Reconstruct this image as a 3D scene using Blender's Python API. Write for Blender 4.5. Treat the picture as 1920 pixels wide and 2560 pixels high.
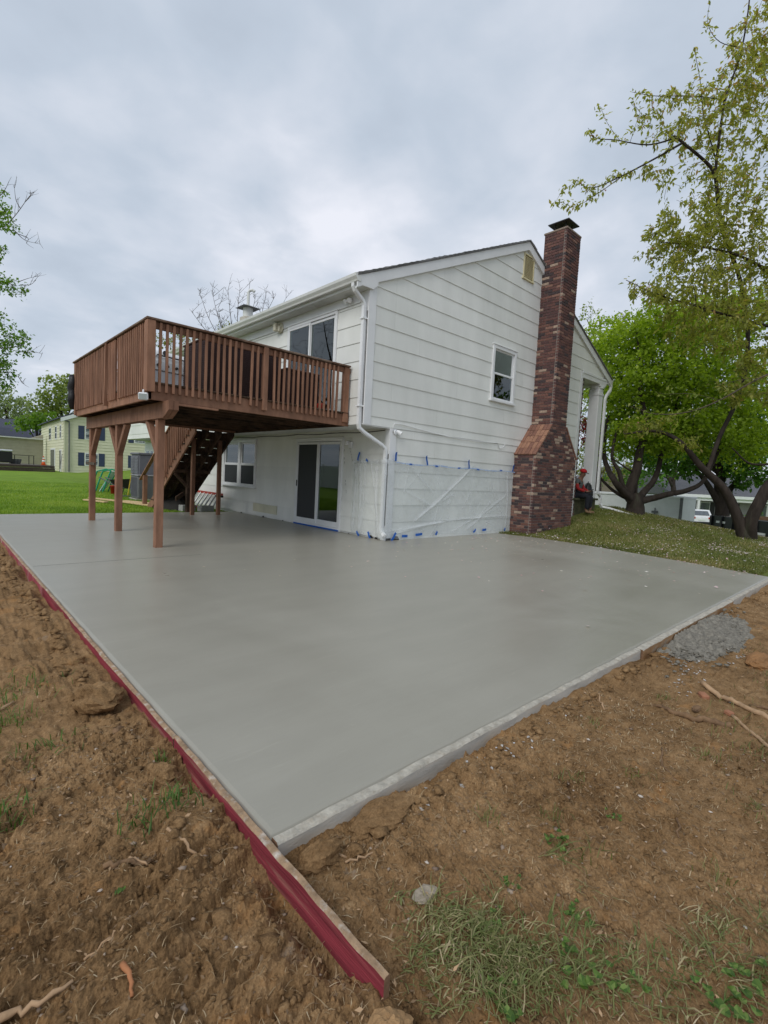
import bpy, math, random
import numpy as np
from mathutils import Vector, Matrix
for o in list(bpy.data.objects): bpy.data.objects.remove(o, do_unlink=True)
sc = bpy.context.scene
COL = sc.collection
R = math.radians
random.seed(7); RNG = np.random.default_rng(7)

# ------------------------------------------------------------------ camera
CP = np.array([-5.6433, -6.6788, 1.2041]); YAW, PIT, ROL, FPX = 0.818926, -0.0726436, 0.0523732, 1225.5
_d = np.array([math.cos(YAW)*math.cos(PIT), math.sin(YAW)*math.cos(PIT), math.sin(PIT)])
_r0 = np.array([math.sin(YAW), -math.cos(YAW), 0.0]); _u0 = np.cross(_r0, _d)
CR = math.cos(ROL)*_r0 + math.sin(ROL)*_u0; CU = -math.sin(ROL)*_r0 + math.cos(ROL)*_u0; CD = _d
cam = bpy.data.cameras.new('camera'); camo = bpy.data.objects.new('camera', cam); COL.objects.link(camo)
cam.sensor_fit = 'HORIZONTAL'; cam.sensor_width = 36.0; cam.lens = FPX/1920*36.0
cam.clip_start = 0.05; cam.clip_end = 3000
M = Matrix(((CR[0], CU[0], -CD[0], CP[0]), (CR[1], CU[1], -CD[1], CP[1]), (CR[2], CU[2], -CD[2], CP[2]), (0, 0, 0, 1)))
camo.matrix_world = M
sc.camera = camo
sc.render.resolution_x = 768; sc.render.resolution_y = 1024
def at(px, py, D):
    'world point seen at photo pixel (px,py) at depth D metres (used to survey positions)'
    return CP + D*(CD + CR*(px-960)/FPX - CU*(py-1280)/FPX)

# ------------------------------------------------------------------ world + sun
SUN_AZ, SUN_EL = R(195), R(42)     # direction towards the veiled sun (from +X, counter-clockwise)
w = bpy.data.worlds.new('World'); sc.world = w; w.use_nodes = True
nt = w.node_tree; nt.nodes.clear()
def N(nt, typ, **kw):
    n = nt.nodes.new(typ)
    for k, v in kw.items():
        if k == 'inp':
            for a, b in v.items(): n.inputs[a].default_value = b
        else: setattr(n, k, v)
    return n
def world():
    L = nt.links.new
    out = N(nt, 'ShaderNodeOutputWorld'); bg = N(nt, 'ShaderNodeBackground', inp={'Strength': 1.0})
    sky = N(nt, 'ShaderNodeTexSky', sky_type='NISHITA', sun_disc=False, sun_elevation=SUN_EL, sun_rotation=math.pi/2-SUN_AZ)
    sk = N(nt, 'ShaderNodeVectorMath', operation='SCALE', inp={'Scale': 0.10}); L(sky.outputs[0], sk.inputs[0])
    tc = N(nt, 'ShaderNodeTexCoord'); sep = N(nt, 'ShaderNodeSeparateXYZ'); L(tc.outputs['Generated'], sep.inputs[0])
    zz = N(nt, 'ShaderNodeMath', operation='ADD', inp={1: 0.22}); 
    mx = N(nt, 'ShaderNodeMath', operation='MAXIMUM', inp={1: 0.0}); L(sep.outputs[2], mx.inputs[0]); L(mx.outputs[0], zz.inputs[0])
    dx = N(nt, 'ShaderNodeMath', operation='DIVIDE'); dy = N(nt, 'ShaderNodeMath', operation='DIVIDE')
    L(sep.outputs[0], dx.inputs[0]); L(zz.outputs[0], dx.inputs[1]); L(sep.outputs[1], dy.inputs[0]); L(zz.outputs[0], dy.inputs[1])
    cmb = N(nt, 'ShaderNodeCombineXYZ', inp={2: 3.7}); L(dx.outputs[0], cmb.inputs[0]); L(dy.outputs[0], cmb.inputs[1])
    n1 = N(nt, 'ShaderNodeTexNoise', inp={'Scale': 1.7, 'Detail': 5.0, 'Roughness': 0.47, 'Distortion': 0.3}); L(cmb.outputs[0], n1.inputs['Vector'])
    n2 = N(nt, 'ShaderNodeTexNoise', inp={'Scale': 4.6, 'Detail': 5.0, 'Roughness': 0.5, 'Distortion': 0.2}); L(cmb.outputs[0], n2.inputs['Vector'])
    ad = N(nt, 'ShaderNodeMath', operation='MULTIPLY_ADD', inp={1: 0.35}); L(n2.outputs[0], ad.inputs[0]); 
    s1 = N(nt, 'ShaderNodeMath', operation='MULTIPLY', inp={1: 0.65}); L(n1.outputs[0], s1.inputs[0]); L(s1.outputs[0], ad.inputs[2])
    rp = N(nt, 'ShaderNodeValToRGB'); L(ad.outputs[0], rp.inputs[0])
    e = rp.color_ramp.elements; e[0].position = 0.33; e[0].color = (.50, .57, .67, 1); e[1].position = 0.68; e[1].color = (.90, .92, 1.0, 1)
    m = e.new(0.45); m.color = (.57, .645, .75, 1); m = e.new(0.56); m.color = (.69, .745, .84, 1)
    mix = N(nt, 'ShaderNodeMix', data_type='RGBA', inp={'Factor': 0.93}); L(sk.outputs[0], mix.inputs[6]); L(rp.outputs[0], mix.inputs[7])
    L(mix.outputs[2], bg.inputs[0]); L(bg.outputs[0], out.inputs[0])
world()
sl = bpy.data.lights.new('sun', 'SUN'); sl.energy = 1.5; sl.angle = R(35); sl.color = (1.0, 0.97, 0.92)
so = bpy.data.objects.new('sun', sl); COL.objects.link(so)
sv = Vector((math.cos(SUN_AZ)*math.cos(SUN_EL), math.sin(SUN_AZ)*math.cos(SUN_EL), math.sin(SUN_EL)))
so.rotation_euler = sv.to_track_quat('Z', 'Y').to_euler(); so.location = (0, 0, 40)
vs = sc.view_settings; vs.view_transform = 'Standard'; vs.look = 'None'; vs.exposure = 0.0; vs.gamma = 1.0; vs.use_curve_mapping = False
sc.render.engine = 'CYCLES'

# ------------------------------------------------------------------ materials
MATS = {}
def pm(name, base, rough=.7, var=.18, vs=6.0, bump=.15, bs=60.0, spec=.3, stretch=(1, 1, 1), c2=None, c2amt=.5, c2scale=2.0, metal=0, c2det=5, c2w=.12, ov=0):
    'painted / natural surface: world-space noise colour, grain bump, optional second colour in patches'
    if name in MATS: return MATS[name]
    m = bpy.data.materials.new(name); m.use_nodes = True; t = m.node_tree; b = t.nodes['Principled BSDF']; L = t.links.new
    g = N(t, 'ShaderNodeNewGeometry'); mp = N(t, 'ShaderNodeMapping', inp={'Scale': stretch}); L(g.outputs['Position'], mp.inputs['Vector'])
    n1 = N(t, 'ShaderNodeTexNoise', inp={'Scale': vs, 'Detail': 6.0, 'Roughness': .6}); L(mp.outputs[0], n1.inputs['Vector'])
    mr = N(t, 'ShaderNodeMapRange', inp={1: .3, 2: .7, 3: 1-var, 4: 1+var}); L(n1.outputs[0], mr.inputs[0])
    col = N(t, 'ShaderNodeMix', data_type='RGBA', inp={'Factor': 0.0, 6: (*base, 1), 7: (*(c2 or base), 1)})
    if c2:
        n3 = N(t, 'ShaderNodeTexNoise', inp={'Scale': c2scale, 'Detail': c2det, 'Roughness': .6}); L(mp.outputs[0], n3.inputs['Vector'])
        r3 = N(t, 'ShaderNodeMapRange', inp={1: 1-c2amt-c2w, 2: 1-c2amt+c2w}); L(n3.outputs[0], r3.inputs[0]); L(r3.outputs[0], col.inputs['Factor'])
    mul = N(t, 'ShaderNodeVectorMath', operation='SCALE'); L(col.outputs[2], mul.inputs[0]); L(mr.outputs[0], mul.inputs['Scale'])
    if ov:   # every board or brick gets its own slightly different tone
        oi = N(t, 'ShaderNodeObjectInfo'); om = N(t, 'ShaderNodeMapRange', inp={1: 0, 2: 1, 3: 1-ov, 4: 1+ov}); L(oi.outputs['Random'], om.inputs[0]); m2 = N(t, 'ShaderNodeVectorMath', operation='SCALE'); L(mul.outputs[0], m2.inputs[0]); L(om.outputs[0], m2.inputs['Scale']); mul = m2
    L(mul.outputs[0], b.inputs['Base Color'])
    b.inputs['Roughness'].default_value = rough; b.inputs['Specular IOR Level'].default_value = spec; b.inputs['Metallic'].default_value = metal
    if bump:
        n2 = N(t, 'ShaderNodeTexNoise', inp={'Scale': bs, 'Detail': 5.0, 'Roughness': .65}); L(mp.outputs[0], n2.inputs['Vector'])
        bp = N(t, 'ShaderNodeBump', inp={'Strength': bump, 'Distance': .01}); L(n2.outputs[0], bp.inputs['Height']); L(bp.outputs[0], b.inputs['Normal'])
    MATS[name] = m; return m
def glassmat(name, tint=(.55, .6, .58), refl=.10):
    m = bpy.data.materials.new(name); m.use_nodes = True; t = m.node_tree; t.nodes.clear(); L = t.links.new
    o = N(t, 'ShaderNodeOutputMaterial'); tr = N(t, 'ShaderNodeBsdfTransparent', inp={0: (*tint, 1)}); gl = N(t, 'ShaderNodeBsdfGlossy', inp={'Roughness': .015, 'Color': (.9, .95, .95, 1)})
    fr = N(t, 'ShaderNodeFresnel', inp={'IOR': 1.52}); ad = N(t, 'ShaderNodeMath', operation='MULTIPLY_ADD', use_clamp=True, inp={1: 1.3, 2: refl}); L(fr.outputs[0], ad.inputs[0])
    mx = N(t, 'ShaderNodeMixShader'); L(ad.outputs[0], mx.inputs[0]); L(tr.outputs[0], mx.inputs[1]); L(gl.outputs[0], mx.inputs[2]); L(mx.outputs[0], o.inputs[0])
    MATS[name] = m; return m
def leafmat(name, c_a, c_b, c_c=None, transl=.35, rough=.5):
    'leaf colour picked per leaf from attribute v; some light passes through the blade'
    m = bpy.data.materials.new(name); m.use_nodes = True; t = m.node_tree; t.nodes.clear(); L = t.links.new
    o = N(t, 'ShaderNodeOutputMaterial'); at_ = N(t, 'ShaderNodeAttribute', attribute_name='v')
    rp = N(t, 'ShaderNodeValToRGB'); e = rp.color_ramp.elements; e[0].color = (*c_a, 1); e[1].color = (*c_b, 1); e[0].position = .05; e[1].position = .75
    if c_c: k = e.new(.97); k.color = (*c_c, 1)
    L(at_.outputs['Fac'], rp.inputs[0])
    b = N(t, 'ShaderNodeBsdfPrincipled', inp={'Roughness': rough, 'Specular IOR Level': .35}); L(rp.outputs[0], b.inputs['Base Color'])
    tl = N(t, 'ShaderNodeBsdfTranslucent'); sc_ = N(t, 'ShaderNodeVectorMath', operation='MULTIPLY', inp={1: (1.25, 1.25, .55)}); L(rp.outputs[0], sc_.inputs[0]); L(sc_.outputs[0], tl.inputs[0])
    mx = N(t, 'ShaderNodeMixShader', inp={0: transl}); L(b.outputs[0], mx.inputs[1]); L(tl.outputs[0], mx.inputs[2]); L(mx.outputs[0], o.inputs[0])
    MATS[name] = m; return m

# ------------------------------------------------------------------ mesh helpers
def tag(o, label=None, cat=None, group=None, kind=None):
    if label: o['label'] = label
    if cat: o['category'] = cat
    if group: o['group'] = group
    if kind: o['kind'] = kind
    return o
def empty(name, loc=(0, 0, 0), rz=0, label=None, cat=None, group=None):
    o = bpy.data.objects.new(name, None); COL.objects.link(o); o.location = loc; o.rotation_euler = (0, 0, rz); o.empty_display_size = .2
    return tag(o, label, cat, group)
def link(name, me, parent=None, loc=None, rot=None):
    o = bpy.data.objects.new(name, me); COL.objects.link(o)
    if parent: o.parent = parent
    if loc is not None: o.location = loc
    if rot is not None: o.rotation_euler = rot
    return o
class MB:
    def __init__(s): s.v = []; s.f = []; s.mi = []; s.cur = 0
    def add(s, vs, fs):
        k = len(s.v); s.v += [tuple(map(float, a)) for a in vs]; s.f += [[k+i for i in f] for f in fs]; s.mi += [s.cur]*len(fs); return s
    def box(s, x0, x1, y0, y1, z0, z1, ch=0.0):
        x0, x1 = min(x0, x1), max(x0, x1); y0, y1 = min(y0, y1), max(y0, y1); z0, z1 = min(z0, z1), max(z0, z1)
        return s.obox(((x0+x1)/2, (y0+y1)/2, (z0+z1)/2), (1, 0, 0), (0, 1, 0), (0, 0, 1), (x1-x0)/2, (y1-y0)/2, (z1-z0)/2, ch)
    def obox(s, c, X, Y, Z, hx, hy, hz, ch=0.0):
        c, X, Y, Z = (np.array(a, float) for a in (c, X, Y, Z)); P = lambda a, b, d: c+X*a+Y*b+Z*d
        if ch <= 0:
            vs = [P(a*hx, b*hy, d*hz) for d in (-1, 1) for b in (-1, 1) for a in (-1, 1)]
            return s.add(vs, [[0, 2, 3, 1], [4, 5, 7, 6], [0, 1, 5, 4], [2, 6, 7, 3], [0, 4, 6, 2], [1, 3, 7, 5]])
        h = (hx, hy, hz); vs = []; idx = {}
        for sx in (-1, 1):
            for sy in (-1, 1):
                for sz in (-1, 1):
                    sg = (sx, sy, sz)
                    for ax in range(3):
                        q = [sg[i]*(h[i]-(0 if i == ax else ch)) for i in range(3)]
                        idx[(sg, ax)] = len(vs); vs.append(P(*q))
        fs = []
        for ax in range(3):
            o1, o2 = (ax+1) % 3, (ax+2) % 3
            for s0 in (-1, 1):
                ring = []
                for (a, b) in ((-1, -1), (1, -1), (1, 1), (-1, 1)):
                    sg = [0, 0, 0]; sg[ax] = s0; sg[o1] = a; sg[o2] = b; ring.append(idx[(tuple(sg), ax)])
                fs.append(ring if s0 > 0 else ring[::-1])
        for ax in range(3):
            o1, o2 = (ax+1) % 3, (ax+2) % 3
            for a in (-1, 1):
                for b in (-1, 1):
                    lo = [0, 0, 0]; hi = [0, 0, 0]; lo[ax] = -1; hi[ax] = 1; lo[o1] = hi[o1] = a; lo[o2] = hi[o2] = b; lo, hi = tuple(lo), tuple(hi)
                    q = [idx[(lo, o1)], idx[(hi, o1)], idx[(hi, o2)], idx[(lo, o2)]]
                    fs.append(q if a*b < 0 else q[::-1])
        for sx in (-1, 1):
            for sy in (-1, 1):
                for sz in (-1, 1):
                    q = [idx[((sx, sy, sz), i)] for i in range(3)]; fs.append(q if sx*sy*sz > 0 else q[::-1])
        return s.add(vs, fs)
    def beam(s, a, b, w, h, up=(0, 0, 1), ch=0.0):
        a, b = np.array(a, float), np.array(b, float); X = b-a; l = np.linalg.norm(X); X = X/l; up = np.array(up, float)
        Y = np.cross(up, X); Y /= np.linalg.norm(Y); Z = np.cross(X, Y)
        return s.obox((a+b)/2, X, Y, Z, l/2, w/2, h/2, ch)
    def tube(s, path, rad, n=8, cap=True, sx=1.0):
        P = np.array(path, float); m = len(P); rad = np.full(m, rad) if np.isscalar(rad) else np.array(rad, float)
        T = np.gradient(P, axis=0); T /= np.linalg.norm(T, axis=1)[:, None]+1e-9
        ref = np.array([0, 0, 1.0]) if abs(T[0][2]) < .9 else np.array([1.0, 0, 0]); A = np.cross(T[0], ref); A /= np.linalg.norm(A)
        vs = []; fs = []
        for i in range(m):
            A = A-T[i]*(A@T[i]); A /= np.linalg.norm(A)+1e-9; B = np.cross(T[i], A)
            for k in range(n): th = 2*math.pi*(k+.5)/n; vs.append(P[i]+rad[i]*(A*math.cos(th)*sx+B*math.sin(th)))
        for i in range(m-1):
            for k in range(n): fs.append([i*n+k, i*n+(k+1) % n, (i+1)*n+(k+1) % n, (i+1)*n+k])
        if cap: fs += [list(range(n))[::-1], [(m-1)*n+k for k in range(n)]]
        return s.add(vs, fs)
    def prism(s, poly, d):
        'extrude a planar polygon (3-D points) by vector d'
        n = len(poly); P = [np.array(a, float) for a in poly]; d = np.array(d, float)
        return s.add(P+[a+d for a in P], [list(range(n))[::-1], [n+i for i in range(n)]]+[[i, (i+1) % n, n+(i+1) % n, n+i] for i in range(n)])
    def lathe(s, prof, c=(0, 0, 0), n=16):
        vs = []; fs = []; m = len(prof)
        for (r, z) in prof:
            for k in range(n): th = 2*math.pi*k/n; vs.append((c[0]+r*math.cos(th), c[1]+r*math.sin(th), c[2]+z))
        for i in range(m-1):
            for k in range(n): fs.append([i*n+k, i*n+(k+1) % n, (i+1)*n+(k+1) % n, (i+1)*n+k])
        fs += [list(range(n))[::-1], [(m-1)*n+k for k in range(n)]]
        return s.add(vs, fs)
    def mesh(s, name, mats, smooth=False):
        me = bpy.data.meshes.new(name); me.from_pydata(s.v, [], s.f)
        for m in (mats if isinstance(mats, (list, tuple)) else [mats]): me.materials.append(m)
        if max(s.mi or [0]): me.polygons.foreach_set('material_index', s.mi)
        if smooth: me.polygons.foreach_set('use_smooth', [True]*len(s.f))
        me.update(); return me
    def build(s, name, mats, parent=None, smooth=False, loc=None, rot=None):
        return link(name, s.mesh(name, mats, smooth), parent, loc, rot)
def npmesh(name, V, F, mat, attr=None, smooth=False, attrs=None):
    'fast mesh from arrays; F is (n,3) or (n,4)'
    V = np.asarray(V, np.float32); F = np.asarray(F, np.int32); k = F.shape[1]; me = bpy.data.meshes.new(name)
    me.vertices.add(len(V)); me.vertices.foreach_set('co', V.ravel()); me.loops.add(F.size); me.loops.foreach_set('vertex_index', F.ravel())
    me.polygons.add(len(F)); me.polygons.foreach_set('loop_start', np.arange(len(F), dtype=np.int32)*k)
    me.update(calc_edges=True)
    for a, val in ({'v': attr} if attr is not None else (attrs or {})).items():
        dom = 'FACE' if len(val) == len(F) else 'POINT'
        l = me.attributes.new(a, 'FLOAT', dom); l.data.foreach_set('value', np.asarray(val, np.float32))
    for mm in (mat if isinstance(mat, (list, tuple)) else [mat]): me.materials.append(mm)
    if smooth: me.polygons.foreach_set('use_smooth', np.ones(len(F), bool))
    me.validate(); return me
_perm = np.random.default_rng(3).permutation(4096)
def vnoise(x, y, seed=0):
    xi = np.floor(x).astype(int); yi = np.floor(y).astype(int); fx = x-xi; fy = y-yi; fx = fx*fx*(3-2*fx); fy = fy*fy*(3-2*fy)
    h = lambda a, b: _perm[(_perm[(a+seed*131) & 4095]+b) & 4095]/4095.0
    return (h(xi, yi)*(1-fx)+h(xi+1, yi)*fx)*(1-fy)+(h(xi, yi+1)*(1-fx)+h(xi+1, yi+1)*fx)*fy*1.0
def fbm(x, y, o=4, seed=0, g=.5):
    s = 0; a = 1; t = 0
    for i in range(o): s = s+a*vnoise(x*2**i+17.3*i, y*2**i+9.1*i, seed+i); t += a; a *= g
    return s/t-.5
def worley(x, y, seed=0):
    'distance to the nearest of jittered cell points (0..~1)'
    xi = np.floor(x).astype(int); yi = np.floor(y).astype(int); best = np.full(np.shape(x), 9.0)
    for a in (-1, 0, 1):
        for b in (-1, 0, 1):
            cx = xi+a; cy = yi+b; h = _perm[(_perm[(cx+seed*37) & 4095]+cy) & 4095]; px_ = cx+(h & 63)/63.0; py_ = cy+(h >> 6)/63.0
            best = np.minimum(best, (x-px_)**2+(y-py_)**2)
    return np.sqrt(best)
def sst(a, b, x): t = np.clip((x-a)/(b-a), 0, 1); return t*t*(3-2*t)

# ------------------------------------------------------------------ terrain height
CX = 0.66     # lower back wall plane (upper storey overhangs to x=0)
SX0, SY0, SYE = -4.832, -5.345, 6.2       # slab: left edge, near edge, far edge
EDGE = [(3.62, -5.345), (3.72, -4.95), (4.0, -4.02), (4.33, -2.47), (4.45, -1.06), (4.32, -.42), (4.25, -.02)]
def edge_x(y): return np.interp(y, [e[1] for e in EDGE], [e[0] for e in EDGE])
def H(x, y):
    x = np.asarray(x, float); y = np.asarray(y, float)
    z = np.full(np.broadcast(x, y).shape, -.075)+0*x
    # lawn behind the slab
    back = sst(5.9, 7.0, y); z = z+back*(.035+.0045*np.clip(y-7, 0, 60)+.012*np.clip(-x-2, 0, 12)*sst(8, 30, y))
    z = z+np.where(x < -5.2, .05*fbm(x*.35, y*.35, 3, 5), 0)
    # grass bank to the right of the slab
    t = np.clip((x-edge_x(y)+.1)/6.0, 0, 1); top = np.clip(.60+.13*y, -.1, .62)
    bank = sst(-5.9, -5.0, y)*sst(-.15, .25, x-edge_x(y)+.1)
    z = z+bank*(.06+t**1.4*(top+.02))
    fall = sst(10.6, 19, x); z = z*(1-fall)+fall*(-1.35-.012*np.clip(x-19, 0, 60))
    return z
# ------------------------------------------------------------------ ground sheets
def groundmat():
    m = bpy.data.materials.new('lawn'); m.use_nodes = True; t = m.node_tree; b = t.nodes['Principled BSDF']; L = t.links.new
    g = N(t, 'ShaderNodeNewGeometry')
    n1 = N(t, 'ShaderNodeTexNoise', inp={'Scale': 1.1, 'Detail': 6.0, 'Roughness': .6}); n2 = N(t, 'ShaderNodeTexNoise', inp={'Scale': 30.0, 'Detail': 5.0, 'Roughness': .7})
    L(g.outputs[0], n1.inputs['Vector']); L(g.outputs[0], n2.inputs['Vector'])
    rp = N(t, 'ShaderNodeValToRGB'); e = rp.color_ramp.elements; e[0].position = .3; e[0].color = (.115, .21, .024, 1); e[1].position = .7; e[1].color = (.26, .39, .05, 1)
    mr = N(t, 'ShaderNodeMath', operation='MULTIPLY_ADD', inp={1: .45}); L(n2.outputs[0], mr.inputs[0]); s1 = N(t, 'ShaderNodeMath', operation='MULTIPLY', inp={1: .55}); L(n1.outputs[0], s1.inputs[0]); L(s1.outputs[0], mr.inputs[2])
    L(mr.outputs[0], rp.inputs[0])
    rd = N(t, 'ShaderNodeValToRGB'); e = rd.color_ramp.elements; e[0].position = .32; e[0].color = (.085, .055, .028, 1); e[1].position = .7; e[1].color = (.25, .19, .11, 1); L(mr.outputs[0], rd.inputs[0])
    at_ = N(t, 'ShaderNodeAttribute', attribute_name='dirt'); ad = N(t, 'ShaderNodeMath', operation='MULTIPLY_ADD', inp={1: 1.6, 2: -.8}); L(n1.outputs[0], ad.inputs[0])
    sm = N(t, 'ShaderNodeMath', operation='ADD', use_clamp=True); L(at_.outputs['Fac'], sm.inputs[0]); 
    sc2 = N(t, 'ShaderNodeMath', operation='MULTIPLY'); L(ad.outputs[0], sc2.inputs[0]); L(at_.outputs['Fac'], sc2.inputs[1]); L(sc2.outputs[0], sm.inputs[1])
    mx = N(t, 'ShaderNodeMix', data_type='RGBA'); L(sm.outputs[0], mx.inputs[0]); L(rp.outputs[0], mx.inputs[6]); L(rd.outputs[0], mx.inputs[7]); L(mx.outputs[2], b.inputs['Base Color'])
    b.inputs['Roughness'].default_value = .9; b.inputs['Specular IOR Level'].default_value = .1
    bp = N(t, 'ShaderNodeBump', inp={'Strength': .9, 'Distance': .05}); L(n2.outputs[0], bp.inputs['Height']); L(bp.outputs[0], b.inputs['Normal'])
    return m
def dirtmat():
    m = bpy.data.materials.new('dirt'); m.use_nodes = True; t = m.node_tree; b = t.nodes['Principled BSDF']; L = t.links.new
    g = N(t, 'ShaderNodeNewGeometry')
    def nz(s, d, r=.65, dist=0): n = N(t, 'ShaderNodeTexNoise', inp={'Scale': s, 'Detail': d, 'Roughness': r, 'Distortion': dist}); L(g.outputs[0], n.inputs['Vector']); return n
    n1 = nz(1.6, 6); n2 = nz(14, 8, .7); n3 = nz(140, 5, .7); n4 = nz(5, 5, .6, .6)
    rp = N(t, 'ShaderNodeValToRGB'); e = rp.color_ramp.elements
    e[0].position = .37; e[0].color = (.060, .031, .014, 1); e[1].position = .65; e[1].color = (.56, .385, .215, 1)
    k = e.new(.45); k.color = (.190, .112, .051, 1); k = e.new(.56); k.color = (.325, .200, .097, 1)
    a1 = N(t, 'ShaderNodeMath', operation='MULTIPLY', inp={1: .30}); L(n1.outputs[0], a1.inputs[0])
    a2 = N(t, 'ShaderNodeMath', operation='MULTIPLY_ADD', inp={1: .36}); L(n2.outputs[0], a2.inputs[0]); L(a1.outputs[0], a2.inputs[2])
    a3 = N(t, 'ShaderNodeMath', operation='MULTIPLY_ADD', inp={1: .34}); L(n3.outputs[0], a3.inputs[0]); L(a2.outputs[0], a3.inputs[2]); L(a3.outputs[0], rp.inputs[0])
    # ochre clay and grey cement dust in patches
    r4 = N(t, 'ShaderNodeMapRange', inp={1: .60, 2: .70, 3: 0, 4: .5}); L(n4.outputs[0], r4.inputs[0])
    mx = N(t, 'ShaderNodeMix', data_type='RGBA', inp={7: (.42, .215, .08, 1)}); L(r4.outputs[0], mx.inputs[0]); L(rp.outputs[0], mx.inputs[6])
    r5 = N(t, 'ShaderNodeMapRange', inp={1: .66, 2: .74, 3: 0, 4: .45}); n5 = nz(3.3, 7, .7); L(n5.outputs[0], r5.inputs[0])
    m2 = N(t, 'ShaderNodeMix', data_type='RGBA', inp={7: (.36, .32, .27, 1)}); L(r5.outputs[0], m2.inputs[0]); L(mx.outputs[2], m2.inputs[6])
    L(m2.outputs[2], b.inputs['Base Color']); b.inputs['Roughness'].default_value = .95; b.inputs['Specular IOR Level'].default_value = .12
    b1 = N(t, 'ShaderNodeBump', inp={'Strength': .8, 'Distance': .012}); L(n2.outputs[0], b1.inputs['Height'])
    b2 = N(t, 'ShaderNodeBump', inp={'Strength': 1.0, 'Distance': .006}); L(n3.outputs[0], b2.inputs['Height']); L(b1.outputs[0], b2.inputs['Normal']); L(b2.outputs[0], b.inputs['Normal'])
    return m
M_LAWN = groundmat(); M_DIRT = dirtmat()
def axis(lo, hi, dlo, dhi, step, grow=1.09, mx=12.0):
    'coordinates dense in [dlo,dhi] and growing outwards'
    a = list(np.arange(dlo, dhi+1e-6, step)); s = step
    while a[-1] < hi: s = min(s*grow, mx); a.append(a[-1]+s)
    s = step; b = [a[0]]
    while b[-1] > lo: s = min(s*grow, mx); b.append(b[-1]-s)
    return np.array(b[:0:-1]+a)
def in_dirt(x, y): return ((x > -10.5) & (x < 8.5) & (y > -8.8) & (y < -5.3)) | ((x > -10.5) & (x < -4.4) & (y > -8.8) & (y < 5.9))
def terrain():
    xs = axis(-260, 320, -12, 14, .25); ys = axis(-160, 420, -10, 12, .25)
    X, Y = np.meshgrid(xs, ys); Z = H(X, Y)+.02*fbm(X*1.3, Y*1.3, 4, 2)*sst(6, 8, Y)
    Z = np.where(in_dirt(X, Y), Z-.25, Z)
    inside = (X > SX0+.3) & (X < np.minimum(edge_x(Y), 20)-.3) & (Y > SY0+.3) & (Y < SYE-.4); Z = np.where(inside, -.15, Z)
    far = np.hypot(X, Y); Z = Z+6*sst(150, 330, far)*(.5+fbm(X*.01, Y*.01, 3, 9))
    nx, ny = len(xs), len(ys); V = np.stack([X, Y, Z], -1).reshape(-1, 3)
    i = np.arange((nx-1)*(ny-1)); r, c = i//(nx-1), i % (nx-1); a = r*nx+c; F = np.stack([a, a+1, a+nx+1, a+nx], -1)
    d = 1-sst(.1, .7, (X-edge_x(Y)))*sst(-5.6, -5.2, Y)
    d = np.where(Y > 6.0, 0, d); d = np.where((X > 3) & (Y > -5.6), np.maximum(d, .62), d); d = np.where((Y > 0) & (X > 0), .1, d); d = np.where(X > 16, 0, d)
    me = npmesh('ground', V, F, M_LAWN, attrs={'dirt': d.ravel()}, smooth=True)
    tag(link('ground', me), 'green lawn and thin grass bank around the white house', 'ground', kind='structure')
terrain()
BUMPS = [(RNG.uniform(-6.6, -4.95), RNG.uniform(-6.4, 3), RNG.uniform(.03, .10), RNG.uniform(.008, .030)) for _ in range(160)]
BUMPS += [(RNG.uniform(-4.95, -1), RNG.uniform(-6.9, -5.45), RNG.uniform(.015, .06), RNG.uniform(.005, .022)) for _ in range(90)]
BUMPS += [(-5.03+RNG.normal(0, .06), RNG.uniform(-5.9, 2.5), RNG.uniform(.03, .09), RNG.uniform(.012, .035)) for _ in range(34)]
BUMPS += [(RNG.uniform(-4.6, 3), -5.47+RNG.normal(0, .03), RNG.uniform(.02, .06), RNG.uniform(.01, .035)) for _ in range(50)]
def dirt_z(x, y):
    z = H(x, y); left = sst(-4.75, -4.95, x); wx = x+.05*fbm(x*9, y*9, 3, 22); wy = y+.05*fbm(x*9+40, y*9, 3, 23)
    z = z+.040*fbm(x*1.6, y*1.6, 3, 11)+.040*fbm(x*6, y*6, 5, 12, .62)+.018*fbm(x*26, y*26, 4, 13, .65)
    m1 = sst(-.06, .14, fbm(x*1.3, y*1.3, 3, 20)+.05*left); m2 = sst(-.1, .12, fbm(x*2.9+7, y*2.9, 3, 24))
    z = z+.020*(.55-worley(wx*11, wy*11, 1))*m1*(.4+.6*left)+.024*(.5-worley(wx*26, wy*26, 2))*m2+.013*(.5-worley(wx*55, wy*55, 3))
    rid = 1-np.abs(2*(fbm(x*2.2+y*1.2, y*11-x*4.0, 4, 14, .6)))*2.4                   # churned tread ridges on the left
    z = z+left*.038*(rid-.6)*sst(-.2, .15, fbm(x*.9, y*.9, 2, 15)+.08)
    cr = np.abs(fbm(x*4.2, y*4.2, 4, 16)); z = z-.026*sst(.011, .0, cr)*sst(.02, .10, fbm(x*1.4, y*1.4, 2, 17))
    # soil banked against the form boards, hollowed here and there
    n = fbm(x*2.3, y*2.3, 2, 18); z = z+.022*np.exp(-np.clip(-4.86-x, 0, 9)/.22)*left+.022*np.exp(-np.clip(-5.40-y, 0, 9)/.22)*(1-left)
    z = z-.060*np.exp(-((x+4.875)/.05)**2)*sst(.02, .22, n+.03)*(x < -4.8)-.035*np.exp(-((y+5.40)/.04)**2)*sst(.02, .2, n)
    z = np.where((x > -4.83) & (y > -5.55), np.minimum(z, -.03), z)
    return z
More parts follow.
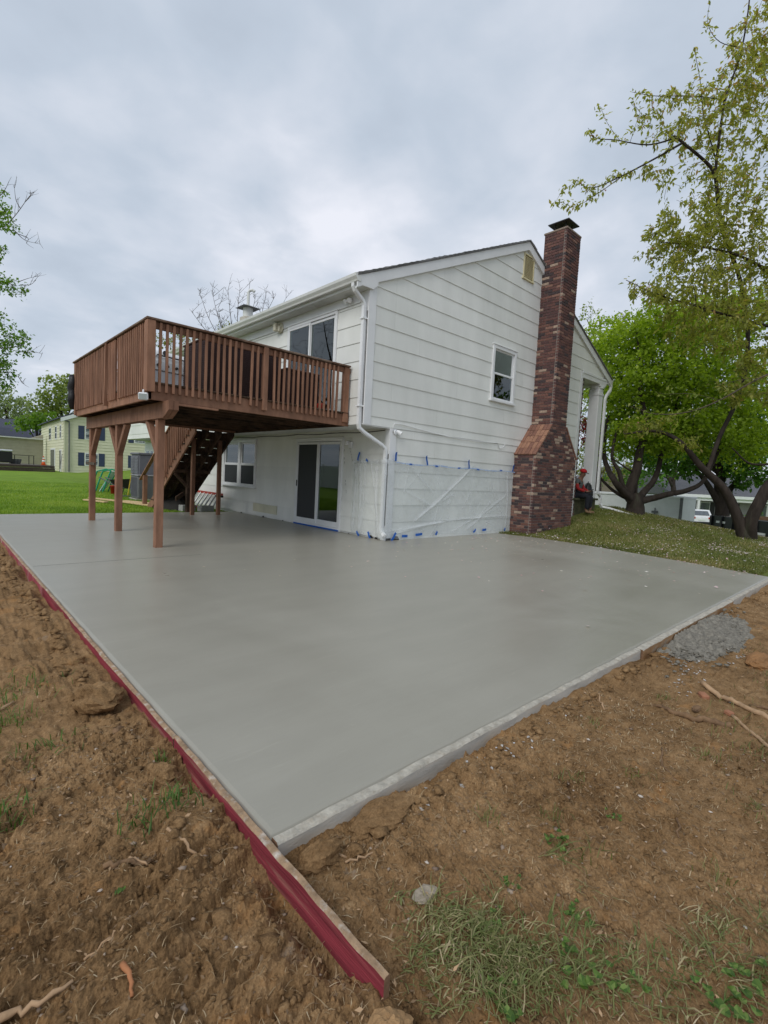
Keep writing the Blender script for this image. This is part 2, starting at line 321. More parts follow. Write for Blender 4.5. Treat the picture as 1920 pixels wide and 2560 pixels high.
def add_bumps(X, Y, Z):
    for (bx, by, r, h) in BUMPS:
        i0, i1 = np.searchsorted(X[0], [bx-2.2*r, bx+2.2*r]); j0, j1 = np.searchsorted(Y[:, 0], [by-2.2*r, by+2.2*r])
        if i1 <= i0 or j1 <= j0: continue
        x = X[j0:j1, i0:i1]; y = Y[j0:j1, i0:i1]; d = np.hypot(x-bx, y-by)/r*(1+2.6*fbm(x*16+bx*9, y*16, 4, 21, .6)); Z[j0:j1, i0:i1] += h*np.exp(-d**4)
    return Z
def dirt():
    xs = axis(-11, 9, -5.9, -3.7, .0075, 1.03, .13); ys = axis(-9, 6.25, -6.5, -4.5, .0075, 1.03, .11)
    X, Y = np.meshgrid(xs, ys); Z = add_bumps(X, Y, dirt_z(X, Y)); cap_ = -.004-.02*sst(-5.2, -4.9, X); Z = np.where(Z > cap_, cap_+.35*np.tanh((Z-cap_)/.05)*.05, Z); nx, ny = len(xs), len(ys)
    V = np.stack([X, Y, Z], -1).reshape(-1, 3); i = np.arange((nx-1)*(ny-1)); r, c = i//(nx-1), i % (nx-1); a = r*nx+c; F = np.stack([a, a+1, a+nx+1, a+nx], -1)
    cx = X[:-1, :-1].ravel(); cy = Y[:-1, :-1].ravel(); keep = (cx < -4.82) | (cy < -5.36); F = F[keep]
    used = np.unique(F); mp = -np.ones(len(V), int); mp[used] = np.arange(len(used)); 
    me = npmesh('bare_dirt', V[used], mp[F], M_DIRT, smooth=False); kx = (X[:-1, 1:]-X[:-1, :-1]).ravel()[keep]; ky = (Y[1:, :-1]-Y[:-1, :-1]).ravel()[keep]; me.polygons.foreach_set('use_smooth', (np.maximum(kx, ky) > .016))
    tag(link('bare_dirt', me), 'churned brown bare soil around the new concrete slab', 'soil', kind='structure')
    return xs, ys, Z
GX, GY, GZ = dirt()
def gz(x, y):
    'height of the soil surface at a point'
    i = int(np.clip(np.searchsorted(GX, x)-1, 0, len(GX)-2)); j = int(np.clip(np.searchsorted(GY, y)-1, 0, len(GY)-2))
    u = (x-GX[i])/(GX[i+1]-GX[i]); v = (y-GY[j])/(GY[j+1]-GY[j])
    return float((GZ[j, i]*(1-u)+GZ[j, i+1]*u)*(1-v)+(GZ[j+1, i]*(1-u)+GZ[j+1, i+1]*u)*v)
def Hs(x, y): return float(H(np.array([x]), np.array([y]))[0])

# ------------------------------------------------------------------ concrete slab and form boards
def concmat():
    m = bpy.data.materials.new('fresh_concrete'); m.use_nodes = True; t = m.node_tree; b = t.nodes['Principled BSDF']; L = t.links.new
    g = N(t, 'ShaderNodeNewGeometry')
    def nz(s, d, r=.55, dist=0, st=(1, 1, 1)):
        mp = N(t, 'ShaderNodeMapping', inp={'Scale': st, 'Rotation': (0, 0, .25)}); L(g.outputs[0], mp.inputs[0]); n = N(t, 'ShaderNodeTexNoise', inp={'Scale': s, 'Detail': d, 'Roughness': r, 'Distortion': dist}); L(mp.outputs[0], n.inputs['Vector']); return n
    n1 = nz(.55, 5, .6, .8, (1, .6, 1)); n2 = nz(2.2, 6, .65, .5, (.35, 1.6, 1)); n3 = nz(300, 3); n4 = nz(9, 5, .7, 1.5, (.25, 1.4, 1))
    rp = N(t, 'ShaderNodeValToRGB'); e = rp.color_ramp.elements; e[0].position = .3; e[0].color = (.285, .270, .222, 1); e[1].position = .72; e[1].color = (.355, .338, .285, 1)
    a1 = N(t, 'ShaderNodeMath', operation='MULTIPLY', inp={1: .55}); L(n1.outputs[0], a1.inputs[0]); a2 = N(t, 'ShaderNodeMath', operation='MULTIPLY_ADD', inp={1: .30}); L(n2.outputs[0], a2.inputs[0]); L(a1.outputs[0], a2.inputs[2])
    a3 = N(t, 'ShaderNodeMath', operation='MULTIPLY_ADD', inp={1: .15}); L(n4.outputs[0], a3.inputs[0]); L(a2.outputs[0], a3.inputs[2]); L(a3.outputs[0], rp.inputs[0])
    wv = N(t, 'ShaderNodeTexWave', wave_type='RINGS', inp={'Scale': .55, 'Distortion': 9.0, 'Detail': 4.0, 'Detail Scale': 1.2, 'Detail Roughness': .6}); mpw = N(t, 'ShaderNodeMapping', inp={'Location': (7.0, 3.0, 0), 'Scale': (.8, 1.3, 1)}); L(g.outputs[0], mpw.inputs[0]); L(mpw.outputs[0], wv.inputs['Vector'])
    n7 = nz(38, 4, .6, .8, (.12, 1.0, 1)); r7 = N(t, 'ShaderNodeMapRange', inp={1: .64, 2: .74, 3: 0, 4: .10}); L(n7.outputs[0], r7.inputs[0])
    wr = N(t, 'ShaderNodeMapRange', inp={1: 0, 2: 1, 3: .982, 4: 1.014}); L(wv.outputs[1], wr.inputs[0]); w2_ = N(t, 'ShaderNodeMath', operation='ADD'); L(wr.outputs[0], w2_.inputs[0]); L(r7.outputs[0], w2_.inputs[1])
    sp_ = nz(120, 2, .5); rs_ = N(t, 'ShaderNodeMapRange', inp={1: .70, 2: .76, 3: 0, 4: -.12}); L(sp_.outputs[0], rs_.inputs[0]); w3_ = N(t, 'ShaderNodeMath', operation='ADD'); L(w2_.outputs[0], w3_.inputs[0]); L(rs_.outputs[0], w3_.inputs[1])
    cs_ = N(t, 'ShaderNodeVectorMath', operation='SCALE'); L(rp.outputs[0], cs_.inputs[0]); L(w3_.outputs[0], cs_.inputs['Scale']); L(cs_.outputs[0], b.inputs['Base Color'])
    rr = N(t, 'ShaderNodeMapRange', inp={1: .3, 2: .7, 3: .27, 4: .42}); L(n1.outputs[0], rr.inputs[0]); L(rr.outputs[0], b.inputs['Roughness']); b.inputs['Specular IOR Level'].default_value = .42
    b1 = N(t, 'ShaderNodeBump', inp={'Strength': .035, 'Distance': .02}); L(n4.outputs[0], b1.inputs['Height']); b2 = N(t, 'ShaderNodeBump', inp={'Strength': .10, 'Distance': .002}); L(n3.outputs[0], b2.inputs['Height']); L(b1.outputs[0], b2.inputs['Normal']); L(b2.outputs[0], b.inputs['Normal'])
    return m
M_CONC = concmat()
def slab():
    out = [(SX0, SY0)]+EDGE+[(CX+.3, -.02), (CX+.3, SYE), (SX0, SYE)]
    # irregular poured edge on the grass side
    n = len(out); P = [np.array(p) for p in out]
    def inset(d):
        q = []
        for i in range(n):
            a, b, c = P[i-1], P[i], P[(i+1) % n]; e1 = (b-a)/np.linalg.norm(b-a); e2 = (c-b)/np.linalg.norm(c-b)
            n1 = np.array([-e1[1], e1[0]]); n2 = np.array([-e2[1], e2[0]]); m = n1+n2; m = m/(m@n1+1e-9); q.append(b+m*d)
        return q
    m = MB(); rings = [(inset(0), -.14), (inset(.0), -.020), (inset(.004), -.012), (inset(.012), -.004), (inset(.026), 0.0)]
    vs = []; fs = []
    for q, z in rings: vs += [(a[0], a[1], z) for a in q]
    for k in range(len(rings)-1):
        for i in range(n): j = (i+1) % n; fs.append([k*n+i, k*n+j, (k+1)*n+j, (k+1)*n+i])
    fs.append([4*n+i for i in range(n)]); m.add(vs, fs)
    o = m.build('concrete_slab', M_CONC); tag(o, 'freshly poured smooth grey concrete patio slab with tooled edges', 'patio', kind='structure')
    # saw line / cold joint left of the first deck post
    j = MB(); j.box(-4.79, -2.9, -.10, -.094, -.004, .0012); 
    ob = j.build('joint_line', pm('joint', (.12, .12, .11), .9, .1), o)
slab()
M_RED = pm('red_paint', (.235, .035, .048), .75, .40, 18, .6, 60, .2, (1, .10, 1.8), (.30, .15, .115), .37, 15.0, c2w=.08)
M_REDP = pm('red_paint_dusty', (.32, .062, .080), .6, .25, 7, .35, 60, .3, (1, 1, 1), (.42, .34, .29), .40, 5.0, c2w=.08)
M_REDTOP = pm('worn_board_top', (.33, .225, .14), .85, .35, 22, .7, 70, .2, (1, 1, 1), (.50, .45, .39), .38, 24.0, c2w=.10)
M_FORMTOP = pm('cement_smeared_wood', (.45, .42, .355), .85, .25, 22, .9, 70, .2, (1, 1, 1), (.41, .365, .295), .42, 26.0, c2w=.10)
M_FORMG = pm('grey_form_wood', (.48, .46, .415), .85, .2, 6, .4, 45, .2, (1, 1, 3), (.44, .38, .30), .40, 3.0)
M_FORMW = pm('bare_form_wood', (.34, .20, .10), .8, .2, 6, .4, 45, .2, (1, 1, 3), (.42, .37, .30), .40, 4.0)
def board(name, a, b, h, th, inner, mats, label, tilt=0, sag=None, segs=40, group=None, seed=0):
    'form board on edge: a,b are outer top corners; slightly wavy, chipped top; material 1 on the top edge'
    a = np.array(a, float); b = np.array(b, float); d = b-a; l = np.linalg.norm(d); d /= l; nrm = np.array(inner, float); vs = []; fs = []; mi = []
    for i in range(segs+1):
        t = i/segs; p = a+(b-a)*t; wob = .003*math.sin(t*7+seed)+.0012*math.sin(t*23+seed*2); z = .002*math.sin(t*45+seed)+.0015*random.uniform(-1, 1)
        ch = .004+.004*random.random()
        for (o, dz) in ((0, -h), (0, z-ch), (ch, z), (th-.004, z+.001), (th, z-.004), (th, -h)): vs.append(p+nrm*(o+(wob if o < th*.5 else 0))+np.array([0, 0, dz]))
    k = 6
    for i in range(segs):
        for j in range(k):
            fs.append([i*k+j, (i+1)*k+j, (i+1)*k+(j+1) % k, i*k+(j+1) % k]); mi.append(1 if j in (1, 2, 3) else 0)
    fs += [list(range(k)), [segs*k+j for j in range(k)][::-1]]; mi += [2, 2]
    m = MB(); m.add(vs, fs); m.mi = mi; o = m.build(name, mats); return tag(o, label, 'form board', group)
M_END = pm('cut_wood_end', (.22, .13, .075), .85, .3, 20, .5, 90)
board('form_board', (-4.860, -5.924, .006), (-4.858, -4.552, .004), .098, .023, (1, 0, 0), [M_RED, M_REDTOP, M_END], 'nearest dark red painted form board running past the slab corner', seed=1)
board('form_board', (-4.859, -4.546, -.002), (-4.859, -1.2, -.002), .12, .024, (1, 0, 0), [M_RED, M_REDTOP, M_END], 'second dark red form board, butted against the nearest red one', segs=70, seed=2)
board('form_board', (-4.859, -1.194, -.003), (-4.859, 6.3, -.003), .12, .026, (1, 0, 0), [M_REDP, M_REDTOP, M_END], 'dusty pinkish form board at the far left end of the slab', segs=90, seed=3)
board('form_board', (-4.826, -5.384, .002), (-1.70, -5.384, .0), .13, .038, (0, 1, 0), [M_FORMG, M_FORMTOP, M_END], 'cement-grey form board along the near right slab edge', segs=70, seed=4)
board('form_board', (-1.69, -5.40, -.002), (1.10, -5.40, -.002), .145, .054, (0, 1, 0), [M_FORMW, M_FORMTOP, M_END], 'brown bare-wood form board beside the spilled concrete', segs=60, seed=5)
board('form_board', (1.108, -5.395, -.002), (3.75, -5.395, -.002), .145, .049, (0, 1, 0), [M_FORMG, M_FORMTOP, M_END], 'far right grey form board ending at the grass', segs=50, seed=6)
# ------------------------------------------------------------------ the white house
S = .32; ZN = lambda n: (14.066-n)*S
M_WHITE = pm('white_siding', (.80, .805, .765), .6, .07, 1.6, .10, 90, .3, (1, 1, .35), (.69, .705, .66), .47, .9, c2w=.22, ov=.03)
M_TRIM = pm('white_trim', (.76, .77, .77), .45, .05, 3, .05, 60, .4)
M_TRIMO = pm('aged_white_trim', (.66, .67, .64), .6, .10, 4, .15, 50, .3, (1, 1, 1), (.5, .5, .46), .35, 2.5)
M_GUT = pm('gutter_metal', (.68, .69, .66), .4, .06, 4, .04, 40, .45)
M_DOWN = pm('downspout_metal', (.80, .81, .81), .35, .04, 4, .0, 40, .5)
M_SHIN = pm('shingle', (.19, .19, .19), .9, .35, 25, .6, 120)
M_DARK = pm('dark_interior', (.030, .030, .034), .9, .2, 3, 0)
M_GAP = pm('gap_dark', (.03, .028, .025), .95, .2, 3, 0)
M_VENT = pm('yellowed_vent', (.68, .61, .38), .6, .12, 9, .1)
M_GLASS = glassmat('window_glass', (.50, .55, .53), .03)
M_GLASSD = glassmat('door_glass', (.42, .48, .45), .02)
M_SCRG = glassmat('screened_glass', (.22, .23, .24), -.04)
M_SCREEN = pm('insect_screen', (.035, .037, .040), .6, .15, 200, .0)
M_CURT = pm('curtain', (.42, .42, .44), .9, .25, 30, 0, stretch=(1, 6, .2))
M_BLIND = pm('blind', (.32, .38, .35), .8, .1, 5, 0)
M_PLATE = pm('paint_patch', (.62, .60, .45), .6, .1, 3, .1)
house = empty('house', (0, 0, 0), 0, 'white two-storey house with lapped siding, gable end and overhanging upper floor', 'house')
def clip(poly, f):
    out = []
    for i in range(len(poly)):
        a, b = poly[i], poly[(i+1) % len(poly)]; fa, fb = f(a), f(b)
        if fa >= 0: out.append(a)
        if (fa >= 0) != (fb >= 0): t = fa/(fa-fb); out.append((a[0]+(b[0]-a[0])*t, a[1]+(b[1]-a[1])*t))
    return out
def rect_minus(r, holes):
    rs = [r]
    for (a0, a1, b0, b1) in holes:
        nr = []
        for (u0, u1, z0, z1) in rs:
            if a1 <= u0 or a0 >= u1 or b1 <= z0 or b0 >= z1: nr.append((u0, u1, z0, z1)); continue
            if a0 > u0: nr.append((u0, a0, z0, z1))
            if a1 < u1: nr.append((a1, u1, z0, z1))
            m0, m1 = max(u0, a0), min(u1, a1)
            if b0 > z0: nr.append((m0, m1, z0, b0))
            if b1 < z1: nr.append((m0, m1, b1, z1))
        rs = nr
    return [r for r in rs if r[1]-r[0] > .01 and r[3]-r[2] > .01]
def siding(parent, org, U, Nn, u0, u1, zs, holes, mat, seams=None, clips=(), lip=.013, base=.004, one=None, zlim=None):
    'lapped boards: one object per board, each thicker at its lower edge'
    org, U, Nn = (np.array(a, float) for a in (org, U, Nn))
    for k in range(len(zs)-1):
        z0, z1 = zs[k], zs[k+1]; cuts = [u0]+([c for c in (seams(k) if seams else []) if u0+.05 < c < u1-.05])+[u1]
        for ci in range(len(cuts)-1):
            for (a, b, c, d) in rect_minus((cuts[ci]+.0012, cuts[ci+1]-.0012, z0+.003, z1+.004), holes):
                poly = [(a, c), (b, c), (b, d), (a, d)]
                for f in clips: poly = clip(poly, f) if len(poly) > 2 else poly
                if len(poly) < 3: continue
                off = lambda z: base+lip*max(0, (z1-z))/(z1-z0)
                fr = [org+U*p[0]+Nn*off(p[1])+np.array([0, 0, p[1]]) for p in poly]; bk = [org+U*p[0]-Nn*.002+np.array([0, 0, p[1]]) for p in poly]; n = len(poly)
                fs = [list(range(n)), [n+i for i in range(n)][::-1]]+[[i, n+i, n+(i+1) % n, (i+1) % n] for i in range(n)]
                m = one if one else MB(); m.add(fr+bk, fs)
                if not one: m.build('siding_board', mat, parent)
UN = lambda x: 4.545+.457*min(x, 9.56-x)
# wall cores (set back behind the boards)
gw = MB()
def gp(pts, y=.012): return [(a, y, b) for a, b in pts]
gw.prism(gp([(.02, 2.12), (CX+.02, 2.12), (CX+.02, -.3), (8.04, -.3), (8.04, 4.4), (9.45, 4.4), (9.45, UN(9.45)), (4.78, UN(4.78)), (.02, UN(.02))]), (0, .1, 0))
gable = gw.build('gable_wall', M_WHITE, house)
WIN = (3.66, 4.60, 3.05, 4.28); VENT = (4.65, 5.10, 6.04, 6.60)
gz_levels = sorted([ZN(n) for n in range(-8, 15)])
hol = [(WIN[0]+.04, WIN[1]-.04, WIN[2]+.04, WIN[3]-.04), (VENT[0]+.03, VENT[1]-.03, VENT[2]+.03, VENT[3]-.03)]
rs = random.Random(4)
def gseam(k): o = rs.choice([.62, 1.3, 1.9, 2.5]); return [o+3.66*i for i in range(4)]
cl_r = [lambda p: UN(p[0])-p[1]]
siding(gable, (0, 0, 0), (1, 0, 0), (0, -1, 0), .13, 8.05, [ZN(7)-.16]+[z for z in gz_levels if ZN(7)-.01 <= z < 4.51], hol, M_WHITE, gseam)
siding(gable, (0, 0, 0), (1, 0, 0), (0, -1, 0), .05, 9.40, [z for z in gz_levels if z > 4.49], hol, M_WHITE, gseam, cl_r)
siding(gable, (0, 0, 0), (1, 0, 0), (0, -1, 0), CX+.125, 8.05, [-.02]+[z for z in gz_levels if .2 < z < ZN(7)-.2]+[ZN(7)-.165], hol, M_WHITE, gseam)
# back walls
UD = (.862, 2.575, 2.28, 4.225); LD = (1.37, 3.10, .0, 1.94); LW = (5.01, 6.93, .72, 1.97); FW = (7.5, 8.75, 3.1, 4.2); HL = 14.05
bu = MB(); 
for (a, b, c, d) in rect_minus((.0, HL, 2.12, 4.6), [(UD[0]+.05, UD[1]-.05, UD[2], UD[3]-.05), (FW[0]+.05, FW[1]-.05, FW[2]+.05, FW[3]-.05)]): bu.box(.012, .12, a, b, c, d)
bwu = bu.build('upper_back_wall', M_WHITE, house)
bs = lambda k: [rs.choice([1.1, 1.9, 2.7, 3.3])+3.66*i for i in range(4)]
siding(bwu, (0, 0, 0), (0, 1, 0), (-1, 0, 0), .10, HL, [ZN(7)-.16]+[ZN(n) for n in range(7, 0, -1)]+[ZN(1)+.05], [(UD[0]+.02, UD[1]-.02, UD[2]-.1, UD[3]-.02), (FW[0]+.02, FW[1]-.02, FW[2]+.02, FW[3]-.02)], M_WHITE, bs)
MB().box(-.028, .0, .0, HL, ZN(1)+.055, 4.41).build('frieze_board', M_TRIM, bwu)
bl = MB()
for (a, b, c, d) in rect_minus((.0, HL, -.3, 2.12), [(LD[0]+.05, LD[1]-.05, LD[2], LD[3]-.05), (LW[0]+.05, LW[1]-.05, LW[2]+.05, LW[3]-.05)]): bl.box(CX+.012, CX+.12, a+.012, b, c, d)
bwl = bl.build('lower_back_wall', M_WHITE, house)
siding(bwl, (CX, 0, 0), (0, 1, 0), (-1, 0, 0), .09, HL, [.03]+[ZN(n) for n in range(13, 7, -1)]+[2.1], [(LD[0]+.02, LD[1]-.02, -.1, LD[3]-.02), (LW[0]+.02, LW[1]-.02, LW[2]+.02, LW[3]-.02)], M_WHITE, bs)
# overhang soffit, corner boards, trim
MB().box(.0, CX+.02, .0, HL, 2.098, 2.118).build('overhang_soffit', M_TRIMO, house)
cb = MB(); cb.box(-.026, .135, -.026, -.001, 2.10, 4.56); cb.build('corner_board', M_TRIM, house)
MB().box(-.0262, -.001, -.0005, .10, 2.10, 4.41).build('corner_board', M_TRIM, house)
MB().box(CX-.026, CX+.13, -.026, -.001, .0, 2.097).build('corner_board', M_TRIM, house)
MB().box(CX-.0262, CX-.001, -.0005, .10, .0, 2.097).build('corner_board', M_TRIM, house)
MB().box(-.02, .66, -.012, .0, 2.085, 2.10).build('drip_strip', M_TRIMO, house)
MB().box(CX-.005, CX+.125, -.0275, -.0265, .0, .045).build('rot_patch', M_GAP, house)
# roof
rf = MB(); PK = (4.78, 6.905)
for sgn in (1, -1):
    ex = -.34 if sgn > 0 else 9.90
    ez = 6.905-.457*abs(4.78-ex)
    n = 34; pts = []
    top = []
    for i in range(n):
        t0, t1 = i/n, (i+1)/n; xa, za = ex+(PK[0]-ex)*t0, ez+(PK[1]-ez)*t0; xb, zb = ex+(PK[0]-ex)*t1, ez+(PK[1]-ez)*t1
        jit = .004*random.uniform(-1, 1); top += [(xa, za+.016+jit), (xb, zb+.002+jit)]
    poly = [(ex, ez-.035)]+top+[(PK[0], PK[1]-.03)]
    vs0 = [(a, -.085+.012*random.uniform(-1, 1), b) for a, b in poly]
    vs1 = [(a, HL+.1, b) for a, b in poly]; k = len(poly)
    rf.add(vs0+vs1, [list(range(k)), [k+i for i in range(k)][::-1]]+[[i, k+i, k+(i+1) % k, (i+1) % k] for i in range(k)])
roof = rf.build('roof', M_SHIN, house)
rk = MB()
for (xa, xb) in ((-.33, 4.78), (9.89, 4.78)):
    f = lambda x: 6.868-.457*abs(4.78-x)
    rk.prism([(xa, -.062, f(xa)), (xb, -.062, f(xb)), (xb, -.062, f(xb)-.185), (xa, -.062, f(xa)-.185)], (0, .03, 0))
    rk.prism([(xa, -.030, f(xa)-.165), (xb, -.030, f(xb)-.165), (xb, -.030, f(xb)-.195), (xa, -.030, f(xa)-.195)], (0, .03, 0))
rk.build('rake_board', M_TRIM, house)
rt = MB(); rt.prism([(-.25, -.064, 4.40), (.02, -.064, 4.405), (.13, -.064, 4.50), (.13, -.064, 4.575), (-.25, -.064, 4.40)][:4], (0, .06, 0)); rt.build('cornice_return', M_TRIM, house)
sf = MB()
for i in range(60): y = -.05+i*.2355; sf.box(-.245, .0, y, y+.232, 4.398, 4.412)
sf.build('soffit', M_TRIMO, house)
MB().box(-.265, -.246, -.06, HL+.05, 4.40, 4.55).build('fascia', M_TRIM, house)
MB().box(9.6, 9.86, -.05, HL, 4.38, 4.41).build('soffit', M_TRIMO, house)
def gutter(x0, sg, name):
    prof = [(0, .12), (0, 0), (.075, 0), (.085, .03), (.115, .075), (.12, .12), (.112, .12), (.105, .075), (.078, .035), (.07, .01), (.008, .01), (.008, .12)]
    m = MB(); P = [(x0-sg*a, -.07, 4.445+b) for a, b in prof]; n = len(P)
    vs = P+[(a, HL+.05, b) for a, _, b in P]; m.add(vs, [[i, (i+1) % n, n+(i+1) % n, n+i] for i in range(n)]+[list(range(n))])
    m.prism([(x0-sg*a, -.072, 4.445+b) for a, b in prof[:6]], (0, .004, 0)); return m.build(name, M_GUT, house)
gutter(-.267, 1, 'gutter'); gutter(9.87, -1, 'gutter')
def downspout(path, w=.075, d=.055):
    m = MB(); P = [np.array(p, float) for p in path]
    m.tube(P, .042, 4, True); m2 = MB()
    # two raised ribs along the pipe
    for s in (-.014, .014):
        m.tube([p+np.array([-.028 if path[0][0] < 5 else -.02, s-.026, 0]) for p in P], .005, 4, True)
    o = m.build('downspout', M_DOWN, house); return o
downspout([(-.31, .07, 4.45), (-.31, .07, 4.39), (-.28, .065, 4.33), (-.10, .055, 4.19), (-.075, .05, 4.13), (-.075, .05, 4.0), (-.075, .05, 3), (-.075, .05, 2.10), (-.055, .05, 2.03), (.05, .045, 1.965), (CX-.18, .03, 1.775), (CX-.09, .03, 1.72), (CX-.075, .03, 1.62), (CX-.075, .03, .24), (CX-.085, .0, .17), (CX-.12, -.11, .10)])
for z in (3.9, 2.4): MB().box(-.125, -.024, .0, .10, z, z+.025).build('downspout_strap', M_DOWN, house)
MB().box(-.032, -.0265, .001, .012, 2.12, 4.05).build('dark_gap', M_GAP, house)
MB().box(CX-.040, CX-.0265, -.012, -.004, .28, 1.62).build('dark_gap', M_GAP, house)
# windows and doors
def opening_x(y0, y1, z0, z1, x, name, kind):
    'window/door in a wall whose outside faces -X'
    t = .055; m = MB()
    m.box(x-.045, x+.02, y0, y0+t, z0, z1, .004); m.box(x-.045, x+.02, y1-t, y1, z0, z1, .004); m.box(x-.046, x+.02, y0+t, y1-t, z1-t, z1, .004)
    m.box(x-.06, x-.02, y0-.02, y1+.02, z1, z1+.022, .003)
    if kind == 'window': m.box(x-.075, x+.02, y0-.03, y1+.03, z0-.012, z0+.03, .004)
    fr = m.build(name, M_TRIM, house); rm = MB()
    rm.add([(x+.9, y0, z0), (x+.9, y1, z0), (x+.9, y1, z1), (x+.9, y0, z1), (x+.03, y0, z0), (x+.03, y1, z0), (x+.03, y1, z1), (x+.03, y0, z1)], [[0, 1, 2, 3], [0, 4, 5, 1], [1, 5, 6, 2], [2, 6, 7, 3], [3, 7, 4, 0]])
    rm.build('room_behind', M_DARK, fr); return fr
def sash_x(fr, y0, y1, z0, z1, x, w=.04, bw=None, glass=None, name='sash'):
    m = MB(); bw = bw or w; m.box(x-.018, x+.018, y0, y0+w, z0, z1, .003); m.box(x-.018, x+.018, y1-w, y1, z0, z1, .003); m.box(x-.0175, x+.0175, y0+w, y1-w, z0, z0+bw, .003); m.box(x-.0175, x+.0175, y0+w, y1-w, z1-w, z1, .003)
    m.build(name, M_TRIM, fr); g = MB(); g.box(x-.004, x+.004, y0+w-.004, y1-w+.004, z0+bw-.004, z1-w+.004); return g.build('pane', glass or M_GLASS, fr)
def curtain_x(fr, y0, y1, z0, z1, x, mat, amp=.012, folds=9):
    m = MB(); n = folds*6; vs = []
    for i in range(n+1): y = y0+(y1-y0)*i/n; d = amp*math.sin(i/n*folds*2*math.pi); vs += [(x+d, y, z0), (x+d, y, z1)]
    m.add(vs, [[2*i, 2*i+2, 2*i+3, 2*i+1] for i in range(n)]); return m.build('curtain', mat, fr)
f = opening_x(*LD, CX, 'sliding_door', 'door'); mid = 2.23
sash_x(f, 1.43, mid+.02, .075, 1.875, CX-.005, .055, .11, M_GLASSD, 'door_panel'); sash_x(f, mid-.02, 3.04, .075, 1.875, CX-.03, .05, .10, M_SCREEN, 'screen_panel')
MB().box(CX-.05, CX+.03, 1.42, 3.05, .035, .072, .004).build('threshold', M_TRIM, f)
MB().box(CX-.065, CX-.04, 3.0, 3.02, .88, 1.02, .004).build('handle', M_GAP, f)
curtain_x(f, 1.43, 2.2, .1, 1.87, CX+.30, M_BLIND, .02, 12)
f = opening_x(*UD, 0, 'sliding_door', 'door'); mid = 1.745
sash_x(f, .92, mid+.02, 2.33, 4.165, -.005, .05, .10, M_GLASS, 'door_panel'); sash_x(f, mid-.02, 2.52, 2.33, 4.165, -.03, .045, .10, M_GLASSD, 'door_panel')
curtain_x(f, .93, 1.7, 2.35, 4.15, .12, M_BLIND, .012, 9)
f = opening_x(*LW, CX, 'window', 'window'); ym = 5.945
MB().box(CX-.044, CX+.02, ym-.06, ym+.06, LW[2]+.03, LW[3]-.055, .004).build('mullion', M_TRIM, f)
for (a, b) in ((5.065, ym-.06), (ym+.06, 6.875)):
    sash_x(f, a, b, .75, 1.345, CX-.018, .045, .06, M_SCREEN); sash_x(f, a, b, 1.32, 1.915, CX+.012, .045)
curtain_x(f, 5.1, 5.75, 1.35, 1.9, CX+.14, M_CURT, .03, 6); curtain_x(f, 6.1, 6.85, 1.36, 1.80, CX+.12, pm('pale_curtain', (.60, .62, .66), .9, .1, 3, 0), .006, 3)
f = opening_x(*FW, 0, 'window', 'window'); sash_x(f, 7.555, 8.695, 3.13, 3.66, -.012, .05, .06); sash_x(f, 7.555, 8.695, 3.64, 4.145, .012, .05)
# gable window
def opening_y(x0, x1, z0, z1, y, name):
    t = .075; m = MB(); m.box(x0, x0+t, y-.045, y+.02, z0+.03, z1, .004); m.box(x1-t, x1, y-.045, y+.02, z0+.03, z1, .004); m.box(x0+t, x1-t, y-.044, y+.02, z1-t, z1, .004)
    m.box(x0-.02, x1+.02, y-.058, y-.01, z1, z1+.02, .003); m.box(x0-.03, x1+.03, y-.08, y+.02, z0-.02, z0+.03, .004); fr = m.build(name, M_TRIM, house); r = MB()
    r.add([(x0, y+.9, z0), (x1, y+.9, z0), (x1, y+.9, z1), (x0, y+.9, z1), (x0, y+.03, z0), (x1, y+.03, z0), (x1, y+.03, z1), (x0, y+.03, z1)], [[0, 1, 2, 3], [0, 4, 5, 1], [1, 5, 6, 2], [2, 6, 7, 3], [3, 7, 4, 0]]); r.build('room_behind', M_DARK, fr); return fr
f = opening_y(*WIN, 0, 'window')
for (z0, z1, y) in ((3.08, 3.68, -.012), (3.655, 4.205, .016)):
    m = MB(); x0, x1, w_ = 3.735, 4.525, .045; m.box(x0, x0+w_, y-.016, y+.016, z0, z1, .003); m.box(x1-w_, x1, y-.016, y+.016, z0, z1, .003); m.box(x0+w_, x1-w_, y-.0155, y+.0155, z0, z0+.045, .003); m.box(x0+w_, x1-w_, y-.0155, y+.0155, z1-.035, z1, .003)
    m.build('sash', M_TRIM, f); g = MB(); g.box(x0+w_-.004, x1-w_+.004, y-.004, y+.004, z0+.041, z1-.031); g.build('pane', M_GLASS, f)
MB().box(4.35, 4.46, .08, .10, 3.1, 4.2).build('curtain', M_CURT, f)
# gable vent
v = MB(); x0, x1, z0, z1 = VENT; v.box(x0, x0+.03, -.03, .02, z0, z1); v.box(x1-.03, x1, -.03, .02, z0, z1); v.box(x0-.03, x1+.02, -.045, .02, z0-.03, z0); v.box(x0+.03, x1-.03, -.029, .02, z1-.03, z1)
vent = v.build('louvre_vent', M_VENT, house); b = MB(); b.box(x0+.03, x1-.03, .016, .02, z0, z1-.03); b.build('backing', M_GAP, vent)
sl_ = MB(); sl_.obox((0, 0, 0), (1, 0, 0), (0, .62, .78), (0, -.78, .62), (x1-x0)/2-.031, .019, .004); sme = sl_.mesh('louvre_slat', M_VENT)
for i in range(14): link('louvre_slat', sme, vent, ((x0+x1)/2, -.008, z0+.025+i*.0365))
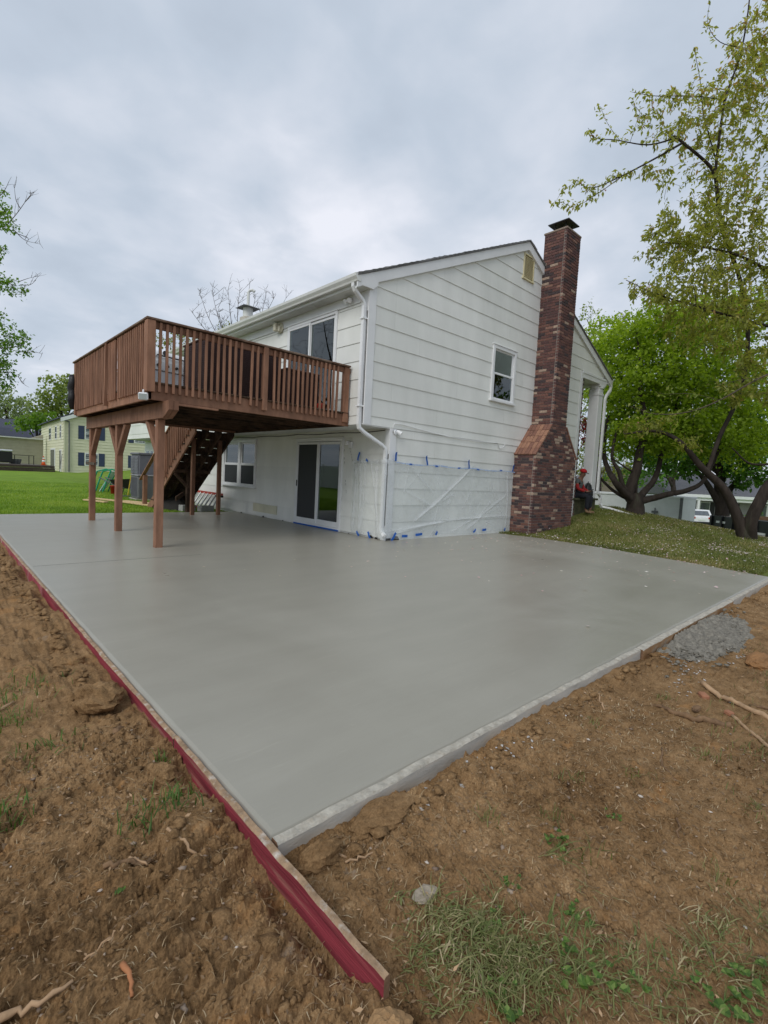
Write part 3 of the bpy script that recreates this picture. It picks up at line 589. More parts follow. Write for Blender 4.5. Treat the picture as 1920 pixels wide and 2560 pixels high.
# lights, cable, corner flood, small box
def light_fixture(name, p, ax, scale=1.0, mat=None, two=True):
    p = np.array(p, float); ax = np.array(ax, float); U = np.cross((0, 0, 1), ax); m = MB(); s = scale
    m.tube([p, p+ax*.03*s], .055*s, 14); root = m.build(name, mat or M_TRIMO, house)
    for k in ((-1, 1) if two else (1,)):
        q = p+ax*.05*s+U*.06*s*k+np.array([0, 0, .01]); h = MB(); h.tube([p+ax*.02*s, q], .012*s, 6); dr = ax*.75+np.array([0, 0, -.5])+U*.3*k; dr /= np.linalg.norm(dr)
        h.tube([q-dr*.04*s, q, q+dr*.05*s, q+dr*.08*s], [.03*s, .042*s, .05*s, .055*s], 12); h.build('lamp_head', mat or M_TRIMO, root)
    return root
light_fixture('wall_light', (-.03, .49, 4.31), (-1, 0, 0), .8, M_TRIM)
wl = MB(); wl.tube([(-.03, 2.88, 4.27), (-.045, 2.88, 4.27)], .11, 18); wlo = wl.build('wall_light', pm('cream_plastic', (.62, .59, .46), .5, .05, 3, 0), house)
w2 = MB(); w2.box(-.15, -.045, 2.91, 3.01, 4.2, 4.36, .01); w2.box(-.10, -.045, 2.83, 2.90, 4.18, 4.30, .01); w2.build('lamp_head', MATS['cream_plastic'], wlo)
w3 = MB(); w3.box(CX-.07, CX-.02, 1.06, 1.15, 1.74, 1.86, .006); w3.box(CX-.10, CX-.02, 1.15, 1.27, 1.80, 1.875, .006); w3.build('outlet_box', M_TRIM, house)
light_fixture('corner_light', (CX+.09, -.03, 2.03), (.25, -.97, 0), .85, M_TRIM, False)
def sagcable(pts, r, mat, name, parent):
    m = MB(); m.tube(pts, r, 6); return m.build(name, mat, parent, True)
cab = [(CX+.03, -.035, 2.02), (CX+.03, -.035, 2.15), (CX+.06, -.035, 2.19), (CX+.2, -.035, 2.2)]+[(CX+.2+i*.2, -.034, 2.2-.09*math.sin(i/17*math.pi*.9)-.05*i/17) for i in range(1, 17)]+[(4.15, -.034, 1.99), (4.3, -.034, 2.03), (4.38, -.034, 2.12)]
sagcable(cab, .008, M_TRIM, 'cable', house)
sagcable([(CX-.05, .1+i*.42, 2.06-.025*abs(math.sin(i*.9))) for i in range(16)], .008, M_GAP, 'cable', house)
for k, (y0_, pts) in enumerate(((0, [(1.15, 1.74), (1.03, 1.45), (.9, 1.1), (.84, .95)]), (0, [(1.33, 1.72), (1.29, 1.3), (1.22, .95), (1.19, .78)]), (0, [(.80, 1.78), (.80, 1.3), (.80, .9)]))):
    m = MB()
    for i in range(len(pts)-1):
        (ya, za), (yb, zb) = pts[i], pts[i+1]
        for j in range(5):
            if rs.random() < .35: continue
            t0, t1 = j/5, (j+.55)/5; m.beam((CX-.0235, ya+(yb-ya)*t0, za+(zb-za)*t0), (CX-.0235, ya+(yb-ya)*t1, za+(zb-za)*t1), .004, .003, (1, 0, 0))
    if m.v: m.build('wall_crack', M_GAP, house)
for (y, w_, h_) in ((.38, .09, .07), (4.55, .06, .05), (5.75, .05, .04), (1.06, .03, .02), (.22, .03, .05), (3.6, .02, .03)):
    m = MB(); m.tube([(CX-.022, y, .0), (CX-.0265, y, .0)], h_*.8, 9); m.build('rot_hole', M_GAP, house)
MB().prism([(CX+.14, -.0275, .0), (CX+.36, -.0275, .0), (CX+.31, -.0275, .065), (CX+.23, -.0275, .075)], (0, .005, 0)).build('rot_hole', M_GAP, house)
MB().box(CX-.0245, CX-.015, 3.9, 5.1, .12, .33).build('patch_board', M_PLATE, bwl)
# entry porch on the far side
pb = MB(); pb.box(8.05, 9.62, -.022, .22, 4.30, 4.47, .006); pb.box(8.05, 9.62, -.035, .1, 4.43, 4.4995, .004); pb.box(9.30, 9.6, .0, HL, 4.3, 4.46, .006); pb.build('porch_beam', M_TRIM, house)
MB().box(8.05, 9.3, .05, HL, 4.31, 4.325).build('porch_ceiling', M_TRIMO, house)
MB().box(7.93, 8.05, -.028, -.003, .2, 4.47).build('corner_board', M_TRIM, house)
co = MB(); co.box(9.2, 9.5, .0, .3, .87, 4.18, .012); co.box(9.185, 9.515, -.015, .315, .87, 1.05, .006); co.lathe([(.15, 4.10), (.16, 4.11), (.16, 4.15), (.155, 4.16), (.20, 4.2), (.20, 4.24)], (9.35, .15, 0), 20); co.box(9.17, 9.53, -.03, .33, 4.24, 4.2995, .006); co.box(9.185, 9.515, -.015, .315, 3.98, 4.05, .006)
co.build('porch_column', M_TRIM, house)
ds = MB(); ds.tube([(9.93, -.03, 4.45), (9.93, -.03, 4.36), (9.90, -.03, 4.22), (9.66, -.03, 4.02), (9.60, -.03, 3.92), (9.6, -.03, 2.5), (9.6, -.03, 1.12), (9.63, -.04, 1.02), (9.78, -.04, .95), (9.80, -.05, .88), (9.80, -.05, .70), (9.85, -.10, .60), (9.98, -.28, .56), (10.0, -1.1, .37)], .048, 4)
ds.build('downspout', M_DOWN, house)
M_PORCH = pm('mossy_timber', (.10, .095, .055), .9, .3, 6, .4, 40, .2, (1, 1, 1), (.05, .06, .03), .45, 4)
pl = MB(); pl.box(8.06, 9.62, .02, HL, .28, .80, .01); pl.box(8.0, 9.68, -.04, HL, .80, .865, .008); pl.build('porch_floor', M_PORCH, house)
# brick veneer of the front, seen edge-on
M_BR = [pm('brick_a', (.130, .064, .056), .85, .3, 30, .5, 110), pm('brick_b', (.098, .052, .050), .85, .3, 30, .5, 110), pm('brick_c', (.172, .084, .067), .85, .3, 30, .5, 110), pm('brick_d', (.062, .045, .047), .85, .3, 30, .5, 110), pm('brick_tan', (.37, .275, .21), .85, .3, 30, .5, 110), pm('brick_pink', (.235, .13, .10), .85, .25, 30, .5, 110)]
M_MORT = pm('mortar', (.27, .235, .205), .95, .25, 40, .5, 120)
fv = MB(); fv.box(8.05, 8.165, .0, 3.0, -.2, 4.29); fvo = fv.build('brick_veneer', M_MORT, house)
q = MB(); q.box(-.09, .09, -.05, .05, -.028, .028, .003); vme = [q.mesh('brick', mm) for mm in M_BR[:4]]
for k in range(60): link('brick', vme[rs.randrange(4)], fvo, (8.09+.004*rs.random(), .04+(.1 if k % 2 else 0)*.4, .4+k*.0665))
# flue on the roof
fl = MB(); FL = (2.6, 9.6); fz = 4.66+.457*2.5
fl.tube([(FL[0], FL[1], fz-.2), (FL[0], FL[1], fz+.62), (FL[0], FL[1], fz+.66)], [.27, .27, .20], 18); fo = fl.build('roof_flue', pm('flue_metal', (.50, .47, .40), .6, .1, 5, .1), house)
f2 = MB(); f2.tube([(FL[0], FL[1], fz+.66), (FL[0], FL[1], fz+.98)], .17, 18); f2.build('collar', M_GUT, fo)
f3 = MB(); f3.add([(FL[0]-.32, FL[1]-.32, fz+.97), (FL[0]+.32, FL[1]-.32, fz+.97), (FL[0]+.32, FL[1]+.32, fz+.97), (FL[0]-.32, FL[1]+.32, fz+.97), (FL[0], FL[1], fz+1.1)], [[3, 2, 1, 0], [0, 1, 4], [1, 2, 4], [2, 3, 4], [3, 0, 4]]); f3.build('flue_cap', M_SHIN, fo)
f4 = MB(); f4.tube([(FL[0], FL[1], fz+1.05), (FL[0], FL[1], fz+1.52), (FL[0]+.03, FL[1]-.03, fz+1.58), (FL[0]+.10, FL[1]-.10, fz+1.6), (FL[0]+.15, FL[1]-.15, fz+1.55)], .05, 8); f4.build('bent_pipe', M_GUT, fo)
# ------------------------------------------------------------------ brick chimney
CH = dict(y=-.58, b0=4.85, b1=6.87, s0=5.515, s1=6.205, zs=1.885, zt=2.64, top=7.30)
cm = MB(); e = .006
cm.prism([(CH['b0']+e, CH['y']+e, -.2), (CH['b1']-e, CH['y']+e, -.2), (CH['b1']-e, CH['y']+e, CH['zs']), (CH['s1']-e, CH['y']+e, CH['zt']), (CH['s1']-e, CH['y']+e, CH['top']-.01), (CH['s0']+e, CH['y']+e, CH['top']-.01), (CH['s0']+e, CH['y']+e, CH['zt']), (CH['b0']+e, CH['y']+e, CH['zs'])], (0, .58-e, 0))
chim = cm.build('chimney', M_MORT, house)
chim['label'] = 'tall dark red brick chimney with sloping shoulders on the gable'
BH, BP, BL = .057, .0675, .2
bcache = {}
def brickmesh(l, ax, mi):
    k = (round(l, 3), ax, mi)
    if k not in bcache:
        m = MB(); h = l/2-.0045; d = .03
        if ax == 'x': m.box(-h, h, -d, d, -BH/2, BH/2, .0035)
        else: m.box(-d, d, -h, h, -BH/2, BH/2, .0035)
        bcache[k] = m.mesh('brick', M_BR[mi])
    return bcache[k]
bricks = []
def span(k):
    z = .03+k*BP-.135
    zz = z+.02
    if zz < CH['zs']: return z, CH['b0'], CH['b1']
    if zz < CH['zt']: t = (zz-CH['zs'])/(CH['zt']-CH['zs']); return z, CH['b0']+t*(CH['s0']-CH['b0']), CH['b1']-t*(CH['b1']-CH['s1'])
    return z, CH['s0'], CH['s1']
def pick(): 
    r = rs.random(); return 4 if r < .085 else 5 if r < .17 else 2 if r < .36 else 3 if r < .52 else 1 if r < .74 else 0
k = 0
while True:
    z, a, b = span(k)
    if z+BH/2 > CH['top']: break
    solder = False
    off = (.10 if k % 2 else 0.0); x = a; first = True
    while x < b-.02:
        l = (BL/2 if (first and off) else BL)+.0; l = min(l+.0075, b-x); first = False
        if l > .035: bricks.append(('x', x+l/2, CH['y']+.03-.006+rs.uniform(-.002, .002), z, round(l, 2)))
        x += l
    y = CH['y']+.062; first = True; o2 = (.0 if k % 2 else .10)
    if z < CH['zs'] or z > CH['zt']:
        for side, xx in (('l', a+.03-.006), ('r', b-.03+.006)):
            y = CH['y']+(.0 if k % 2 else .062); yend = .0 if z < 6.0 else .0; first = True
            y = CH['y']+.062; first = True
            while y < -.02:
                l = (BL/2 if (first and o2) else BL); l = min(l+.0075, 0-y); first = False
                if l > .035: bricks.append(('y', xx+rs.uniform(-.002, .002), y+l/2, z, round(l, 2)))
                y += l
    k += 1
bricks.sort(key=lambda q: (q[1]+5.64)**2+(q[2]+6.68)**2+(q[3]-1.2)**2+(50 if (q[0] == 'y' and q[1] > 6) else 0))
rest = MB()
for i, (ax, x, y, z, l) in enumerate(bricks):
    mi = pick()
    if ax == 'x' and z > 3 and mi in (4, 5) and rs.random() < .5: mi = 0
    me = brickmesh(l, ax, mi)
    if i < 290: link('brick', me, chim, (x, y, z), (rs.uniform(-.006, .006), rs.uniform(-.01, .01), rs.uniform(-.006, .006)))
    else:
        rest.cur = mi; h = l/2-.0045; d = .03
        rest.box(x-(h if ax == 'x' else d), x+(h if ax == 'x' else d), y-(d if ax == 'x' else h), y+(d if ax == 'x' else h), z-BH/2, z+BH/2, .003)
ro = rest.build('upper_bricks', M_BR, chim); tag(ro, kind='stuff')
# sloping shoulder of flat-laid bricks (left one faces the camera)
M_SH = [pm('shoulder_brick_a', (.26, .13, .088), .85, .25, 25, .4, 90), pm('shoulder_brick_b', (.21, .105, .075), .85, .25, 25, .4, 90), pm('shoulder_brick_c', (.32, .17, .11), .85, .25, 25, .4, 90)]
for sgn, xb, xs_ in ((1, CH['b0'], CH['s0']), (-1, CH['b1'], CH['s1'])):
    A = np.array([xb-sgn*.012, 0, CH['zs']-.004]); B = np.array([xs_, 0, CH['zt']+.02]); D = B-A; L_ = np.linalg.norm(D); D /= L_; Nn = np.array([-sgn*abs(D[2]), 0, abs(D[0])]); 
    for r_ in range(5):
        t0 = r_*L_/5; wid = .101; ny = 6
        for c_ in range(ny):
            y = -.60+c_*.1005+(.0)
            m = MB(); tt = (t0+L_/10+(.1 if c_ % 2 else 0)*.4) if 0 < r_ < 4 else t0+L_/10
            c = A+D*(t0+L_/10)+Nn*(.022+rs.uniform(-.003, .003))+np.array([0, y+.05, 0]); m.obox(c, D, (0, 1, 0), Nn, L_/10-.004, .0465, .022, .004); m.build('shoulder_brick', M_SH[rs.randrange(3)], chim)
# soldier course / crown and cap
tp = MB(); tp.box(CH['s0']-.015, CH['s1']+.015, CH['y']-.015, .02, CH['top']-.012, CH['top']+.035, .008); tp.build('crown', pm('crown_mortar', (.26, .20, .16), .9, .2, 15, .4), chim)
q = MB(); q.box(-.029, .029, -.03, .03, -.1, .1, .003); sme = [q.mesh('brick', M_BR[i]) for i in (0, 2, 5)]
cc = (5.86, -.29); f5 = MB(); f5.box(cc[0]-.16, cc[0]+.16, cc[1]-.16, cc[1]+.16, CH['top']+.035, CH['top']+.13, .01); f5.build('flue_liner', pm('flue_clay', (.32, .17, .10), .9, .2, 10, .2), chim)
cp = MB(); zc = CH['top']+.26
for sx in (-1, 1):
    for sy in (-1, 1): cp.box(cc[0]+sx*.14-.01, cc[0]+sx*.14+.01, cc[1]+sy*.14-.01, cc[1]+sy*.14+.01, CH['top']+.13, zc)
h = .27; cp.add([(cc[0]-h, cc[1]-h, zc), (cc[0]+h, cc[1]-h, zc), (cc[0]+h, cc[1]+h, zc), (cc[0]-h, cc[1]+h, zc), (cc[0], cc[1], zc+.13), (cc[0]-h, cc[1]-h, zc-.02), (cc[0]+h, cc[1]-h, zc-.02), (cc[0]+h, cc[1]+h, zc-.02), (cc[0]-h, cc[1]+h, zc-.02)], [[0, 1, 4], [1, 2, 4], [2, 3, 4], [3, 0, 4], [8, 7, 6, 5], [0, 5, 6, 1], [1, 6, 7, 2], [2, 7, 8, 3], [3, 8, 5, 0]])
cp.build('chimney_cap', pm('black_metal', (.02, .02, .022), .5, .2, 8, .1, 50, .5), chim)
# ------------------------------------------------------------------ deck with stairs
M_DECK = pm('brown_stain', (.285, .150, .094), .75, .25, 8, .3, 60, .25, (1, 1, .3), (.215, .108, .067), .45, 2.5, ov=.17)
M_DECKU = pm('shaded_brown_wood', (.085, .052, .034), .9, .35, 5, .3, 40, .15, (1, 1, 1), (.03, .022, .016), .45, 3, ov=.2)  # darker deck brown for underside and stairs: their shade is put into the colour
M_DECKT = pm('worn_rail_top', (.22, .16, .12), .8, .25, 8, .3, 60, .2, (1, 1, 1), (.13, .07, .045), .5, 3)
deck = empty('deck', (-1.7, 2.6, 0), 0, 'raised brown wooden deck on posts with baluster railing and a rear staircase', 'deck')
deck_off = np.array([-1.7, 2.6, 0])
def dpart(m, name, mat): 
    m.v = [tuple(np.array(v)-deck_off) for v in m.v]; return m.build(name, mat, deck)
def dinst(name, me, p, rot=None): return link(name, me, deck, tuple(np.array(p)-deck_off), rot)
FX, NY, FY = -3.47, .40, 4.86; ZR0, ZR1 = 2.075, 2.29
dpart(MB().box(FX+.02, FX+.058, NY+.02, FY-.02, ZR0, ZR1, .004), 'rim_board', M_DECK)
dpart(MB().box(FX+.02, -.005, NY+.020, NY+.058, ZR0-.002, ZR1, .004), 'rim_board', M_DECK)
dpart(MB().box(FX+.06, -.03, FY-.06, FY-.022, ZR0, ZR1, .004), 'rim_board', M_DECK)
dpart(MB().box(-.062, -.024, NY+.06, FY-.06, ZR0, ZR1, .004), 'ledger_board', M_DECKU)
dpart(MB().box(FX+.30, FX+1.0, NY+.014, NY+.05, ZR0-.035, ZR0-.004, .004), 'scab_board', M_DECK)
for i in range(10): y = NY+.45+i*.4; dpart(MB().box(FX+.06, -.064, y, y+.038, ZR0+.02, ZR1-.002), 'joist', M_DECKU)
n = 24; wd = (-.03-(FX+.0))/n
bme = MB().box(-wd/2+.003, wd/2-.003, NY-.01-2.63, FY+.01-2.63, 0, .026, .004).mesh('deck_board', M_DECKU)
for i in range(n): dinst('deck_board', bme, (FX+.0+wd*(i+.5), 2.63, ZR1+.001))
ZD = ZR1+.027
# front beam, posts, braces
for x in (-3.262, -3.195):
    y0 = .19; dpart(MB().prism([(x, y0, ZR0-.003), (x, 4.86, ZR0-.003), (x, 4.86, 1.85), (x, y0+.22, 1.85), (x, y0, 1.95)], (.062, 0, 0)), 'beam', M_DECK)
pme = MB().box(-.062, .062, -.055, .055, 0, 1.0, .006)
def post(x, y, z1, z0=-.02, w=.105, mat=None, top=None): return dpart(MB().box(x-w/2, x+w/2, y-w/2, y+w/2, z0, z1, .006), 'post', mat or M_DECK)
for (y) in (.735, 2.78, 4.66):
    post(-3.19, y, 1.848)
    for s in ((1,) if y < 1 else (-1, 1) if y < 4 else (-1,)):
        dpart(MB().beam((-3.19, y+s*.03, 1.36), (-3.19, y+s*.49, 1.86), .088, .088, (1, 0, 0), .006), 'knee_brace', M_DECK)
post(-.84, 5.43, 1.92, -.02, .09, M_DECK); post(-.20, 5.36, 2.06, -.02, .09, M_DECK)
dpart(MB().beam((-3.235, 4.98, 1.16), (-3.24, 4.24, 1.15), .02, .05, (0, 0, 1)), 'nailed_stake', pm('weathered_stake', (.10, .08, .06), .9, .3, 10, .3))
# railing
bal = MB().box(-.0175, .0175, -.0175, .0175, -.46, .46, .004).mesh('baluster', M_DECK)
ZB = 2.645
for x in [-3.318+.0905*i for i in range(14)]+[-1.964, -1.866]+[-1.572+.0898*i for i in range(15)]: dinst('baluster', bal, (x, NY+.001, ZB), (random.uniform(-.008, .008), random.uniform(-.012, .012), random.uniform(-.1, .1)))
for i in range(48):
    y = .52+.0895*i
    if abs(y-2.43) < .07 or abs(y-1.86) < .045: continue
    dinst('baluster', bal, (FX+.001, y, ZB-.005), (random.uniform(-.012, .012), random.uniform(-.008, .008), random.uniform(-.1, .1)))
for (x, y, w_) in ((-1.735, NY-.005, .08), (-.105, NY+.02, .11)): dpart(MB().box(x-w_/2, x+w_/2, y-.03, y+.06, 2.14, 3.115, .005), 'rail_post', M_DECK)
dpart(MB().box(FX-.024, FX+.088, NY-.024, NY+.088, 2.175, 3.118, .006), 'corner_post', M_DECK)
dpart(MB().box(FX-.01, FX+.09, FY-.09, FY+.02, 2.1, 3.118, .006), 'corner_post', M_DECK)
dpart(MB().beam((FX+.0, 2.47, 2.12), (FX+.0, 2.40, 3.11), .05, .09, (1, 0, 0), .005), 'rail_post', M_DECK)
dpart(MB().box(FX+.09, -.01, NY+.02, NY+.058, 3.02, 3.112, .004), 'top_rail', M_DECK); dpart(MB().box(FX+.02, FX+.058, NY+.09, FY-.09, 3.02, 3.112, .004), 'top_rail', M_DECK)
dpart(MB().box(FX-.035, -.045, NY-.035, NY+.09, 3.119, 3.148, .005), 'rail_cap', M_DECKT); dpart(MB().box(FX-.034, FX+.10, NY+.092, FY+.03, 3.119, 3.148, .005), 'rail_cap', M_DECKT)
# far-side railing beyond the stair head
for x in [FX+.15+.0905*i for i in range(25)]: dinst('baluster', bal, (x, FY, ZB))
dpart(MB().box(FX-.03, -1.1, FY-.04, FY+.06, 3.1195, 3.1485, .005), 'rail_cap', M_DECKT)
# staircase going down along the house
SXs = (-1.02, -.72, -.40, -.08); SL = .70; nose = lambda y: 2.30-(y-4.9)*SL
for i, x in enumerate(SXs):
    dpart(MB().prism([(x-.02, 4.86, nose(4.86)+.0), (x-.02, 8.18, max(nose(8.18), .0)), (x-.02, 8.18, -.06), (x-.02, 7.86, -.06), (x-.02, 4.86, nose(4.86)-.335)], (.04, 0, 0)), 'stringer', M_DECK if i == 0 else M_DECKU)  # near stringer in the lit brown, the others in the shaded copy
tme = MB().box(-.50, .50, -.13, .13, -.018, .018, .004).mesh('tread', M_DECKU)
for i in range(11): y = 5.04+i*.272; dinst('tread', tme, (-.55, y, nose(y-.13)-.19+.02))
rme = MB().box(-.49, .49, -.009, .009, -.100, .090, .003).mesh('riser', M_DECKU)
for i in range(12): y = 4.92+i*.272; dinst('riser', rme, (-.55, y, nose(y)-.115))
SRX = -1.06; rz = lambda y: 3.13-(y-4.86)*.62
dpart(MB().beam((SRX, 4.86, rz(4.86)), (SRX, 8.72, rz(8.72)), .10, .036, (0, 0, 1), .005), 'stair_rail', M_DECK)
for i in range(22):
    y = 5.0+i*.122; zt = rz(y)-.02; zb = nose(y)-.10
    dpart(MB().box(SRX-.019, SRX+.016, y-.0175, y+.0175, zb, zt, .003), 'stair_baluster', M_DECK)
dpart(MB().box(SRX-.06, SRX+.05, 6.60, 6.69, nose(6.65)-.2, rz(6.65)-.02, .005), 'stair_post', M_DECK)
dpart(MB().box(SRX-.02, SRX+.09, 8.40, 8.51, -.1, rz(8.45)-.02, .005), 'newel_post', M_DECK)
post(-.62, 6.25, 1.1, -.06, .12, M_DECKU); 
dpart(MB().beam((-.62, 6.25, .62), (-.98, 6.25, 1.0), .07, .08, (0, 1, 0), .005), 'stair_brace', M_DECKU); dpart(MB().box(-1.02, -.06, 6.20, 6.30, 1.02, 1.11, .004), 'stair_crosspiece', M_DECKU)
dpart(MB().beam((-1.0, 6.1, .35), (-.1, 7.2, .62), .03, .12, (0, 0, 1), .004), 'stair_crosspiece', M_DECKU)
# floodlight at the deck corner
fd = MB(); c0 = np.array([FX-.03, NY-.0, 2.11]); fd.beam(c0+(.03, .03, -.01), c0+(-.02, .03, -.0), .05, .05)
dr = np.array([-.55, -.80, -.22]); dr /= np.linalg.norm(dr); U = np.cross((0, 0, 1), dr); U /= np.linalg.norm(U); W = np.cross(dr, U); cc_ = c0+dr*.05+np.array([0, .03, .0])
fl_ = empty('floodlight', tuple(cc_), 0, 'small white floodlight hanging at the front corner of the deck', 'floodlight')
m = MB(); m.obox((0, 0, 0), U, W, dr, .062, .05, .022, .015); m.obox(-dr*.035, U, W, dr, .035, .03, .022, .01); m.build('housing', M_TRIM, fl_)
m = MB(); m.obox(dr*.0235, U, W, dr, .048, .038, .003, .001); m.build('lens', pm('frosted_lens', (.40, .46, .45), .2, .1, 6, 0, spec=.6), fl_)
m = MB(); m.tube([(0, 0, .05), (.02, .06, .09)], .012, 8); m.build('bracket', M_TRIM, fl_)
# black bag hanging on the far front corner
bg_ = MB(); P = [(FX-.035, FY+.03, z) for z in np.linspace(2.22, 2.88, 9)]; bg_.tube([(x+.01*math.sin(i*2.1), y+.02*math.sin(i*1.7), z) for i, (x, y, z) in enumerate(P)], [.04, .07, .078, .08, .078, .08, .078, .072, .05], 10)
M_BLACK = pm('black_plastic', (.012, .012, .013), .45, .3, 20, .4, 30, .4)
tag(bg_.build('hanging_bag', M_BLACK, None, True), 'black bag hanging on the far left corner of the deck railing', 'bag')
# things on the deck: wicker cabinets, bench, grill
M_WICK = pm('dark_wicker', (.040, .020, .018), .7, .3, 60, .8, 70, .3, (1, 1, 4)); M_WICKS = pm('wicker_top', (.085, .05, .045), .6, .25, 60, .6, 80, .35)
def wicker(name, x0, x1, y0, y1, h, label, grp='wicker furniture on the deck'):
    c = empty(name, ((x0+x1)/2, (y0+y1)/2, ZD), 0, label, 'cabinet', grp); hx, hy = (x1-x0)/2, (y1-y0)/2
    MB().box(-hx, hx, -hy, hy, .06, h-.03, .012).build('body', M_WICK, c); MB().box(-hx-.02, hx+.02, -hy-.02, hy+.02, h-.03, h, .01).build('top', M_WICKS, c)
    for sx in (-1, 1):
        for sy in (-1, 1): MB().box(sx*(hx-.04)-.02, sx*(hx-.04)+.02, sy*(hy-.04)-.02, sy*(hy-.04)+.02, 0, .06).build('foot', M_BLACK, c)
    mm = MB()
    nst = 26
    for i in range(nst): z = .07+(h-.12)*i/nst; mm.box(-hx-.006, -hx+.001, -hy+.01, hy-.01, z, z+(h-.12)/nst*.6); mm.box(-hx+.01, hx-.01, -hy-.006, -hy+.001, z, z+(h-.12)/nst*.6)
    mm.build('weave', M_WICK, c)
wicker('wicker_bar', -2.46, -1.15, .95, 1.85, .90, 'tall dark brown wicker cabinet behind the middle of the deck railing')
wicker('wicker_bar', -1.1, -.42, .80, 1.35, .66, 'lower dark brown wicker cabinet next to the upper sliding door')
bn = empty('bench', (-2.6, 2.0, ZD), 0, 'pale grey slatted low bench on the deck floor', 'bench')
for i in range(4): MB().box(-.55, .55, -.2+i*.11, -.1+i*.11, .13, .16, .004).build('slat', pm('pale_grey_wood', (.42, .43, .44), .7, .15, 8, .2), bn)
for sx in (-.48, .48): MB().box(sx-.03, sx+.03, -.2, .22, 0, .13, .004).build('leg', MATS['pale_grey_wood'], bn)
gr = empty('grill', (-2.35, 3.15, ZD), R(12), 'stainless steel barbecue grill seen through the deck balusters', 'grill')
M_STEEL = pm('stainless', (.66, .66, .65), .35, .1, 6, .05, 60, .5, metal=.15)
g_ = MB(); n = 10; prof = [(.26*math.cos(a), .78+.22*math.sin(a)) for a in np.linspace(math.pi*1.02, -.05, n)]; g_.prism([(-.40, a, b) for a, b in prof], (.8, 0, 0)); g_.build('lid', M_STEEL, gr, False)
MB().box(-.42, .42, -.27, .27, .60, .775, .01).build('firebox', M_STEEL, gr); MB().box(-.40, .40, -.25, .25, .08, .595, .01).build('cart', pm('grill_cart', (.55, .55, .56), .4, .1), gr)
MB().box(-.78, -.43, -.25, .25, .70, .74, .01).build('side_shelf', M_STEEL, gr); MB().box(.43, .78, -.25, .25, .70, .74, .01).build('side_shelf', M_BLACK, gr)
m = MB(); m.tube([(-.3, -.30, .86), (.3, -.30, .86)], .014, 8); m.tube([(-.28, -.24, .86), (-.28, -.30, .86)], .01, 6); m.tube([(.28, -.24, .86), (.28, -.30, .86)], .01, 6); m.build('handle', M_BLACK, gr)
for i in range(4): m = MB(); m.tube([(-.27+i*.18, -.275, .69), (-.27+i*.18, -.31, .69)], .026, 10); m.build('knob', M_BLACK, gr)
m = MB(); m.tube([(-.1, -.22, .93), (-.1, -.235, .935)], .05, 12); m.build('thermometer', M_BLACK, gr)
for sx in (-.36, .36):
    for sy in (-.2, .2): m = MB(); m.tube([(sx, sy-.02, .04), (sx, sy+.02, .04)], .04, 10); m.build('wheel', M_BLACK, gr)
rc = MB(); rc.lathe([(.05, 0), (.065, .03), (.065, .10), (.05, .12)], (-.5, .62, ZD), 10); tag(rc.build('red_can', pm('red_plastic', (.50, .035, .02), .4, .1), None, True), 'small red can on the deck floor near the house corner post', 'can')
# ------------------------------------------------------------------ plastic sheet with blue tape
def filmmat():
    m = bpy.data.materials.new('plastic_film'); m.use_nodes = True; t = m.node_tree; t.nodes.clear(); L = t.links.new
    o = N(t, 'ShaderNodeOutputMaterial'); tr = N(t, 'ShaderNodeBsdfTransparent', inp={0: (.97, .98, .98, 1)}); df = N(t, 'ShaderNodeBsdfPrincipled', inp={'Base Color': (.72, .75, .76, 1), 'Roughness': .22, 'Specular IOR Level': .6})
    g = N(t, 'ShaderNodeNewGeometry'); n1 = N(t, 'ShaderNodeTexNoise', inp={'Scale': 2.2, 'Detail': 5.0, 'Distortion': 1.5}); L(g.outputs[0], n1.inputs[0])
    lw = N(t, 'ShaderNodeLayerWeight', inp={0: .35}); mr = N(t, 'ShaderNodeMapRange', inp={1: .35, 2: .7, 3: .12, 4: .28}); L(n1.outputs[0], mr.inputs[0])
    at_ = N(t, 'ShaderNodeAttribute', attribute_name='v'); ad = N(t, 'ShaderNodeMath', operation='ADD', use_clamp=True); L(mr.outputs[0], ad.inputs[0]); L(at_.outputs['Fac'], ad.inputs[1])
    mx = N(t, 'ShaderNodeMixShader'); L(ad.outputs[0], mx.inputs[0]); L(tr.outputs[0], mx.inputs[1]); L(df.outputs[0], mx.inputs[2]); L(mx.outputs[0], o.inputs[0]); return m
M_FILM = filmmat(); M_TAPE = pm('blue_tape', (.020, .120, .46), .6, .12, 20, .15, 60)
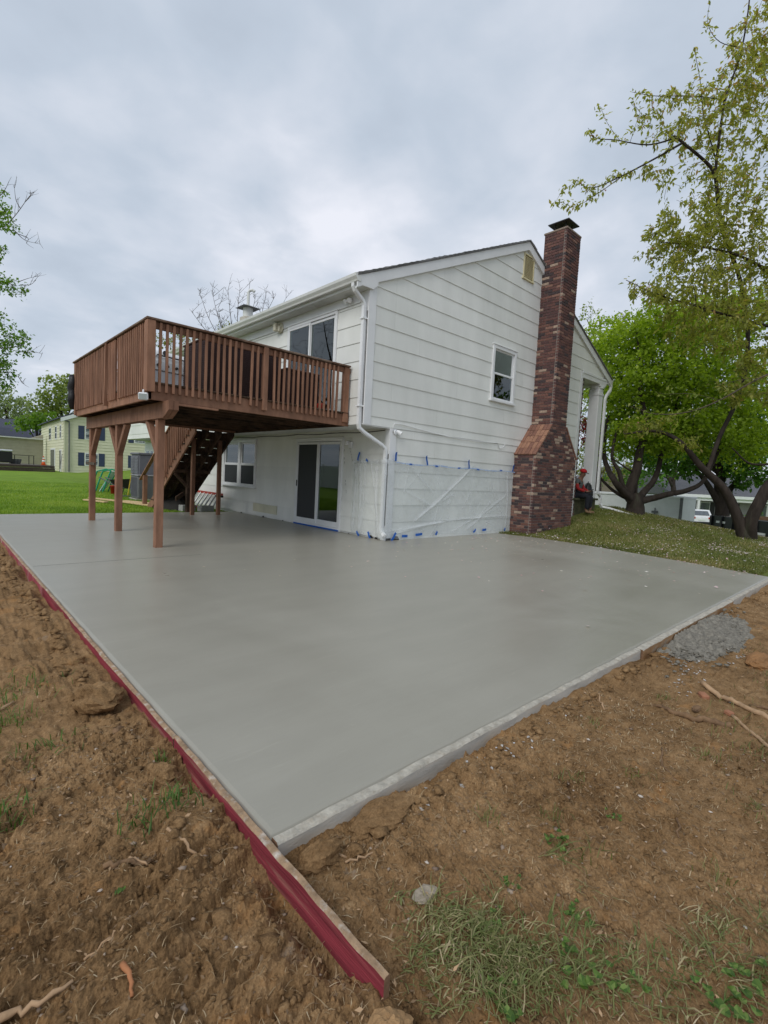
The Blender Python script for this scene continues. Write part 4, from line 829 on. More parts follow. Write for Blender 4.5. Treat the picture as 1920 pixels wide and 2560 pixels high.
def sheet():
    # path along the wall: s = distance; back wall part (y from .95 to 0) then the gable part
    A = 1.0; Bx = 4.80-CX; s = np.linspace(0, A+Bx, 240); z = np.linspace(0, 1, 80); Sg, T = np.meshgrid(s, z)
    top = 1.50+.03*np.sin(Sg*2.2)-.03*np.abs(np.sin((Sg-A-.05)*math.pi/1.25)); bot = .03+.02*np.sin(Sg*3); Z = bot+(top-bot)*T
    gx = Sg-A
    fold = np.zeros_like(Sg); v = np.zeros_like(Sg)
    def crease(x0, z0, x1, z1, w_, h_, op):
        nonlocal fold, v
        d = np.array([x1-x0, z1-z0]); l = np.hypot(*d); d /= l; px_ = gx-x0; pz = Z-z0; t = (px_*d[0]+pz*d[1])/l; bow = .05*np.sin(t*3.1)*l*.3; dist = px_*-d[1]+pz*d[0]-bow
        k = np.exp(-(dist/w_)**2)*sst(-.08, .1, t)*sst(1.08, .9, t); fold += h_*k; v += .75*op*k
    crease(2.42, 1.46, .75, .35, .030, .03, .38); crease(.52, 1.45, .40, .9, .02, .012, .2); crease(.55, 1.42, 1.3, .85, .02, .012, .18); crease(.25, 1.0, 1.25, .62, .022, .012, .16); crease(1.25, .62, 1.9, .9, .03, .014, .14)
    crease(.15, .18, 3.9, .40, .022, .02, .30); crease(.2, .12, 1.6, .30, .03, .025, .3); crease(2.4, .1, 3.9, .9, .03, .015, .22); crease(2.6, .15, 3.3, .75, .02, .012, .2); crease(3.9, 1.45, 3.95, .1, .03, .02, .35); crease(1.9, .08, 2.9, .42, .025, .015, .25); crease(3.2, 1.2, 3.7, .5, .03, .012, .16); crease(2.2, .9, 2.9, .25, .02, .01, .16)
    for (a, b, c) in ((-.78, -.70, .045), (-.62, -.66, .03), (-.45, -.05, .03), (-.30, -.18, .03), (-.9, -.92, .03)): crease(a, 1.45, b, .06, c, .035, .26)
    rs2 = np.random.default_rng(5)
    for _ in range(26):
        x0 = rs2.uniform(-.9, 4.0); z0 = rs2.uniform(.1, 1.45); an = rs2.normal(1.0, .7); l = rs2.uniform(.15, .6); crease(x0, z0, x0+l*math.cos(an)*rs2.choice([-1, 1]), z0-l*abs(math.sin(an)), rs2.uniform(.008, .02), .008, rs2.uniform(.06, .2))
    v += .42*sst(1.43, 1.47, Z)*.7+.05
    off = .032+fold+.012*(1+np.sin(Sg*5+Z*3))*.5+.012*fbm(Sg*3, Z*3, 3, 31)*2
    cor = np.exp(-((Sg-A)/.10)**2)
    X = np.where(Sg < A, CX-off, CX+gx); Y = np.where(Sg < A, A-Sg, -off)
    X = np.where(Sg < A, X-.10*sst(.25, .05, np.abs(Sg-A)), X); Y = np.where((Sg >= A), Y, Y-.03*sst(.15, 0, np.abs(Sg-A))); X = np.where((Sg >= A), X-.13*sst(.20, 0, gx), X); Y = np.where((Sg >= A), Y-.03*sst(.2, 0, gx), Y)
    nx, nz = len(s), len(z); V = np.stack([X, Y, Z], -1).reshape(-1, 3); i = np.arange((nx-1)*(nz-1)); r, c = i//(nx-1), i % (nx-1); a = r*nx+c; F = np.stack([a, a+1, a+nx+1, a+nx], -1)
    o = link('plastic_sheet', npmesh('plastic_sheet', V, F, M_FILM, attr=np.clip(v, 0, .8).ravel(), smooth=True)); tag(o, 'clear plastic sheeting taped over the lower corner of the white house', 'plastic sheet')
    def tape(c, du, l, w_, ang, fly=0):
        c = np.array(c, float); du = np.array(du, float); nrm = np.cross(du, (0, 0, 1)); nrm = nrm*(1 if nrm@(CP-c) > 0 else -1)
        U = du*math.cos(ang)+np.array([0, 0, math.sin(ang)]); W = np.cross(nrm, U); m = MB(); n_ = 5; vs = []
        for i in range(n_+1):
            t = i/n_; p = c+U*l*(t-.5)+nrm*(.012+fly*t*t*.10+.006*math.sin(t*5)); vs += [p-W*w_/2, p+W*w_/2, p+W*w_/2+nrm*.002, p-W*w_/2+nrm*.002]
        fs = []
        for i in range(n_):
            for k in range(4): fs.append([i*4+k, (i+1)*4+k, (i+1)*4+(k+1) % 4, i*4+(k+1) % 4])
        fs += [[0, 1, 2, 3], [n_*4+3, n_*4+2, n_*4+1, n_*4]]; m.add(vs, fs); m.build('tape_strip', M_TAPE, o)
    gx_ = (1, 0, 0); by_ = (0, 1, 0)
    for (x, z, an, l) in ((CX+.10, 1.58, 1.75, .17), (1.62, 1.56, 2.05, .2), (2.98, 1.56, 2.0, .2), (4.72, 1.56, 1.6, .17)): tape((x, -.05, z), gx_, l, .045, an, .5)
    M_T2 = pm('thin_blue_tape', (.40, .50, .68), .5, .2, 14, 0)
    for i_ in range(16):
        x = CX+.14+i_*.255; zt2 = lambda q: 1.485-.028*abs(math.sin((q-CX-.05)*math.pi/1.25))
        mm = MB(); mm.beam((x, -.058, zt2(x)), (x+.235, -.058, zt2(x+.235)), .003, .022+.008*math.sin(x*7), (0, 0, 1)); mm.build('tape_strip', M_T2, o)
    for x in (1.2, 1.95, 2.68, 3.35, 4.25): tape((x, -.05, 1.475+.015*math.sin(x*9)), gx_, .10, .03, .1*math.sin(x*5))
    for (x, z, an, l) in ((CX+.16, .07, .9, .19), (1.12, .07, -.05, .16), (1.52, .085, .05, .2), (2.05, .09, .8, .09), (3.35, .09, .6, .11), (3.72, .10, .05, .16), (4.55, .08, .9, .08)): tape((x, -.06, z), gx_, l, .05, an)
    for (y, z, an, l) in ((.80, 1.57, 1.8, .17), (.55, 1.50, .5, .07), (.38, .06, 1.0, .14), (.72, .05, .7, .12)): tape((CX-.06, y, z), by_, l, .045, an)
sheet()
m = MB(); m.box(CX-.055, CX-.02, 1.38, 3.09, .004, .034, .003); tag(m.build('door_tape', M_TAPE), 'blue masking tape strip along the bottom of the lower sliding door', 'tape')
# ------------------------------------------------------------------ yard things behind the deck
M_PINE = pm('pine_lumber', (.60, .44, .24), .75, .15, 5, .2, 60, .2, (4, 4, 4)); M_GREY = pm('grey_resin', (.15, .15, .175), .6, .1, 6, .1); M_GREYD = pm('unit_metal', (.15, .155, .16), .5, .15, 6, .1)
def lumber(px, D0, px2, D2, label):
    a = at(*px, D0); b = at(*px2, D2); za = Hs(a[0], a[1])+.055; zb = Hs(b[0], b[1])+.055; m = MB(); m.beam((a[0], a[1], za), (b[0], b[1], zb), .14, .038, (0, 0, 1), .004); tag(m.build('lumber_board', M_PINE), label, 'board', 'pale boards lying on the lawn')
lumber((225, 1251), 15.6, (372, 1272), 14.4, 'longest pale pine board lying on the lawn behind the deck posts')
lumber((300, 1267), 14.9, (395, 1282), 13.9, 'pale pine board lying closest to the slab edge between the front posts')
lumber((212, 1262), 14.8, (266, 1265), 14.4, 'short pale pine board on the lawn by the leftmost deck post')
lumber((312, 1262), 15.2, (430, 1273), 14.5, 'thin pale pine board on the lawn in front of the storage cabinet')
# storage cabinet and air conditioner
sx, sy = .17, 12.1
sh = empty('storage_cabinet', (sx, sy, Hs(sx, sy)), R(0), 'grey resin storage cabinet with double doors behind the deck', 'cabinet'); 
MB().box(-.42, .42, -.45, .45, 0, 1.52, .02).build('body', M_GREY, sh); MB().box(-.46, .46, -.49, .49, 1.52, 1.60, .02).build('lid', M_GREY, sh)
for s in (-1, 1):
    d = MB(); d.box(-.45, -.421, s*.215-.20, s*.215+.20, .12, 1.48, .008); do = d.build('door', M_GREY, sh)
    for i in range(6): MB().box(-.462, -.4505, s*.215-.15, s*.215+.15, 0.86+i*.1, .92+i*.1, .004).build('louvre', M_GREY, do)
    MB().box(-.475, -.4505, s*.05-.012, s*.05+.012, .62, .85, .004).build('handle', M_BLACK, do)
ax_, ay = -.20, 11.05
ac = empty('air_conditioner', (ax_, ay, Hs(ax_, ay)), 0, 'dark grey air conditioner unit standing in front of the storage cabinet', 'air conditioner')
MB().box(-.37, .37, -.37, .37, .06, .80, .03).build('casing', M_GREYD, ac); MB().box(-.385, .385, -.385, .385, .80, .85, .02).build('top_cover', pm('unit_top', (.22, .22, .23), .5, .1), ac); MB().box(-.42, .42, -.42, .42, -.08, .06, .01).build('pad', M_CONC, ac)
for s in range(2):
    fm = MB()
    for i in range(15):
        u = -.31+i*.044
        if s: fm.box(u, u+.012, -.378, -.371, .12, .76)
        else: fm.box(-.378, -.371, u, u+.012, .12, .76)
    fm.build('grille', M_GREY, ac)
MB().box(-.0, .35, -.1, .2, 0, .2, .01)
# ladder on its side against the wall
ld = empty('ladder', (.36, 8.3, Hs(.3, 8.3)), 0, 'red fibreglass ladder lying on its side against the white wall', 'ladder'); M_LRED = pm('red_fibreglass', (.42, .045, .03), .45, .1, 6, .05); M_ALU = pm('aluminium', (.62, .63, .64), .35, .1, 6, .05, metal=.4)
for z, x in ((.04, -.16), (.48, .10)): MB().box(x-.014, x+.014, -1.75, 1.75, z-.035, z+.035, .004).build('rail', M_LRED, ld)
for i in range(13): y = -1.6+i*.267; m = MB(); m.beam((-.16, y, .05), (.10, y, .47), .045, .03, (0, 1, 0), .006); m.build('rung', M_ALU, ld)
m = MB(); m.obox((-.02, -1.80, .44), (0, 1, 0), (1, 0, 0), (0, 0, 1), .16, .05, .03, .01); m.build('foot', M_BLACK, ld)
# concrete blocks below the stairs
for (x, y, lb) in ((-.45, 6.75, 'grey concrete block on the grass under the staircase'), (-.02, 6.55, 'pale concrete block on the grass between the stair posts')):
    z = Hs(x, y); o = empty('concrete_block', (x, y, z), R(12), lb, 'block'); m = MB(); m.box(-.2, -.165, -.1, .1, 0, .19, .006); m.box(.165, .2, -.1, .1, 0, .19, .006); m.box(-.165, .165, -.1, -.068, 0, .189, .004); m.box(-.165, .165, .068, .1, 0, .189, .004); m.box(-.015, .015, -.068, .068, 0, .188); m.build('shell', pm('block_grey', (.36, .36, .34), .9, .2, 12, .4), o)
# dark tarp heap under the stair
tp_ = MB(); vs = []; nn = 12
for i in range(nn):
    for j in range(9): a = 2*math.pi*i/nn; r_ = (1-j/8)*.75*(1+.25*math.sin(i*2.3)); vs.append((-.55+r_*.55*math.cos(a), 7.35+r_*.8*math.sin(a), Hs(-.5, 7.3)+.02+.42*(j/8)**.7*(1+.15*math.sin(i*3+j))))
tp_.add(vs, [[i*9+j, ((i+1) % nn)*9+j, ((i+1) % nn)*9+j+1, i*9+j+1] for i in range(nn) for j in range(8)]); tag(tp_.build('tarp_heap', M_GAP, None, True), 'crumpled black tarp heaped under the staircase', 'tarp')
# play slide frame (green), wheelbarrow, bucket, rake
gx0 = at(262, 1226, 19.5); gzv = Hs(gx0[0], gx0[1]); sd = empty('play_slide', (gx0[0], gx0[1], gzv), R(-35), 'small green toddler slide tipped on its side on the lawn', 'slide'); M_GRN = pm('green_plastic', (.02, .30, .16), .45, .1, 6, 0); M_PALEG = pm('pale_green_plastic', (.45, .62, .58), .5, .1, 6, 0)
for k in (-.26, .26): m = MB(); m.tube([(-.45, k, 0), (-.28, k, .55), (-.18, k, .82), (.15, k, .92), (.32, k, .86)], .03, 8); m.build('frame', M_GRN, sd); m = MB(); m.tube([(.02, k, .0), (.16, k, .45), (.32, k, .86)], .026, 8); m.build('frame', M_GRN, sd)
m = MB(); m.beam((-.12, 0, .03), (.34, 0, .84), .42, .025, (-1, 0, .4)); m.build('chute', M_PALEG, sd)
for i in range(7): t = .1+i*.13; m = MB(); m.beam((-.12+.46*t-.03, -.2, .03+.81*t), (-.12+.46*t-.03, .2, .03+.81*t), .03, .03); m.build('ridge', M_GRN, sd)
wx = at(312, 1222, 18.8); wz = Hs(wx[0], wx[1]); wb = empty('wheelbarrow', (wx[0], wx[1], wz), R(-40), 'black wheelbarrow tipped over beside the storage cabinet', 'wheelbarrow')
m = MB(); m.add([(-.45, -.28, .55), (.35, -.28, .62), (.35, .28, .62), (-.45, .28, .55), (-.22, -.17, .2), (.2, -.15, .25), (.2, .15, .25), (-.22, .17, .2)], [[4, 7, 6, 5], [0, 1, 5, 4], [1, 2, 6, 5], [2, 3, 7, 6], [3, 0, 4, 7]]); m.build('tray', M_BLACK, wb)
m = MB(); m.tube([(.42, -.04, .2), (.42, .04, .2)], .2, 18); m.build('wheel', M_BLACK, wb)
for k in (-.2, .2): m = MB(); m.tube([(.42, k*.3, .2), (-.2, k, .3), (-.85, k*1.2, .62)], .022, 8); m.build('handle', M_GREYD, wb); m = MB(); m.tube([(-.1, k, .27), (-.2, k, .0)], .018, 8); m.build('leg', M_GREYD, wb)
bx_ = at(285, 1224, 18.6); m = MB(); m.lathe([(.11, 0), (.14, .3), (.15, .3), (.15, .33), (.13, .33), (.105, .02)], (0, 0, 0), 16); tag(m.build('bucket', MATS['red_plastic'], None, True, (bx_[0], bx_[1], Hs(bx_[0], bx_[1]))), 'red bucket on the lawn beside the tipped slide', 'bucket')
rk0 = at(320, 1208, 17.5); rk_ = empty('rake', (rk0[0], rk0[1], Hs(rk0[0], rk0[1])), 0, 'yellow-handled rake leaning by the storage cabinet', 'rake'); m = MB(); m.tube([(0, 0, .05), (.22, .1, 1.45)], .016, 8); m.build('handle', pm('yellow_paint', (.55, .40, .03), .5, .1), rk_); m = MB(); m.box(-.2, .2, -.02, .02, .02, .06); m.build('head', M_GREYD, rk_)
# white wooden door in the far lower wall
dd = MB(); dd.box(CX-.035, CX-.02, 12.4, 13.9, .0, 2.0, .004); ddo = dd.build('garage_door', M_TRIM, house)
for i in range(3): MB().box(CX-.042, CX-.036, 12.55+i*.45, 12.85+i*.45, 1.3, 1.7, .003).build('pane', M_GLASSD, ddo)
# ------------------------------------------------------------------ neighbour houses on the left
M_YEL = pm('yellow_siding', (.66, .65, .47), .65, .06, 2, .1, 40); M_TAN = pm('tan_siding', (.38, .36, .28), .7, .08, 2, .1, 40); M_NAVY = pm('navy_shutter', (.045, .06, .115), .6, .1); M_SLATE = pm('slate_roof', (.060, .066, .095), .85, .25, 6, .5, 50); M_NWIN = pm('window_reflection', (.10, .115, .13), .12, .3, 8, 0, spec=.7)
def nb_window(par, fr, u, z, w_, h_, sh=0, grid=True):
    O, U, Nn = fr; c = O+U*u+np.array([0, 0, z]); Z = np.array([0, 0, 1.0])
    f = MB(); f.obox(c+Nn*.03, U, Nn, Z, w_/2, .04, h_/2, .01); fo = f.build('window', M_TRIM, par)
    for k in (0, 1): g = MB(); g.obox(c+Nn*.074+Z*(h_*(.225 if k else -.225)), U, Nn, Z, w_/2-.07, .006, h_*.225-.04); g.build('pane', M_NWIN, fo)
    if grid:
        g = MB()
        for k in (-1, 1): g.obox(c+Nn*.083+U*(k*w_*.14), U, Nn, Z, .012, .003, h_/2-.06)
        for k in (-.33, -.12, .12, .33): g.obox(c+Nn*.0835+Z*h_*k, U, Nn, Z, w_/2-.07, .003, .012)
        g.build('muntin', M_TRIM, fo)
    for s in ((-1,) if sh == 1 else (-1, 1) if sh == 2 else ()):
        b = MB(); b.obox(c+Nn*.03+U*s*(w_/2+.27), U, Nn, Z, .23, .03, h_/2, .008); b.build('shutter', M_NAVY, par)
    return fo
cA = at(160, 1170, 42)[:2]; cL = at(104, 1165, 53.5)[:2]; Lv = cL-cA; lenL = np.linalg.norm(Lv); Lv = Lv/lenL; Gv = np.array([Lv[1], -Lv[0]]); Gv = Gv if Gv@CR[:2] > 0 else -Gv
yz = Hs(cA[0], cA[1])-.05; yh = empty('neighbour_house', (cA[0], cA[1], yz), 0, 'pale yellow two-storey house with navy shutters behind the lawn', 'house')
U1 = np.array([*Gv, 0]); U2 = np.array([*Lv, 0]); N1 = -U2; N2 = -U1; O0 = np.zeros(3); WG = 8.4; HH = 4.75
core = MB(); core.add([O0, U1*WG, U1*WG+U2*lenL, U2*lenL]+[p+np.array([0, 0, HH]) for p in (O0, U1*WG, U1*WG+U2*lenL, U2*lenL)]+[U1*WG/2+np.array([0, 0, HH+1.75]), U1*WG/2+U2*lenL+np.array([0, 0, HH+1.75])], [[0, 1, 5, 8, 4], [1, 2, 6, 5], [2, 3, 7, 9, 6], [3, 0, 4, 7], [0, 3, 2, 1]])
wl_ = core.build('wall', M_YEL, yh); one = MB()
zs_ = [i*.26 for i in range(26)]
siding(yh, O0, U1, N1, .08, WG, zs_, [], M_YEL, None, [lambda p: HH+.02+1.75*(1-abs(p[0]-WG/2)/(WG/2))-p[1]], .035, .01, one); siding(yh, O0, U2, N2, .08, lenL, [z for z in zs_ if z < HH], [], M_YEL, None, (), .035, .01, one)
one.build('siding_courses', M_YEL, wl_)
m = MB()
for s in (0, 1):
    a = U1*(-.35 if s == 0 else WG+.35)+np.array([0, 0, HH-.12]); b = U1*WG/2+np.array([0, 0, HH+1.85]); m.prism([a+N1*.3, b+N1*.3, b+U2*(lenL+.3), a+U2*(lenL+.3)], (0, 0, .09))
rfo = m.build('roof', M_SLATE, yh); m = MB(); 
for s in (0, 1):
    a = U1*(-.3 if s == 0 else WG+.3)+np.array([0, 0, HH-.12]); b = U1*WG/2+np.array([0, 0, HH+1.83]); m.prism([a+N1*.305, b+N1*.305, b+N1*.305-np.array([0, 0, .32]), a+N1*.305-np.array([0, 0, .32])], N1*.03)
m.build('rake_board', M_TRIM, rfo)
m = MB(); m.obox(N1*.05+U1*.02+np.array([0, 0, HH/2]), U1, N1, (0, 0, 1), .05, .03, HH/2); m.build('corner_board', M_YEL, yh)
for z in (1.25, 3.55): nb_window(yh, (O0, U1, N1), 2.05, z, 1.05, 1.15, 2); nb_window(yh, (O0, U1, N1), 6.0, z, 1.05, 1.15, 2)
for (u, w_) in ((1.6, .75), (4.3, 1.1), (8.2, 1.5)): nb_window(yh, (O0, U2, N2), u, 3.55, w_, 1.25, 0, False)
m = MB(); m.obox(U2*1.5+N2*.05+np.array([0, 0, 1.0]), U2, N2, (0, 0, 1), .5, .04, 1.0, .01); dr_ = m.build('door', M_TRIM, yh); m = MB(); m.obox(U2*1.5+N2*.10+np.array([0, 0, 1.1]), U2, N2, (0, 0, 1), .33, .01, .8); m.build('pane', M_NWIN, dr_)
m = MB(); m.obox(U2*6.2+N2*.05+np.array([0, 0, 1.1]), U2, N2, (0, 0, 1), 1.4, .04, 1.05, .01); dr_ = m.build('patio_door', M_TRIM, yh); m = MB(); m.obox(U2*6.2+N2*.10+np.array([0, 0, 1.1]), U2, N2, (0, 0, 1), 1.2, .01, .9); m.build('pane', M_NWIN, dr_)
m = MB(); c = N1*.12+U1*.35; z = lambda h: np.array([0, 0, h]); m.tube([c*.4-U1*.4+z(4.6), c+z(4.35), c+z(4.1), c+z(2), c+z(.1)], .055, 6); m.build('downspout', M_GREYD, yh)
m = MB(); m.tube([U2*.6+N2*.25+z(0), U2*.3+N2*.1+z(1.6)], .02, 6); m.build('leaning_pole', M_GREYD, yh)
# low tan wing to the left with a planter edge, plants, cone
w0 = at(108, 1165, 50)[:2]; w1 = at(-60, 1160, 46)[:2]; wv = np.array([*(w1-w0), 0]); lw_ = np.linalg.norm(wv); wv /= lw_; wn = np.array([wv[1], -wv[0], 0]); wn = wn if wn@(CP-np.array([*w0, 0])) > 0 else -wn
wzb = .35; wing = empty('garden_wall', (w0[0], w0[1], wzb), 0, 'low tan boarded wall joined to the yellow house', 'wall'); m = MB(); m.prism([O0, wv*lw_, wv*lw_+z(2.75), wv*1.2+z(2.75), z(3.25)], -wn*.4); wo = m.build('wall', M_TAN, wing); one = MB(); siding(wing, O0, wv, wn, 0, lw_, [i*.28 for i in range(10)]+[2.72], [], M_TAN, None, (), .03, .01, one); one.build('siding_courses', M_TAN, wo)
m = MB(); m.obox(wv*lw_/2+z(2.76)+wn*.05, wv, wn, (0, 0, 1), lw_/2, .3, .05); m.build('coping', M_TRIMO, wing)
p0 = at(137, 1174, 41)[:2]; p1 = at(-40, 1162, 37)[:2]; pv = np.array([*(p1-p0), 0]); lp = np.linalg.norm(pv); pv /= lp; pn = np.array([-pv[1], pv[0], 0]); pn = pn if pn@(CP-np.array([*p0, 0])) < 0 else -pn
pz = Hs(p0[0], p0[1])-.1; ter = empty('timber_terrace', (p0[0], p0[1], pz), 0, 'low dark timber terrace edge in front of the tan wall', 'terrace'); M_TIM = pm('dark_timber', (.075, .055, .045), .9, .25, 8, .3)
for i in range(3): m = MB(); m.obox(pv*lp/2+z(.12+i*.19), pv, pn, (0, 0, 1), lp/2-.02*i, .09, .088, .01); m.build('timber', M_TIM, ter)
m = MB(); m.obox(pv*lp/2+pn*2.6+z(.60), pv, pn, (0, 0, 1), lp/2, 2.5, .03); m.build('floor', pm('terrace_floor', (.20, .18, .16), .9, .2, 5, .2), ter)
def onter(px, back, D=40):
    q_ = at(px, 1165, D)[:2]; t = (q_-p0)@pv[:2]; return np.array([*(p0+pv[:2]*t+pn[:2]*back), pz+.632])
q_ = onter(99, .35, 41); cn = empty('traffic_cone', tuple(q_), 0, 'orange traffic cone with white bands on the timber terrace', 'traffic cone'); M_OR = pm('cone_orange', (.62, .10, .02), .5, .08)
MB().box(-.2, .2, -.2, .2, 0, .035, .01).build('base', M_OR, cn); m = MB(); m.lathe([(.15, .035), (.115, .26)], (0, 0, 0), 16); m.build('body', M_OR, cn, True); m = MB(); m.lathe([(.115, .26), (.09, .42)], (0, 0, 0), 16); m.build('reflective_band', M_TRIM, cn, True); m = MB(); m.lathe([(.09, .42), (.075, .5)], (0, 0, 0), 16); m.build('body', M_OR, cn, True); m = MB(); m.lathe([(.075, .5), (.055, .62)], (0, 0, 0), 16); m.build('reflective_band', M_TRIM, cn, True); m = MB(); m.lathe([(.055, .62), (.035, .76)], (0, 0, 0), 16); m.build('tip', M_OR, cn, True)
q_ = onter(-6, .9, 39); g2 = empty('covered_grill', tuple(q_), 0, 'black covered grill at the left edge of the timber terrace', 'grill'); MB().box(-.7, .7, -.35, .35, .1, .95, .06).build('cover', M_BLACK, g2); MB().box(-.72, .72, -.37, .37, .95, 1.1, .06).build('hood', pm('pale_cover', (.55, .57, .6), .4, .1), g2)
for i, px in enumerate((26, 38)): q_ = onter(px, 1.2, 40); m = MB(); m.lathe([(.22, 0), (.3, .35), (.32, .4), (.28, .4), (.26, .33)], tuple(q_), 14); tag(m.build('plant_pot', M_GREYD, None, True), ('dark plant pot beside the covered grill' if i == 0 else 'dark plant pot further right along the tan wall'), 'plant pot')
q_ = onter(52, 1.0, 40); ch_ = empty('garden_table', tuple(q_), R(20), 'thin black metal garden table on the timber terrace', 'table'); MB().box(-.75, .75, -.4, .4, .70, .73).build('tabletop', M_BLACK, ch_)
for sx_ in (-.7, .7):
    for sy_ in (-.35, .35): MB().box(sx_-.02, sx_+.02, sy_-.02, sy_+.02, 0, .70).build('leg', M_BLACK, ch_)
# slate-roofed houses further back
h0 = at(120, 1118, 68); hb = empty('far_house', (h0[0], h0[1], .3), 0, 'long house with blue-grey slate roof behind the tan wall', 'house'); U = -np.array([CR[0], CR[1], 0]); U /= np.linalg.norm(U); V_ = np.array([CD[0], CD[1], 0]); V_ /= np.linalg.norm(V_); lo, le, hi = 0, 3.4, 6.4
m = MB(); m.prism([O0, U*16, U*16+z(le), z(le)], V_*8); m.build('wall', M_TAN, hb); m = MB(); m.prism([-U*.5-V_*.5+z(le-.2), V_*4+z(hi)-U*.5, V_*8.5+z(le-.2)-U*.5], U*17); m.build('roof', M_SLATE, hb)
m = MB(); m.prism([U*3+V_*1.5+z(le+.7), U*3+V_*2.0+z(le+.7), U*3+V_*2+z(le+1.5), U*3+V_*1.5+z(le+1.5)], U*.4); m.build('roof_vent', M_TRIM, hb)
h1 = at(36, 1112, 60); hc = empty('far_house', (h1[0], h1[1], .3), 0, 'small pale gabled house with slate roof at the far left edge', 'house'); m = MB(); m.prism([O0, U*7, U*7+z(2.6), U*3.5+z(4.3), z(2.6)], V_*6); m.build('wall', pm('pale_siding', (.55, .56, .53), .7, .08), hc)
m = MB(); m.prism([-U*.5-V_*.4+z(2.45), U*3.5-V_*.4+z(4.45), U*3.5-V_*.4+z(4.62), -U*.5-V_*.4+z(2.62)], V_*6.6); m.prism([U*7.5-V_*.4+z(2.45), U*3.5-V_*.4+z(4.45), U*3.5-V_*.4+z(4.62), U*7.5-V_*.4+z(2.62)], V_*6.6); m.build('roof', M_SLATE, hc)
m = MB(); m.obox(U*3.5-V_*.03+z(1.6), U, V_, (0, 0, 1), .6, .04, .6); m.build('window', M_NWIN, hc)
# white vinyl fence outside the left of the frame (seen mirrored in the patio doors)
fe = empty('vinyl_fence', (-15, 8, 0), R(90), 'tall white vinyl fence along the left side of the yard', 'fence'); M_VIN = pm('white_vinyl', (.78, .78, .78), .4, .05, 3, 0)
pme_ = MB().box(-1.15, 1.15, -.02, .02, .08, 1.75, .006).mesh('panel', M_VIN); ppe = MB().box(-.06, .06, -.06, .06, 0, 1.85, .008).mesh('post', M_VIN)
for i in range(12): link('panel', pme_, fe, (i*2.42, 0, .0)); link('post', ppe, fe, (i*2.42-1.21, 0, 0))
# ------------------------------------------------------------------ street side on the right
zt_ = lambda x, y: Hs(x, y)
t0 = at(1450, 1300, 27)[:2]; t1 = at(1702, 1300, 23.5)[:2]; t2 = at(1734, 1300, 26.0)[:2]
tz = zt_(*t1); M_TRL = pm('trailer_white', (.66, .68, .67), .4, .06, 3, .03, 20, .4)
tr = empty('enclosed_trailer', (t1[0], t1[1], tz), 0, 'long white enclosed trailer parked beyond the grass bank', 'trailer'); a = np.array([*(t0-t1), 0]); b = np.array([*(t2-t1), 0]); la, lb = np.linalg.norm(a), np.linalg.norm(b); a /= la; b = np.array([-a[1], a[0], 0]); b = b if b@CD > 0 else -b; hb_ = .90-tz
m = MB(); m.prism([O0+z(.5), a*la+z(.5), a*la+z(hb_), z(hb_)], b*2.4); m.build('body', M_TRL, tr)
m = MB(); m.obox(a*la/2+b*1.2+z(hb_+.03), a, b, (0, 0, 1), la/2+.04, 1.24, .05, .01); m.build('roof_edge', M_TRIM, tr)
m = MB(); m.obox(z(hb_/2+.25)-b*.03+a*.03, a, b, (0, 0, 1), .06, .04, hb_/2-.24); m.build('corner_post', M_GREYD, tr)
m = MB(); m.tube([a*1.15-b*.06+z(.55), a*1.15-b*.06+z(hb_-.55)], .025, 6); m.obox(a*1.15-b*.07+z(hb_-.75), a, b, (0, 0, 1), .14, .03, .05); m.build('door_bar', M_GREYD, tr)
for k in (3.3, 4.2):
    m = MB(); c = a*k-b*.02+z(.42); m.tube([c, c+b*.3], .38, 16); m.build('wheel', M_BLACK, tr)
m = MB(); m.tube([a*.35-b*.03+z(hb_-1.55), a*.35-b*.06+z(hb_-1.55)], .07, 10); m.build('vent_cap', M_BLACK, tr)
# black dump trailer
d0 = at(1775, 1300, 19.5)[:2]; d1 = at(1960, 1300, 16.2)[:2]; dz = zt_(*d0)-.0; dv = np.array([*(d1-d0), 0]); ldp = np.linalg.norm(dv); dv /= ldp; dn = np.array([-dv[1], dv[0], 0]); dn = dn if dn@CD > 0 else -dn
dt = empty('dump_trailer', (d0[0], d0[1], dz), 0, 'black dump trailer with white stripes loaded with lumber behind the cherry trunk', 'trailer'); zt2 = at(1790, 1290, 19)[2]-dz
m = MB(); m.prism([z(.55), dv*ldp+z(.55), dv*ldp+z(zt2), z(zt2)], dn*2.1); m.build('bed', pm('trailer_black', (.014, .015, .018), .35, .2, 6, .05, 30, .5), dt)
for i in range(7): m = MB(); m.obox(dv*(.1+i*ldp/6.2)-dn*.03+z((.55+zt2)/2), dv, dn, (0, 0, 1), .045, .035, (zt2-.55)/2-.01); m.build('rib', MATS['trailer_black'], dt)
for (u, w_, h_, l_) in ((.35, .45, .78, 1), (.45, .7, .58, 1), (.4, .8, .48, 1), (2.3, .45, .62, 1), (2.4, .35, .5, 1), (3.9, .5, .55, 1)):
    m = MB(); m.obox(dv*(u+w_/2)-dn*.012+z(zt2*h_+.1), dv, dn, (0, 0, 1), w_/2, .008, .04); m.build('white_stripe', M_TRIM, dt)
m = MB(); m.obox(dv*ldp/2+dn*1.05+z(.42), dv, dn, (0, 0, 1), ldp/2, .9, .1); m.build('chassis', M_BLACK, dt)
for k in (1.9, 2.8): m = MB(); m.tube([dv*k+z(.36), dv*k+dn*.28+z(.36)], .36, 16); m.build('wheel', M_BLACK, dt)
for i in range(4): m = MB(); m.beam(dv*(.2+i*.2)+dn*(.4+.35*i)+z(zt2-.02+.03*i), dv*(3.0+i*.2)+dn*(.5+.3*i)+z(zt2+.05+.02*i), .14, .04); o = m.build('lumber', pm('brown_lumber', (.24, .14, .07), .8, .2), dt)
